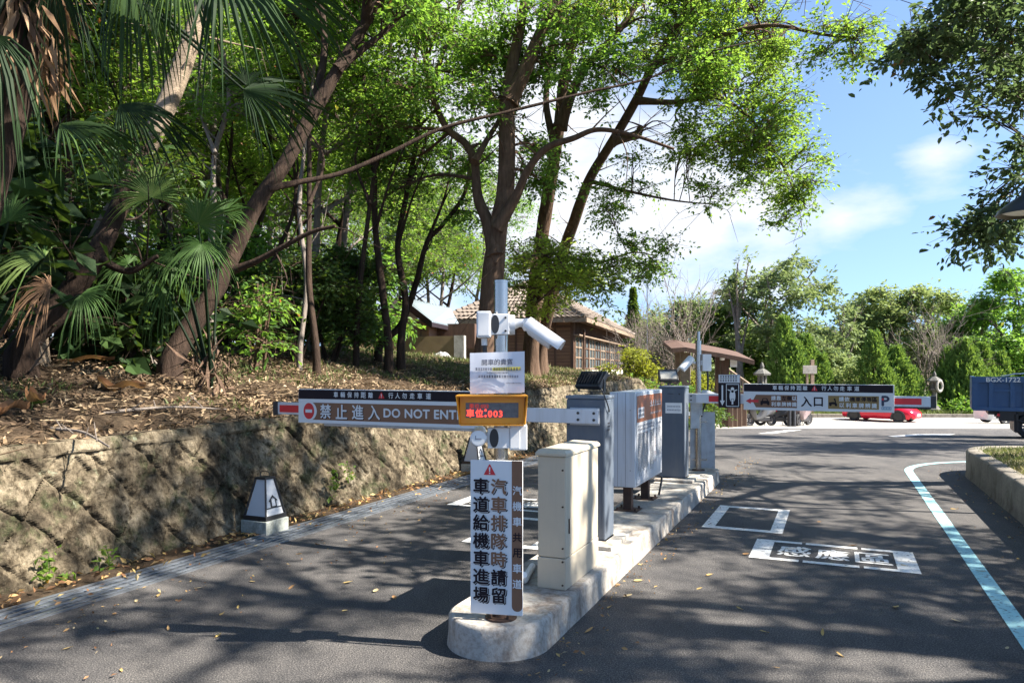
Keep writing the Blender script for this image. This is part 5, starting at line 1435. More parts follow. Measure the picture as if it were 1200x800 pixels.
# ---- leaning tree with the bright hanging crown
pts, b = rooted(PL([(634, 405), (642, 365), (655, 310), (672, 262), (690, 212), (718, 165), (745, 118), (765, 78), (800, 20), (840, -50)], 17.8, 13))
limbs = [(pts, .175, .06), (PL([(718, 165), (745, 158), (752, 148)], 14.4, 14.2), .10, .06), (PL([(765, 78), (800, 62), (850, 40), (905, 30), (960, 40), (1000, 45)], 13.6, 11.6), .06, .018), (PL([(745, 118), (790, 120), (840, 115), (880, 140), (915, 190), (935, 235)], 13.8, 12.4), .06, .012),
         (PL([(690, 212), (740, 225), (790, 235), (840, 240)], 14.5, 13.4), .04, .01), (PL([(660, 300), (700, 308), (740, 296), (770, 300)], 14.6, 14), .035, .01), (PL([(800, 20), (860, -20), (930, -30), (990, -10)], 13, 11.8), .05, .02)]
bl = (pix_region(830, 40, 100, 60, 11.8, 14.5, 22, 26, 42, 31) + pix_region(880, 120, 62, 75, 11.8, 14, 21, 20, 36, 32) + pix_region(915, 190, 45, 55, 12, 13.5, 12, 15, 26, 33)
      + pix_region(845, 175, 42, 60, 12.2, 13.8, 8, 16, 28, 34) + pix_blobs([(942, 238, 12.4, 18), (920, 258, 12.5, 15), (950, 215, 12.4, 16), (958, 185, 12.3, 13), (820, 215, 13, 16), (805, 180, 13, 20), (800, 150, 13.2, 24), (985, 48, 11.7, 26), (1008, 50, 11.6, 22), (1015, 30, 11.6, 20), (965, 30, 11.8, 26), (1000, 70, 11.7, 14), (960, 65, 11.8, 20)], 35)
      + pix_region(755, 300, 40, 22, 13.4, 14.6, 6, 12, 20, 36) + pix_region(710, 320, 35, 30, 13.5, 14.6, 6, 14, 24, 39) + pix_region(890, -60, 150, 50, 11, 14, 11, 35, 52, 37) + pix_region(745, 225, 55, 55, 13, 14.5, 6, 12, 24, 38))
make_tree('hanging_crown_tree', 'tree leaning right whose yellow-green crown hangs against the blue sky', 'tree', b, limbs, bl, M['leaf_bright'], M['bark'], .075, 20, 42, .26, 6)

# ---- clump of slim dark stems in the middle
for k, (pp, D, lab) in enumerate((
        ([(455, 400), (448, 340), (440, 270), (438, 200), (430, 130), (425, 60), (430, -30)], 13.0, 'slim upright dark stem, the left one of the clump behind the dark shrub'),
        ([(470, 400), (475, 350), (466, 290), (478, 220), (490, 150), (486, 80), (500, -20)], 13.6, 'slim dark stem with a double bend in the middle of the stem clump'),
        ([(445, 405), (470, 380), (488, 330), (500, 285), (520, 262), (545, 225), (552, 170)], 14.2, 'slim dark stem curving right above the shed roof'),
        ([(400, 390), (402, 300), (410, 220), (418, 150), (408, 70), (400, -20)], 14.8, 'straight grey stem standing left of the stem clump'),
        ([(250, 400), (246, 330), (250, 240), (252, 180), (268, 120), (262, 60)], 11.5, 'thin crooked pale stem with bare twigs left of the leaning tree'))):
    pts, b = rooted(PL(pp, D, D + .6)); ex = []
    if k < 3: ex = [(PL([pp[3], (pp[3][0] + 25, pp[3][1] - 70), (pp[3][0] + 30, pp[3][1] - 150)], D + .2, D + .9), .035, .012), (PL([pp[2], (pp[2][0] + 18, pp[2][1] - 60), (pp[2][0] + 40, pp[2][1] - 110)], D + .1, D - .6), .03, .01)]
    else: ex = [(PL([pp[3], (pp[3][0] - 20, pp[3][1] - 60), (pp[3][0] - 15, pp[3][1] - 120)], D, D + .5), .03, .01)]
    bl = pix_region(pp[-2][0], pp[-2][1] - 10, 55, 60, D, D + 2, 6, 22, 38, 60 + k) + (pix_region(pp[3][0] + 15, pp[3][1] - 40, 40, 50, D, D + 1.5, 4, 16, 26, 70 + k) if k != 2 else [])
    make_tree('slim_tree', lab, 'tree', b, [(pts, .085 if k != 4 else .07, .03)] + ex, bl, M['leaf_mid'], M['bark_dark'] if k < 3 else M['bark_grey'], .085, 20, 36, .28, 10 + k, 'slim stems on the wooded bank')

r_ = np.random.default_rng(88)
for k in range(9):
    px = 140 + 34 * k + r_.uniform(-10, 10); D = r_.uniform(10.5, 16); ln = r_.uniform(-45, 60)
    pp = [(px, 410), (px + ln * .15 + r_.normal(0, 5), 330), (px + ln * .5 + r_.normal(0, 7), 240), (px + ln * .7 + r_.normal(0, 8), 140), (px + ln + r_.normal(0, 8), 30), (px + ln * 1.3, -70)]
    pts, b = rooted(PL(pp, D, D + .8)); ex = [(PL([pp[2], (pp[2][0] + r_.uniform(-30, 30), pp[2][1] - 60), (pp[2][0] + r_.uniform(-50, 50), pp[2][1] - 120)], D, D + .5), .03, .01)]
    make_tree('thin_tree', 'thin dark stem with sparse high leaves in the wood left of the stem clump', 'tree', b, [(pts, r_.uniform(.045, .075), .02)] + ex, pix_region(pp[-2][0], 10, 40, 40, D, D + 1.5, 3, 18, 30, 130 + k), M['leaf_mid'], M['bark_dark'] if k % 3 else M['bark_grey'], .085, 16, 34, .28, 140 + k, 'thin stems in the wood')

# ---- the tree at the right, and two more beyond the frame that shade the lane
r_ = np.random.default_rng(77)
def off_frame(n, box, s0, s1, r_):
    out = []
    while len(out) < n:
        c = np.array([r_.uniform(*box[0]), r_.uniform(*box[1]), r_.uniform(*box[2])]); s = r_.uniform(s0, s1)
        if c[1] > .3:
            px = 600 + F * c[0] / c[1]; py = HZ - F * (c[2] - EYE) / c[1]; m = s * F / c[1] * 1.5
            if -m < px < 1200 + m and -m < py < 800: continue
        out.append((c, (s, s, s * .7)))
    return out
bz = .6
limbs = [([(8.9, 9.4, .2), (8.8, 9.3, 1.8), (8.6, 9.1, 3.2), (8.2, 8.8, 4.6), (7.6, 8.4, 5.8), (6.6, 8.2, 6.8)], .24, .07), ([(8.6, 9.1, 3.2), (9.6, 8.6, 4.6), (10.5, 8.2, 6.4)], .13, .05), ([(8.2, 8.8, 4.6), (7.4, 9.3, 5.2), (6.6, 9.8, 5.6), (5.8, 9.9, 6.0)], .08, .02), ([(8.5, 9.0, 3.6), (7.6, 9.2, 3.9), (6.9, 9.3, 4.0)], .05, .015), ([(8.2, 8.8, 4.6), (8.3, 7, 6.2), (7.5, 5.2, 7.4)], .1, .04)]
bl = pix_region(1115, 25, 100, 48, 8.2, 10, 16, 18, 32, 41) + pix_region(1175, 85, 42, 34, 8.4, 9.8, 8, 14, 24, 42) + pix_region(1175, 262, 30, 28, 8.8, 9.8, 7, 11, 19, 43) + pix_blobs([(1125, 270, 9.2, 12), (1112, 108, 9, 12), (1190, 195, 9, 16), (1180, 225, 9, 14), (1150, 250, 9.3, 14), (1140, 130, 9, 10), (1195, 170, 9, 14), (1060, 50, 9, 18), (1090, 85, 9, 16)], 44) + off_frame(20, ((5, 13), (3, 12), (4.6, 9.2)), .5, .9, r_)
make_tree('overhanging_tree', 'dull green tree overhanging the right lane from the raised bed', 'tree', (8.9, 9.4, .3), limbs, bl, M['leaf_right'], M['bark_dark'], .095, 17, 40, .27, 20, wide=.55, six=True)
limbs = [([(9.0, 2.6, .2), (8.9, 2.6, 2.5), (8.4, 2.8, 4.6), (7.8, 3, 6.4), (7.2, 3.2, 8.4)], .26, .1), ([(8.9, 2.6, 2.6), (9.6, 4, 4.6), (9.8, 5.6, 6.8)], .14, .05), ([(8.4, 2.8, 4.6), (6.8, 2.2, 6.2), (5.2, 2.0, 7.2)], .14, .05), ([(8.4, 2.8, 4.2), (6.9, 3.6, 5.4), (5.4, 4.0, 6.4)], .12, .04), ([(8.6, 2.7, 3.8), (9.5, 1, 5.5), (9.6, -1, 7)], .12, .05)]
make_tree('shade_tree', 'broad tree beside the camera that throws dappled shade over the lanes', 'tree', (9.0, 2.6, .3), limbs, off_frame(42, ((3.4, 12), (-2, 6.5), (5, 10.5)), .6, 1.05, r_), M['leaf_right'], M['bark_dark'], .10, 20, 46, .36, 21, wide=.6, side=False)
t = thing('tree_pit', 'round concrete tree pit around the tall tree right of the lot', 'tree pit', (17, 16, -.2))
g = Geo(); g.lathe([(1.15, -.1), (1.15, .12), (1.0, .14), (1.0, -.1)], n=40); g.build('kerb_ring', M['kerb'], t, sharp=40); g = Geo(); g.lathe([(0, .09), (.6, .08), (1.0, .05)], n=30); g.build('soil_bed', M['soil'], t)
limbs = [([(17, 16, 0), (16.9, 16, 3), (16.6, 16.2, 6), (16, 16.5, 9), (15.6, 16.6, 12)], .3, .1), ([(16.9, 16, 3.5), (18.5, 17.5, 6), (19.5, 18.5, 9)], .16, .06), ([(16.6, 16.2, 6), (15, 14.5, 8), (14, 13.5, 10)], .14, .05)]
make_tree('shade_tree', 'tall tree right of the lot that shades the lane beyond the raised bed', 'tree', (17, 16, -.2), limbs, off_frame(32, ((12.5, 22), (11.5, 21), (6, 14.5)), .9, 1.4, r_), M['leaf_right'], M['bark_dark'], .17, 13, 34, .5, 22, wide=.6)


# ---- wood on the bank: a few kinds, copied
def proto_tree(seed, h, lean, leaf, bark, lsize=.12, nb=14, rad=(.9, 1.35), low=.46, name='wood_tree', label='', group=None, r0=.10, nclump=13, nleaf=34):
    r = np.random.default_rng(seed)
    top = np.array([lean[0], lean[1], h])
    tr = [np.zeros(3) - [0, 0, .3], top * .25 + r.normal(0, .12, 3), top * .55 + r.normal(0, .2, 3), top * .8 + r.normal(0, .2, 3), top]
    limbs = [(tr, r0, .03)]
    for k in range(4):
        f = .35 + .14 * k; p0 = top * f; a = r.random() * 6.28; l = h * r.uniform(.2, .3)
        limbs.append(([p0, p0 + [math.cos(a) * l * .5, math.sin(a) * l * .5, l * .35], p0 + [math.cos(a) * l, math.sin(a) * l, l * .8]], r0 * .45, .015))
    bl = []
    for k in range(nb):
        f = low + (1.05 - low) * r.random(); a = r.random() * 6.28; q = h * .26 * (1.15 - abs(f - .7)) * r.random() ** .5
        s = r.uniform(*rad); bl.append((top * f + [math.cos(a) * q, math.sin(a) * q, r.normal(0, .3)], (s, s, s * .65)))
    return make_tree(name, label, 'tree', (0, 0, 0), limbs, bl, leaf, bark, lsize, nclump, nleaf, .42, seed, group, flat=.6)
GW = 'trees of the wood behind the bank'
protos = [proto_tree(201, 8.5, (.8, .3), M['leaf_bright'], M['bark_dark'], label='slender green tree of the wood behind the bank', group=GW),
          proto_tree(202, 10.0, (-.9, .4), M['leaf_mid'], M['bark_grey'], nb=16, label='slender green tree of the wood behind the bank', group=GW),
          proto_tree(203, 7.0, (1.2, -.3), M['leaf_deep'], M['bark_dark'], nb=15, low=.3, label='low dark leafy tree of the wood behind the bank', group=GW),
          proto_tree(204, 9.0, (-.4, -.5), M['leaf_bright'], M['bark_grey'], nb=15, label='sunlit yellow-green tree of the wood behind the bank', group=GW)]
spots = []
r_ = np.random.default_rng(31)
for (p0, p1, d0, d1, n) in ((-140, 120, 12, 17, 7), (120, 420, 13.5, 19, 8), (-150, 200, 19, 28, 8), (180, 400, 20, 30, 9), (-100, 480, 32, 42, 9), (440, 560, 36, 48, 7)):
    for k in range(n):
        px = p0 + (p1 - p0) * (k + r_.random() * .8 + .1) / n; D = r_.uniform(d0, d1); spots.append((px, D))
used = [0] * 4
for i, (px, D) in enumerate(spots):
    x, y, _ = P(px, 432, D)
    if px > 440 and D < 31: k = 1
    elif px > 400: k = [3, 3, 0, 1][i % 4]
    elif D < 19 and px < 130: k = 2 if i % 3 else 0
    else: k = [3, 3, 1, 3, 0, 0, 3][i % 7]
    t = protos[k]; loc = (x, y, hill_xy(x, y) - .1); sc = r_.uniform(.85, 1.2) * (1.0 if D < 30 else 1.2); rz = r_.random() * 6.28
    if used[k] == 0: t.location = loc; t.rotation_euler = (0, 0, rz); t.scale = (sc,) * 3; used[k] = 1
    else: dup(t, loc, rz, sc)


# ---- shrubs
def shrub(seed, name, label, leaf, h, w, lsize, n=10, group=None, bark='bark_dark', nclump=16, nleaf=30, wide=.5, loc=(0, 0, 0), clr=.26):
    r = np.random.default_rng(seed); limbs = []; bl = []; loc = np.asarray(loc, float)
    for k in range(5):
        a = r.random() * 6.28; q = w * .35
        limbs.append(([loc + [r.normal(0, .06), r.normal(0, .06), -.1], loc + [math.cos(a) * q * .5, math.sin(a) * q * .5, h * .4], loc + [math.cos(a) * q, math.sin(a) * q, h * .85]], .03, .008))
    for k in range(n):
        a = r.random() * 6.28; q = w * .5 * r.random() ** .5; z = h * (.22 + .72 * r.random()); q *= 1.1 - .5 * (z / h) ** 2
        s = r.uniform(.26, .42) * (h + w) / 3.2; bl.append((loc + [math.cos(a) * q, math.sin(a) * q, z], (s, s, s * .7)))
    return make_tree(name, label, 'shrub', loc, limbs, bl, leaf, M[bark], lsize, nclump, nleaf, clr, seed, group, .014, .55, .3, wide=wide)
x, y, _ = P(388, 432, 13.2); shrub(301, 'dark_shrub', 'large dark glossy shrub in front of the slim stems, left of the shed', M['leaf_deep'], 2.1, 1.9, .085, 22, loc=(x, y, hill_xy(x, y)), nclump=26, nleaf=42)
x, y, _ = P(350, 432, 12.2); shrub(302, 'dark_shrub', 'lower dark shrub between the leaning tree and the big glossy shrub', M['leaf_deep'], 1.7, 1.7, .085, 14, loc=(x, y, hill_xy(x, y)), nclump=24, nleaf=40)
x, y, _ = P(302, 432, 10.6); shrub(303, 'sapling_shrub', 'bright leafy sapling just right of the leaning trunk', M['leaf_mid'], 1.5, 1.1, .10, 9, loc=(x, y, hill_xy(x, y)), bark='bark', nclump=12, nleaf=22)
GS = 'undergrowth shrubs of the wood'
sp = [shrub(311, 'undergrowth_shrub', 'dark undergrowth shrub between the trunks of the wood', M['leaf_deep'], 2.2, 2.4, .14, 13, GS), shrub(312, 'undergrowth_shrub', 'mid green undergrowth shrub between the trunks of the wood', M['leaf_mid'], 1.9, 2.4, .12, 12, GS)]
used = [0, 0]; r_ = np.random.default_rng(41)
ss = []
for (p0, p1, d0, d1, n) in ((-120, 170, 11, 14.5, 6), (150, 370, 14.5, 18, 6), (-120, 400, 18, 25, 12), (430, 520, 34, 38, 3)):
    for k in range(n): ss.append((p0 + (p1 - p0) * (k + r_.random()) / n, r_.uniform(d0, d1)))
for i, (px, D) in enumerate(ss):
    x, y, _ = P(px, 432, D); k = 0 if (i % 3 and px < 200) or i % 5 == 0 else 1
    t = sp[k]; loc = (x, y, hill_xy(x, y) - .05); sc = r_.uniform(.8, 1.35); rz = r_.random() * 6.28
    if used[k] == 0: t.location = loc; t.rotation_euler = (0, 0, rz); t.scale = (sc,) * 3; used[k] = 1
    else: dup(t, loc, rz, sc)
# broad leaves and tall bank screen at the far left
for k, (px, D, h, lab) in enumerate(((-40, 7.2, 2.6, 'broad leaved dark plant at the left edge in deep shade'), (60, 9.2, 2.2, 'broad leaved dark plant under the pale ringed trunk'), (150, 9.8, 1.6, 'broad leaved plant low between the palm and the pale trunk'))):
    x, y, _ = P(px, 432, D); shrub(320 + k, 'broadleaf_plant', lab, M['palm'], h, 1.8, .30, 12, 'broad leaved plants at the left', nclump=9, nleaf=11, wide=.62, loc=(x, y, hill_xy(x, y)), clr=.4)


# ---- fan palms
def fan(G, hub, d, up, L, n=26, spread=2.2, droop=.25, r=None, mat=0, hue=.5, split=.5):
    hub = np.asarray(hub, float); d = np.asarray(d, float); d /= np.linalg.norm(d); up = np.asarray(up, float)
    s = np.cross(d, up); s /= np.linalg.norm(s); nn = np.cross(s, d)
    fr = np.array([.02, .25, .5, .78, 1.0]); V = []; Q = []; hues = []
    for i in range(n):
        a = (i + .5) / n * 2 * spread - spread; da = spread / n
        Li = L * (1 - .30 * abs(a / spread) ** 2) * r.uniform(.78, 1.06)
        dr = droop * r.uniform(.8, 2.8)
        b0 = len(V)
        for k, f in enumerate(fr):
            wdt = da if f <= split else da * max(0.03, (1 - f) / (1 - split)) * (split / f)
            z = -dr * L * max(0, f - .25) ** 2 * 1.6
            for q, lift in ((-1, 0), (0, .035), (1, 0)):
                aa = a + q * wdt
                p = hub + (d * math.cos(aa) + s * math.sin(aa)) * Li * f * math.cos(dr * f * .6) + nn * (lift * L * f * (1 if f < .9 else .2) + .10 * L * math.cos(aa) * f * 0) + np.array([0, 0, z])
                V.append(p)
        for k in range(4):
            for q in range(2): Q.append([b0 + k * 3 + q, b0 + k * 3 + q + 1, b0 + (k + 1) * 3 + q + 1, b0 + (k + 1) * 3 + q])
        hues += [np.clip(hue + r.normal(0, .15), 0, 1)] * 8
    G.add(np.array(V), np.array(Q), mat, False, np.array(hues))


def view_dir(px, py, D, dx, dy, dz):
    """unit direction: dx right, dy up, dz away"""
    v = np.array([dx, dz, dy], float); return v / np.linalg.norm(v)


def palm(name, label, base, leaves, leafm='palm', trunk=None, stalk_from=None, seed=0, dry=()):
    r = np.random.default_rng(seed); base = np.asarray(base, float); t = thing(name, label, 'palm', base)
    if trunk is not None:
        pts, r0, r1 = trunk
        g = Geo(); g.tube(catmull(np.array(pts) - base, 8), np.linspace(r0, r1, 8 * (len(pts) - 1) + 1), 16, 0, True, .1); g.build('trunk', M['bark_dark'], t)
    src = base + [0, 0, .1] if stalk_from is None else np.asarray(stalk_from, float)
    for k, (px, py, D, d, up, L, spread, droop, hue, dr) in enumerate(leaves):
        hub = P(px, py, D); g = Geo()
        m = (src + hub) / 2 + np.array([0, 0, .12 * np.linalg.norm(hub - src)])
        fan(g, hub - base, d, up, L, int(16 + 12 * spread), spread, droop, r, 0, hue)
        lf = g.build('frond', M['fibre'] if dr else M[leafm], t)
        g = Geo(); g.tube(catmull(np.array([src, m, hub]) - base, 6), np.linspace(.018, .009, 13), 6); g.build('leaf_stalk', M['palm'] if not dr else M['fibre'], lf)
    return t, r
DN = np.array
# big palm overhead at the upper left
x, y, _ = P(20, 432, 4.6); x -= .35
cr = P(30, -40, 4.7)
tk = [(x, y, hill_xy(x, y) - .2), (x + .05, y, 2.2), P(18, 90, 4.7), P(28, -60, 4.7)]
lv = [(150, -38, 4.4, (.3, .25, -1.0), (.9, -.5, .35), .5, 1.5, .55, .75, 0), (205, -45, 4.3, (.45, .0, -.85), (.5, -.7, .5), .46, 1.6, .5, .8, 0), (255, -35, 4.0, (.93, -.12, -.30), (.2, -.75, .6), .86, 1.35, .25, .35, 0),
      (60, -30, 4.6, (-.2, .2, -.9), (.2, -.9, .3), .5, 1.7, .5, .2, 0), (-10, 40, 4.3, (-.3, -.3, -.9), (.1, -.9, .2), .6, 1.8, .5, .3, 0),
      (285, 105, 5.6, (.97, .1, -.16), (.1, -.75, .65), .72, 1.25, .22, .25, 0), (288, 100, 5.65, (-.1, .2, .9), (.3, -.9, .1), .32, 1.7, .3, .3, 0), (70, 145, 5.4, (.95, -.1, -.22), (.1, -.6, .8), .70, 1.0, .25, .62, 0), (140, 122, 6.2, (.93, .0, -.36), (.2, -.6, .75), .78, 1.1, .3, .25, 0)]
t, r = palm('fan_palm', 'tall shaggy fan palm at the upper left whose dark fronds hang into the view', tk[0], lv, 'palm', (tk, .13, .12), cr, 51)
g = Geo(); rr = np.random.default_rng(52); n = 300
A = []; D_ = []
for k in range(n):
    a = rr.random() * 6.28; f = rr.random(); c_ = np.array(P(20 + 8 * f, 95 - 130 * f, 4.7)) - np.array(tk[0]); A.append(c_ + [.17 * math.cos(a), .17 * math.sin(a), .05]); D_.append([.35 * math.cos(a), .35 * math.sin(a), -1])
leaf_quads(g, np.array(A), .27, rr, mat=0, dirs=np.array(D_), wide=.11); g.build('dry_fibre', M['fibre'], t)
# dwarf palm left of the leaning trunk
x, y, _ = P(248, 420, 8.3); b = (x, y, hill_xy(x, y))
lv = [(178, 232, 8.0, (-.15, -.1, 1), (.3, -1, .1), .62, 1.9, .2, .9, 0), (232, 262, 8.0, (.55, -.1, .8), (-.2, -1, .2), .66, 1.7, .2, .8, 0), (236, 285, 7.9, (-.1, -.5, -.8), (.1, -1, .4), .52, 2.2, .3, .35, 0),
      (205, 300, 8.2, (-.6, -.4, -.6), (.1, -.9, .5), .5, 1.9, .4, .25, 0), (262, 250, 8.9, (.2, .3, .9), (.1, -.95, .3), .5, 1.9, .3, .4, 0), (195, 335, 8.1, (-.8, -.3, -.5), (.1, -.8, .6), .45, 1.8, .5, .3, 0), (150, 310, 8.6, (-.7, .1, .2), (.2, -.8, .6), .5, 1.8, .4, .3, 0)]
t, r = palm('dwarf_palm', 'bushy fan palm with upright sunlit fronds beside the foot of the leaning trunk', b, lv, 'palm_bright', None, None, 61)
g = Geo(); n = 90; rr = np.random.default_rng(62); A = rr.normal(0, .12, (n, 3)) + [0, 0, .28]; D_ = np.stack([rr.normal(0, .6, n), rr.normal(0, .6, n), rr.choice([-1, -.4, .7], n)], -1); leaf_quads(g, A, .34, rr, mat=0, dirs=D_, wide=.09); g.build('dry_fibre', M['bark'], t)
x, y, _ = P(-30, 430, 6.4); b = (x, y, hill_xy(x, y))
lv = [(52, 302, 6.1, (-1, .1, .25), (0, -.7, .75), .5, 1.3, .3, 1.0, 0), (60, 335, 6.0, (-.9, -.2, -.15), (0, -.85, .5), .40, 1.5, .4, .3, 1), (10, 260, 6.4, (-.3, .1, .8), (.2, -1, .1), .5, 1.8, .3, .3, 0), (95, 345, 6.6, (.7, -.3, -.2), (.1, -.8, .6), .45, 1.6, .4, .3, 0)]
palm('dwarf_palm', 'fan palm at the left edge with one pale sunlit frond and a dry brown one', b, lv, 'palm_bright', None, None, 63)


# ---- cypresses and clipped bushes on the lawn
def cypress(label, cones, D, seed, group='cypresses on the far lawn'):
    r = np.random.default_rng(seed); px0 = cones[0][0]; c0 = P(px0, 432, D); base = np.array([c0[0], D, -1.25])
    t = thing('cypress', label, 'cypress', base, 0, group); G = Geo(); T = Geo()
    for px, top, wpx, dd in cones:
        c = P(px, top, D + dd); h = c[2] + 1.25; rad = wpx / F * D; o = np.array([c[0], D + dd, -1.25]) - base
        T.tube([o, o + [0, 0, h * .5], o + [0, 0, h * .9]], np.array([.14, .09, .02]), 6)
        n = int(135 * h * rad / 1.2); z = h * (.03 + .95 * r.random(n) ** .9); a = r.random(n) * 6.28
        env = rad * np.clip(1.15 * (1 - (z / h) ** 1.7), 0.03, 1) * (.75 + .25 * np.minimum(1, z / (.15 * h)))
        lob = 1 + .22 * np.sin(a * 5 + z * 3) + .12 * np.sin(a * 9 - z * 5)
        q = env * lob * (.55 + .45 * r.random(n) ** .4)
        cc = np.stack([o[0] + q * np.cos(a), o[1] + q * np.sin(a), z], -1)
        m = 16; idx = np.repeat(np.arange(n), m); f = np.tile(np.linspace(0, 1, m), n)
        dirv = np.stack([np.cos(a) * .45, np.sin(a) * .45, np.ones(n)], -1)
        pos = cc[idx] + dirv[idx] * (f * .42)[:, None] + r.normal(0, .07, (len(idx), 3)) * (1.1 - f)[:, None]
        hue = np.clip(.28 + .3 * f + .14 * np.sin(a * 5 + z * 3)[idx] + r.normal(0, .12, len(idx)), 0, 1)
        leaf_quads(G, pos, .21, r, 0, .3, 0, hue, .40, dirs=dirv[idx])
    T.build('trunk', M['bark_dark'], t); G.build('crown', M['leaf_cyp'], t); return t
cypress('twin-peaked cypress at the left, behind the entrance board', [(919, 377, 18, 0), (944, 398, 19, .8), (930, 405, 20, -.6), (962, 420, 13, .5)], 47, 401)
cypress('pointed cypress in the middle, above the red car', [(1024, 394, 16, 0), (1050, 412, 20, .3), (1066, 436, 15, -.3), (1036, 440, 20, -.6)], 47, 402)
cypress('broad ragged cypress at the right, left of the blue truck', [(1132, 404, 22, 0), (1112, 412, 16, .4), (1152, 408, 17, .6), (1172, 418, 13, .3), (1140, 430, 30, -.6)], 48, 403)
def bush(label, px, top, w, D, leaf, seed, lsize=.2, z0=-1.25, name='round_bush', group='rounded bushes', bark='bark_dark'):
    c = P(px, top, D); h = c[2] - z0; wd = 2 * w / F * D
    return shrub(seed, name, label, M[leaf], h, wd, lsize, 16, group, bark, 14, 30, .5, (c[0], D, z0), .34)
bush('bright green bush between the two left cypresses', 988, 420, 27, 49, 'leaf_pale', 411)
bush('small low bush left of the blue truck at the lot kerb', 1126, 470, 17, 45.5, 'leaf_mid', 412)
bush('low green bush at the foot of the stone lantern', 1088, 468, 14, 47, 'leaf_mid', 413)
bush('dark green bush under the shelter fence', 826, 470, 20, 30, 'leaf_deep', 414, .12, float(road_z(30)))
bush('yellow-green rounded bush at the right end of the house', 752, 408, 30, 30, 'leaf_lime', 415, .12, .0)
bush('yellow-green bush low beside the house plinth', 712, 428, 14, 31, 'leaf_lime', 416, .12, .2)
bush('lime clipped hedge seen through the shelter', 822, 434, 20, 36, 'leaf_lime', 417, .14, -1.2)
bush('green bush below the house corner at the end of the wall', 735, 440, 30, 27, 'leaf_bright', 418, .1, -.4)
bush('dull green bush behind the notice box at the wall end', 790, 446, 26, 27, 'leaf_mid', 419, .1, -.8)
bush('green bush behind the shelter posts', 838, 425, 22, 38, 'leaf_far', 420, .16, -1.2)

# ---- trees beyond the lot
def far_tree(name, label, px, top, w, D, leaf, seed, stem=(0, 0), group='trees beyond the parking lot', z0=-1.3, nb=26, fill=1.0, low=.30, lsize=None, bark='bark_grey'):
    r = np.random.default_rng(seed); c = P(px, top, D); base = np.array([c[0], D, z0]); h = c[2] - z0; R0 = w / F * D
    lim = [([base, base + [stem[0] * .4, 0, h * .3], base + [stem[0], .3, h * .6], base + [stem[0] * .7, 0, h * .9]], .05 * h ** .8, .04)]
    for k in range(5):
        a = k * 1.26 + r.random(); f = .28 + .07 * k; p0 = base + [stem[0] * f * 1.2, 0, h * f]
        lim.append(([p0, p0 + [math.cos(a) * R0 * .4, math.sin(a) * R0 * .4, h * .18], p0 + [math.cos(a) * R0 * .75, math.sin(a) * R0 * .6, h * .34]], .022 * h ** .8, .03))
    bl = []
    for k in range(nb):
        f = low + (.97 - low) * r.random(); a = r.random() * 6.28; env = R0 * math.sin(math.pi * min(1, .12 + (f - low) / (1 - low) * .78)) ** .6; q = env * r.random() ** .4
        s = R0 * r.uniform(.17, .30); bl.append((base + [math.cos(a) * q, math.sin(a) * q * .8, h * f - s * .4], (s, s, s * .6)))
    ls = lsize or D * .0058
    return make_tree(name, label, 'tree', base, lim, bl, leaf, M[bark], ls, 14 * fill, 26, D * .012, seed, group, .03, .55, .2)
far_tree('airy_tree', 'tall airy tree with open grey-green sprays behind the twin-peaked cypress', 912, 300, 66, 58, M['leaf_far'], 501, (-.9, 0), nb=34, fill=.62, low=.42)
far_tree('airy_tree', 'small leaning airy spray above the left of the tall airy tree', 868, 290, 18, 57, M['leaf_far'], 502, (-.3, 0), nb=7, fill=.6, low=.78)
far_tree('dark_far_tree', 'dark green tree mass behind the shelter roof', 866, 352, 46, 62, M['leaf_deep'], 503, nb=30)
far_tree('round_far_tree', 'grey-green rounded tree left of the shelter', 800, 348, 40, 66, M['leaf_far'], 504, nb=28)
far_tree('round_far_tree', 'olive rounded tree behind the left bare shrub', 770, 362, 34, 70, M['leaf_pale'], 505, nb=24)
far_tree('slim_far_tree', 'slim open tree with a visible trunk between the cypresses', 985, 346, 26, 55, M['leaf_far'], 506, (.3, 0), nb=15, fill=.75, low=.42)
far_tree('pale_far_tree', 'pale green tall tree in the centre of the far tree line', 1045, 331, 46, 66, M['leaf_pale'], 507, nb=34)
far_tree('pale_far_tree', 'pale green rounded tree right of the tallest pale one', 1092, 342, 44, 64, M['leaf_pale'], 508, nb=32)
far_tree('grey_far_tree', 'bluish green tree left of the tallest pale one', 1012, 348, 30, 70, M['leaf_far'], 509, nb=22)
far_tree('dark_far_tree', 'dense green tree at the right edge above the blue truck', 1192, 312, 62, 54, M['leaf_mid'], 510, nb=40)
far_tree('right_far_tree', 'mid green tree between the bare tree and the dense right-hand tree', 1142, 345, 38, 58, M['leaf_mid'], 511, nb=28)
far_tree('right_far_tree', 'mid green tree low behind the broad ragged cypress', 1165, 385, 42, 52, M['leaf_mid'], 512, nb=26)
far_tree('low_far_tree', 'low olive tree right of the twin-peaked cypress', 955, 395, 40, 54, M['leaf_far'], 513, nb=24)
bk = far_tree('backdrop_tree', 'plain green tree in the row closing the far end of the park', 700, 385, 52, 82, M['leaf_far'], 520, nb=26, low=.12, group='backdrop trees of the park')
r_ = np.random.default_rng(91)
for k, px in enumerate(range(745, 1420, 42)):
    c = P(px, 432, 84 + 8 * (k % 3)); dup(bk, (c[0], c[1], -1.3), r_.random() * 6.28, r_.uniform(.85, 1.2))
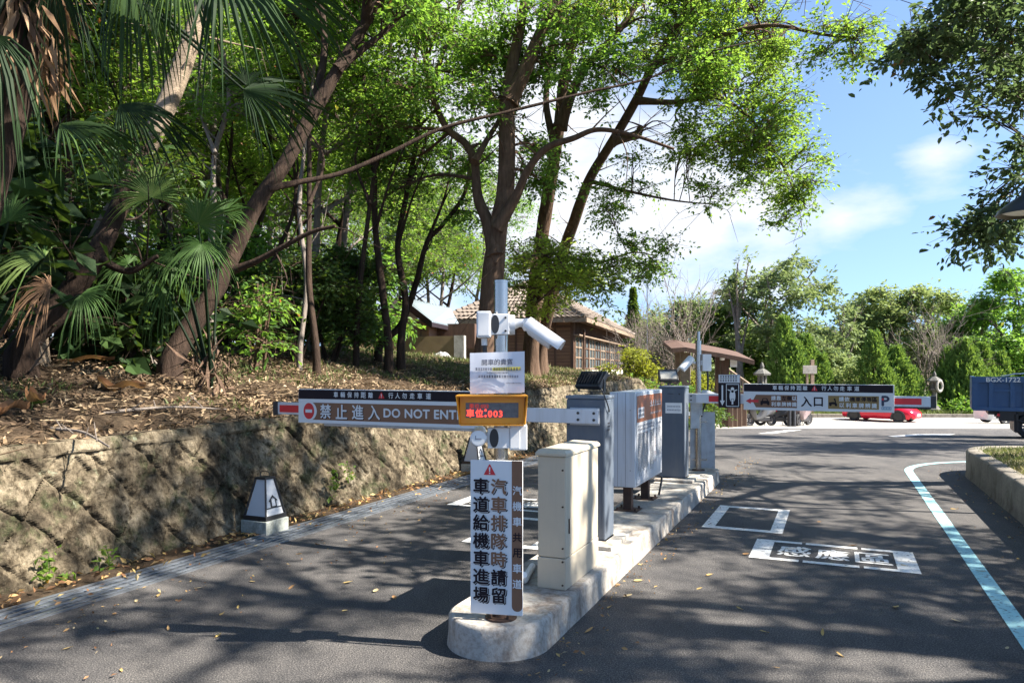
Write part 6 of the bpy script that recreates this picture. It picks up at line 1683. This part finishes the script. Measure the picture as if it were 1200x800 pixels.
# conifer behind the house
c = P(742, 338, 62); base = np.array([c[0], 62, -.5]); h = c[2] + .5
t = thing('spire_conifer', 'narrow dark conifer spire right of the house roof', 'conifer', base); r = np.random.default_rng(99); G = Geo(); n = 9000; z = h * (.2 + .8 * r.random(n) ** .8); a = r.random(n) * 6.28
q = (h - z) * .20 * (.3 + .7 * r.random(n)) * (1 + .3 * np.sin(z * 7)); leaf_quads(G, np.stack([q * np.cos(a), q * np.sin(a), z - q * .3], -1), .3, r, .1, .5, 0, None, .4); G.build('crown', M['leaf_deep'], t); G = Geo(); G.tube([(0, 0, 0), (0, 0, h)], np.array([.25, .02]), 8); G.build('trunk', M['bark_dark'], t)


# ---- bare trees
def bare(name, label, px, top, w, D, seed, z0=-1.3, n0=9, bk='bark_grey'):
    r = np.random.default_rng(seed); c = P(px, top, D); base = np.array([c[0], D, z0]); h = c[2] - z0; R0 = w / F * D
    t = thing(name, label, 'bare tree', base, 0, 'leafless shrubs and trees'); G = Geo()
    st = [(np.zeros(3), np.array([r.normal(0, .25) * R0, r.normal(0, .2) * R0, h * .55]) if k else np.array([0, 0, h * .5]), .0075 * h) for k in range(n0)]
    A = np.array([s_[0] for s_ in st]); B = np.array([s_[1] + np.array([r.normal(0, .4) * R0, r.normal(0, .4) * R0, r.normal(0, .08) * h]) for s_ in st]); rad = np.array([s_[2] for s_ in st])
    twig_prisms(G, A, B, rad, rad * .6, r, 0, .06)
    for lvl in range(3):
        k = (4, 4, 3)[lvl]; f = r.uniform(.35, 1.0, len(A) * k)[:, None]; A2 = np.repeat(A, k, 0) + (np.repeat(B, k, 0) - np.repeat(A, k, 0)) * f
        d = np.repeat(B - A, k, 0); L = np.linalg.norm(d, axis=1)[:, None]; d2 = d / L + r.normal(0, .45, d.shape) + [0, 0, .15]; d2 /= np.linalg.norm(d2, axis=1)[:, None]
        B2 = A2 + d2 * L * r.uniform(.4, .75, (len(L), 1)); rad2 = np.repeat(rad, k) * .55; twig_prisms(G, A2, B2, rad2, rad2 * .5, r, 0, .08); A, B, rad = A2, B2, rad2
    G.build('branches', M[bk], t)
bare('bare_tree', 'pale leafless tree behind the stone lantern with the ring', 1086, 376, 34, 50, 601, n0=10)
bare('bare_shrub', 'pale leafless shrub rising behind the floodlight on the far cabinet', 800, 345, 34, 36, 602, -1.2)
bare('bare_shrub', 'tangled leafless shrub against the right end of the house', 752, 368, 30, 34, 603, -.5, 12)


# ---- ground cover, litter
def hill_hit(px, py, D0=4, D1=40):
    last = None
    for D in np.arange(D0, D1, .04):
        p = P(px, py, D)
        if p[2] < hill_xy(p[0], p[1]): return p
    return P(px, py, D1)
r = np.random.default_rng(71)
n = 95000; u = -4 + 26 * r.random(n); d = 13 * r.random(n) ** 1.5 + .02; v = -5.3 - d; z = hill_z(u, v)
keep = (fbm(u * .8, v * .8) + r.normal(0, .12, n)) > .36
u, v, z = u[keep], v[keep], z[keep]; n = len(u)
G = Geo(); c = np.stack([S * u + C * v, C * u - S * v, z + .010 + .035 * r.random(n) ** 2], -1)
leaf_quads(G, c, .068, r, -.05, .55, 0, np.clip(.7 * fbm(u * 1.6, v * 1.6) + .75 * r.random(n) ** 1.3 - .16, 0, 1), .42)
m = 2600; k = r.integers(0, n, m); a = r.random(m) * 6.28; L = r.uniform(.1, .45, m)
A = c[k] + [0, 0, .015]; B = A + np.stack([np.cos(a) * L, np.sin(a) * L, r.normal(.01, .03, m)], -1); G2 = G
def twigs_rnd(G, A, B, rad, r):
    g = Geo(); twig_prisms(g, A, B, rad, rad * .6, r, 0, .08)
    f = g.F[0]; G.add(g.V[0], f[0], 0, False, np.repeat(r.random(len(A)) * .9, 6))
twigs_rnd(G, A, B, r.uniform(.003, .008, m), r)
tag(G.build('leaf_litter', M['litter']), kind='stuff')
# grass on the bank, the bed and the far lawn
G = Geo()
def tufts(G, c, size, r, k, spread, hue):
    n = len(c); idx = np.repeat(np.arange(n), k); p = c[idx] + np.stack([r.normal(0, spread, len(idx)), r.normal(0, spread, len(idx)), np.zeros(len(idx))], -1)
    dv = np.stack([r.normal(0, .55, len(idx)), r.normal(0, .55, len(idx)), np.ones(len(idx))], -1)
    leaf_quads(G, p, size, r, 0, .2, 0, np.clip(hue[idx] + r.normal(0, .15, len(idx)), 0, 1), .12, dirs=dv)
n = 9000; u = -2 + 26 * r.random(n); v = -5.35 - 9 * r.random(n); kk = fbm(u * .7 + 40, v * .7) > .56; u, v = u[kk], v[kk]; n = len(u)
c = np.stack([S * u + C * v, C * u - S * v, hill_z(u, v)], -1); tufts(G, c, .10, r, 5, .05, np.full(n, .28))
n = 3000; u = 12 + 16 * r.random(n); v = -5.35 - 8 * r.random(n); c = np.stack([S * u + C * v, C * u - S * v, hill_z(u, v)], -1); tufts(G, c, .13, r, 6, .07, np.clip(.62 + .6 * (fbm(u * .8, v * .8) - .5), 0, 1))
n = 5200; u = 3 + 9.8 * r.random(n); v = 1.85 + 5 * r.random(n) ** 1.3; x = S * u + C * v; y = C * u - S * v; sel = ~((u > 12.0) & (v < 2.66) & (np.hypot(u - 12, 2.66 - v) > .8)); x, y = x[sel], y[sel]; n = len(x)
tufts(G, np.stack([x, y, bedz(x, y)], -1), .075, r, 7, .05, np.clip(.5 + 1.6 * (fbm(x * .9, y * .9) - .5), 0, 1))
n = 5000; x = 14 + 40 * r.random(n); y = 44.4 + 9 * r.random(n) ** 1.5; tufts(G, np.stack([x, y, np.full(n, -1.22) + (fbm(x * .3, y * .3) - .5) * .25 * sstep(44.3, 47, y)], -1), .26, r, 5, .2, np.full(n, .35))
tag(G.build('grass', M['grass']), kind='stuff')

# weeds on the wall
for k, (px, py, h, lab) in enumerate(((386, 566, .34, 'trailing green weed low on the wall right of the lantern'), (48, 660, .22, 'thin green weed at the foot of the wall at the far left'), (72, 682, .16, 'low leafy weed by the drain at the left'), (118, 655, .2, 'small green weed in a wall joint above the drain'), (402, 552, .2, 'sprig of green weed near the top of the wall by the do not enter board'))):
    D = -5.02 / ((px - 600) / F * C - S); p = P(px, py, D); u, v = UV(p[0], p[1]); q = W(u, v + .07); q[2] = p[2]
    t = thing('wall_weed', lab, 'weed', q, 0, 'weeds growing on the wall'); g = Geo(); rr = np.random.default_rng(700 + k); n = 34
    c = np.stack([rr.normal(0, .035, n), rr.normal(0, .03, n), rr.uniform(-h * .5, h * .5, n)], -1); leaf_quads(g, c, .06, rr, .2, .4, 0, rr.random(n), .55); g.build('leaves', M['leaf_bright'], t)
    g = Geo(); g.tube(catmull([(0, 0, -h * .5), (.015, 0, 0), (-.01, 0, h * .5)]), .003, 4); g.build('stem', M['leaf_mid'], t)

# fallen palm sheaths and branches on the bank
for k, (px, py, L, w, rz, lab) in enumerate(((142, 462, .62, .11, -.35, 'long curled reddish brown palm sheath lying on the litter below the leaning trunk'), (42, 478, .36, .12, -.7, 'dark brown curled palm sheath lying left on the litter'), (6, 490, .4, .12, 1.2, 'reddish dry sheath cut by the left edge of the view'), (92, 428, .95, .08, -.12, 'long brown dead palm stalk lying along the top of the litter'), (70, 395, .45, .12, .2, 'pale dry curled leaf catching the sun under the dark trunk'))):
    p = hill_hit(px, py); t = thing('fallen_sheath', lab, 'palm sheath', (p[0], p[1], hill_xy(p[0], p[1]) + .02), rz, 'dead palm pieces on the bank')
    g = Geo(); ys = np.linspace(-1, 1, 14); xs = np.linspace(-1, 1, 7)
    V_, q = grid(ys, xs, lambda a, b: np.stack([a * L * .5, b * w * .5 * np.sqrt(np.maximum(.03, 1 - a ** 2)), .03 + .05 * (a ** 2) + .5 * w * b ** 2 + .03 * np.sin(a * 5)], -1)); g.add(V_, q, 0, False, np.full(len(q), .25 if k != 4 else .85)); g.build('blade', M['dryleaf'], t)
for k, (px, py, px2, py2, rad, lab) in enumerate(((120, 486, 265, 483, .016, 'long straight bare branch lying along the bank above the wall'), (60, 505, 128, 528, .014, 'short forked branch near the wall coping at the left'), (190, 440, 165, 415, .02, 'stick leaning at the foot of the leaning trunk'), (30, 445, 62, 400, .012, 'pale thin dead stem standing on the litter at the left'))):
    p, q = hill_hit(px, py), hill_hit(px2, py2) if k != 3 else P(px2, py2, 7.0); t = thing('fallen_branch', lab, 'branch', p, 0, 'dead branches on the bank')
    g = Geo(); m_ = (p + q) / 2 + [0, 0, .03]; g.tube(catmull([np.zeros(3) + [0, 0, .02], m_ - p + [.02, .02, .03], q - p + [0, 0, .03]], 8), np.linspace(rad, rad * .5, 17), 7, 0, True, .3)
    for j in range(4): a = (q - p) * (.2 + .2 * j) + [0, 0, .04]; g.tube([a, a + [random.uniform(-.15, .15), random.uniform(-.1, .1), random.uniform(.03, .15)]], np.array([rad * .45, rad * .2]), 5)
    g.build('wood', M['bark_grey'], t)
p = hill_hit(30, 478); t = thing('green_leaf', 'broad dark green leaf lying on the litter at the left beside a brown sheath', 'leaf', (p[0], p[1], p[2] + .03)); g = Geo(); V_, q = grid(np.linspace(-1, 1, 10), np.linspace(-1, 1, 5), lambda a, b: np.stack([a * .17, b * .07 * np.sqrt(np.maximum(.02, 1 - a ** 2)), .02 * b ** 2 + .02 * a ** 2], -1)); g.add(V_, q, 0, False, np.full(len(q), .4)); g.build('blade', M['leaf_deep'], t)

# fallen leaves on the asphalt
lp = []
for k in range(6):
    rr = np.random.default_rng(800 + k); g = Geo(); c_ = rr.uniform(.2, .5); tw = rr.uniform(-.4, .4)
    def lf(a, b): 
        w = np.sqrt(np.maximum(.0, 1 - np.abs(a) ** 1.6)) * (.40 + .15 * math.sin(k)) ; return np.stack([a * .5, b * w * .5, .06 + c_ * .35 * b ** 2 * w + .16 * c_ * a ** 2 + tw * .16 * a * b], -1)
    V_, q = grid(np.linspace(-1, 1, 9), np.linspace(-1, 1, 5), lf); g.add(V_, q, 0, False, np.full(len(q), (.72, .88, .45, .95, .6, .8)[k])); g.tube([(-.5, 0, .1), (-.72, .03, .06)], .012, 4)
    ob = g.build('fallen_leaf', M['dryleaf']); lp.append(ob)
seen = [(186, 698), (404, 716), (134, 720), (160, 705), (108, 706), (140, 690), (118, 690), (408, 683), (462, 701), (440, 693), (197, 737), (256, 745), (142, 786), (296, 682), (342, 689), (232, 690), (1145, 693), (867, 714), (896, 741), (1050, 712), (874, 650), (1120, 728), (910, 783), (964, 742), (832, 674), (748, 681), (724, 686), (736, 699), (708, 705), (714, 712), (1118, 597), (1008, 573), (766, 632), (745, 650), (1150, 670), (1060, 663), (984, 768), (300, 640), (520, 575), (470, 600), (630, 790), (700, 700), (780, 655), (820, 690), (960, 612), (560, 760), (350, 650), (450, 660), (260, 720), (80, 760), (1000, 640), (1180, 760), (690, 740), (752, 662)]
GL = 'dry leaves scattered on the asphalt'
rr = np.random.default_rng(5)
for k, (px, py) in enumerate(seen):
    p = P(px, py, EYE * F / (py - HZ)); o = lp[k % 6] if k < 6 else lp[k % 6].copy()
    if k >= 6: COL.objects.link(o)
    s = rr.uniform(.034, .072); o.location = (p[0], p[1], .004); o.rotation_euler = (rr.normal(0, .15), rr.normal(0, .15), rr.random() * 6.28); o.scale = (s, s, s)
    tag(o, 'small dry curled leaf lying loose on the dark asphalt', 'leaf', GL)
# small crumbs of litter along kerbs and drain
r = np.random.default_rng(83); G = Geo(); n = 900
u = r.uniform(1, 13, n); side = r.random(n); v = np.where(side < .34, -1.40 + np.abs(r.normal(0, .14, n)), np.where(side < .62, 1.62 - np.abs(r.normal(0, .18, n)), -4.36 + np.abs(r.normal(0, .45, n))))
leaf_quads(G, np.stack([S * u + C * v, C * u - S * v, np.full(n, .008) + .006 * r.random(n)], -1), .028, r, 0, .85, 0, r.random(n), .5)
n = 160; u = r.uniform(-2, 12, n); v = r.uniform(-4.66, -4.42, n); leaf_quads(G, np.stack([S * u + C * v, C * u - S * v, np.full(n, .026)], -1), .05, r, 0, .85, 0, r.random(n), .45)
n = 1200; u = r.uniform(-2, 18, n); v = r.uniform(-4.95, -4.7, n); leaf_quads(G, np.stack([S * u + C * v, C * u - S * v, np.full(n, .035)], -1), .06, r, 0, .7, 0, r.random(n) * .9, .45)
tag(G.build('leaf_crumbs', M['dryleaf']), kind='stuff')
# ================================================================== SKY, SUN, CAMERA
SUN = np.array([.695, -.128, .70]); SUN /= np.linalg.norm(SUN)
w = bpy.data.worlds.new('World'); SC.world = w; w.use_nodes = True
nt = w.node_tree; bg = nt.nodes['Background']
sky = nt.nodes.new('ShaderNodeTexSky'); sky.sky_type = 'NISHITA'; sky.sun_disc = False
sky.sun_elevation = math.asin(SUN[2]); sky.sun_rotation = math.atan2(SUN[0], SUN[1]); sky.altitude = 50; sky.air_density = 1.0; sky.dust_density = .15; sky.ozone_density = 2.0
tc = nt.nodes.new('ShaderNodeTexCoord')
lift = nt.nodes.new('ShaderNodeVectorMath'); lift.operation = 'ADD'; lift.inputs[1].default_value = (0, 0, .16); nt.links.new(tc.outputs['Generated'], lift.inputs[0])   # less horizon glare
nrm = nt.nodes.new('ShaderNodeVectorMath'); nrm.operation = 'NORMALIZE'; nt.links.new(lift.outputs[0], nrm.inputs[0]); nt.links.new(nrm.outputs[0], sky.inputs['Vector'])
def wnoise(scale, det, stretch):
    mp = nt.nodes.new('ShaderNodeMapping'); mp.inputs['Scale'].default_value = stretch; nt.links.new(tc.outputs['Generated'], mp.inputs['Vector'])
    n = nt.nodes.new('ShaderNodeTexNoise'); n.inputs['Scale'].default_value = scale; n.inputs['Detail'].default_value = det; n.inputs['Roughness'].default_value = .55; nt.links.new(mp.outputs[0], n.inputs['Vector']); return n.outputs['Fac']
def mth(op, a, b=None, clamp=False):
    m = nt.nodes.new('ShaderNodeMath'); m.operation = op; m.use_clamp = clamp
    for i, q in enumerate((a, b)):
        if q is None: continue
        if isinstance(q, (int, float)): m.inputs[i].default_value = q
        else: nt.links.new(q, m.inputs[i])
    return m.outputs[0]
cn = wnoise(4.5, 7, (1, 1, 2.6))
tot = None
for px, py, wid, amt in ((600, 140, .24, 1.0), (800, 258, .11, .85), (905, 266, .085, .8), (720, 240, .15, .85), (985, 262, .06, .66), (1100, 180, .042, .56), (200, 100, .5, 1.0), (1195, 120, .07, .5)):
    d = np.array([(px - 600) / F, 1, (HZ - py) / F]); d /= np.linalg.norm(d)
    dp = nt.nodes.new('ShaderNodeVectorMath'); dp.operation = 'DISTANCE'; dp.inputs[1].default_value = d; nt.links.new(tc.outputs['Generated'], dp.inputs[0])
    s = mth('MULTIPLY', mth('SUBTRACT', 1.0, mth('DIVIDE', dp.outputs['Value'], wid * 1.6), True), amt)
    tot = s if tot is None else mth('MAXIMUM', tot, s)
mask = mth('MULTIPLY', mth('SUBTRACT', mth('ADD', mth('MULTIPLY', tot, 1.0), mth('MULTIPLY', cn, 2.0)), 1.22), 1.9, True)
mask = mth('MULTIPLY', mask, .9)
mx = nt.nodes.new('ShaderNodeMix'); mx.data_type = 'RGBA'; nt.links.new(mask, mx.inputs[0]); nt.links.new(sky.outputs[0], mx.inputs[6]); mx.inputs[7].default_value = (4.1, 4.2, 4.4, 1)
nt.links.new(mx.outputs[2], bg.inputs['Color']); bg.inputs['Strength'].default_value = .066

sun = bpy.data.lights.new('sun', 'SUN'); sun.energy = 4.7; sun.angle = math.radians(.53); sun.color = (1, .93, .82)
so = bpy.data.objects.new('sun', sun); COL.objects.link(so); so.rotation_euler = Vector(-SUN).to_track_quat('-Z', 'Y').to_euler()

cam = bpy.data.cameras.new('camera'); co = bpy.data.objects.new('camera', cam); COL.objects.link(co)
co.location = (0, 0, EYE); co.rotation_euler = (math.pi / 2, 0, 0)
cam.sensor_width = 36; cam.lens = F / 1200 * 36; cam.shift_y = (HZ - 400) / 1200; cam.clip_start = .05; cam.clip_end = 1500
SC.camera = co
SC.view_settings.view_transform = 'Standard'; SC.view_settings.look = 'None'; SC.view_settings.exposure = 2.1; SC.view_settings.gamma = 1.0; SC.view_settings.use_curve_mapping = False
SC.cycles.max_bounces = 7; SC.cycles.diffuse_bounces = 4; SC.cycles.transmission_bounces = 4; SC.cycles.glossy_bounces = 3; SC.cycles.sample_clamp_indirect = 8
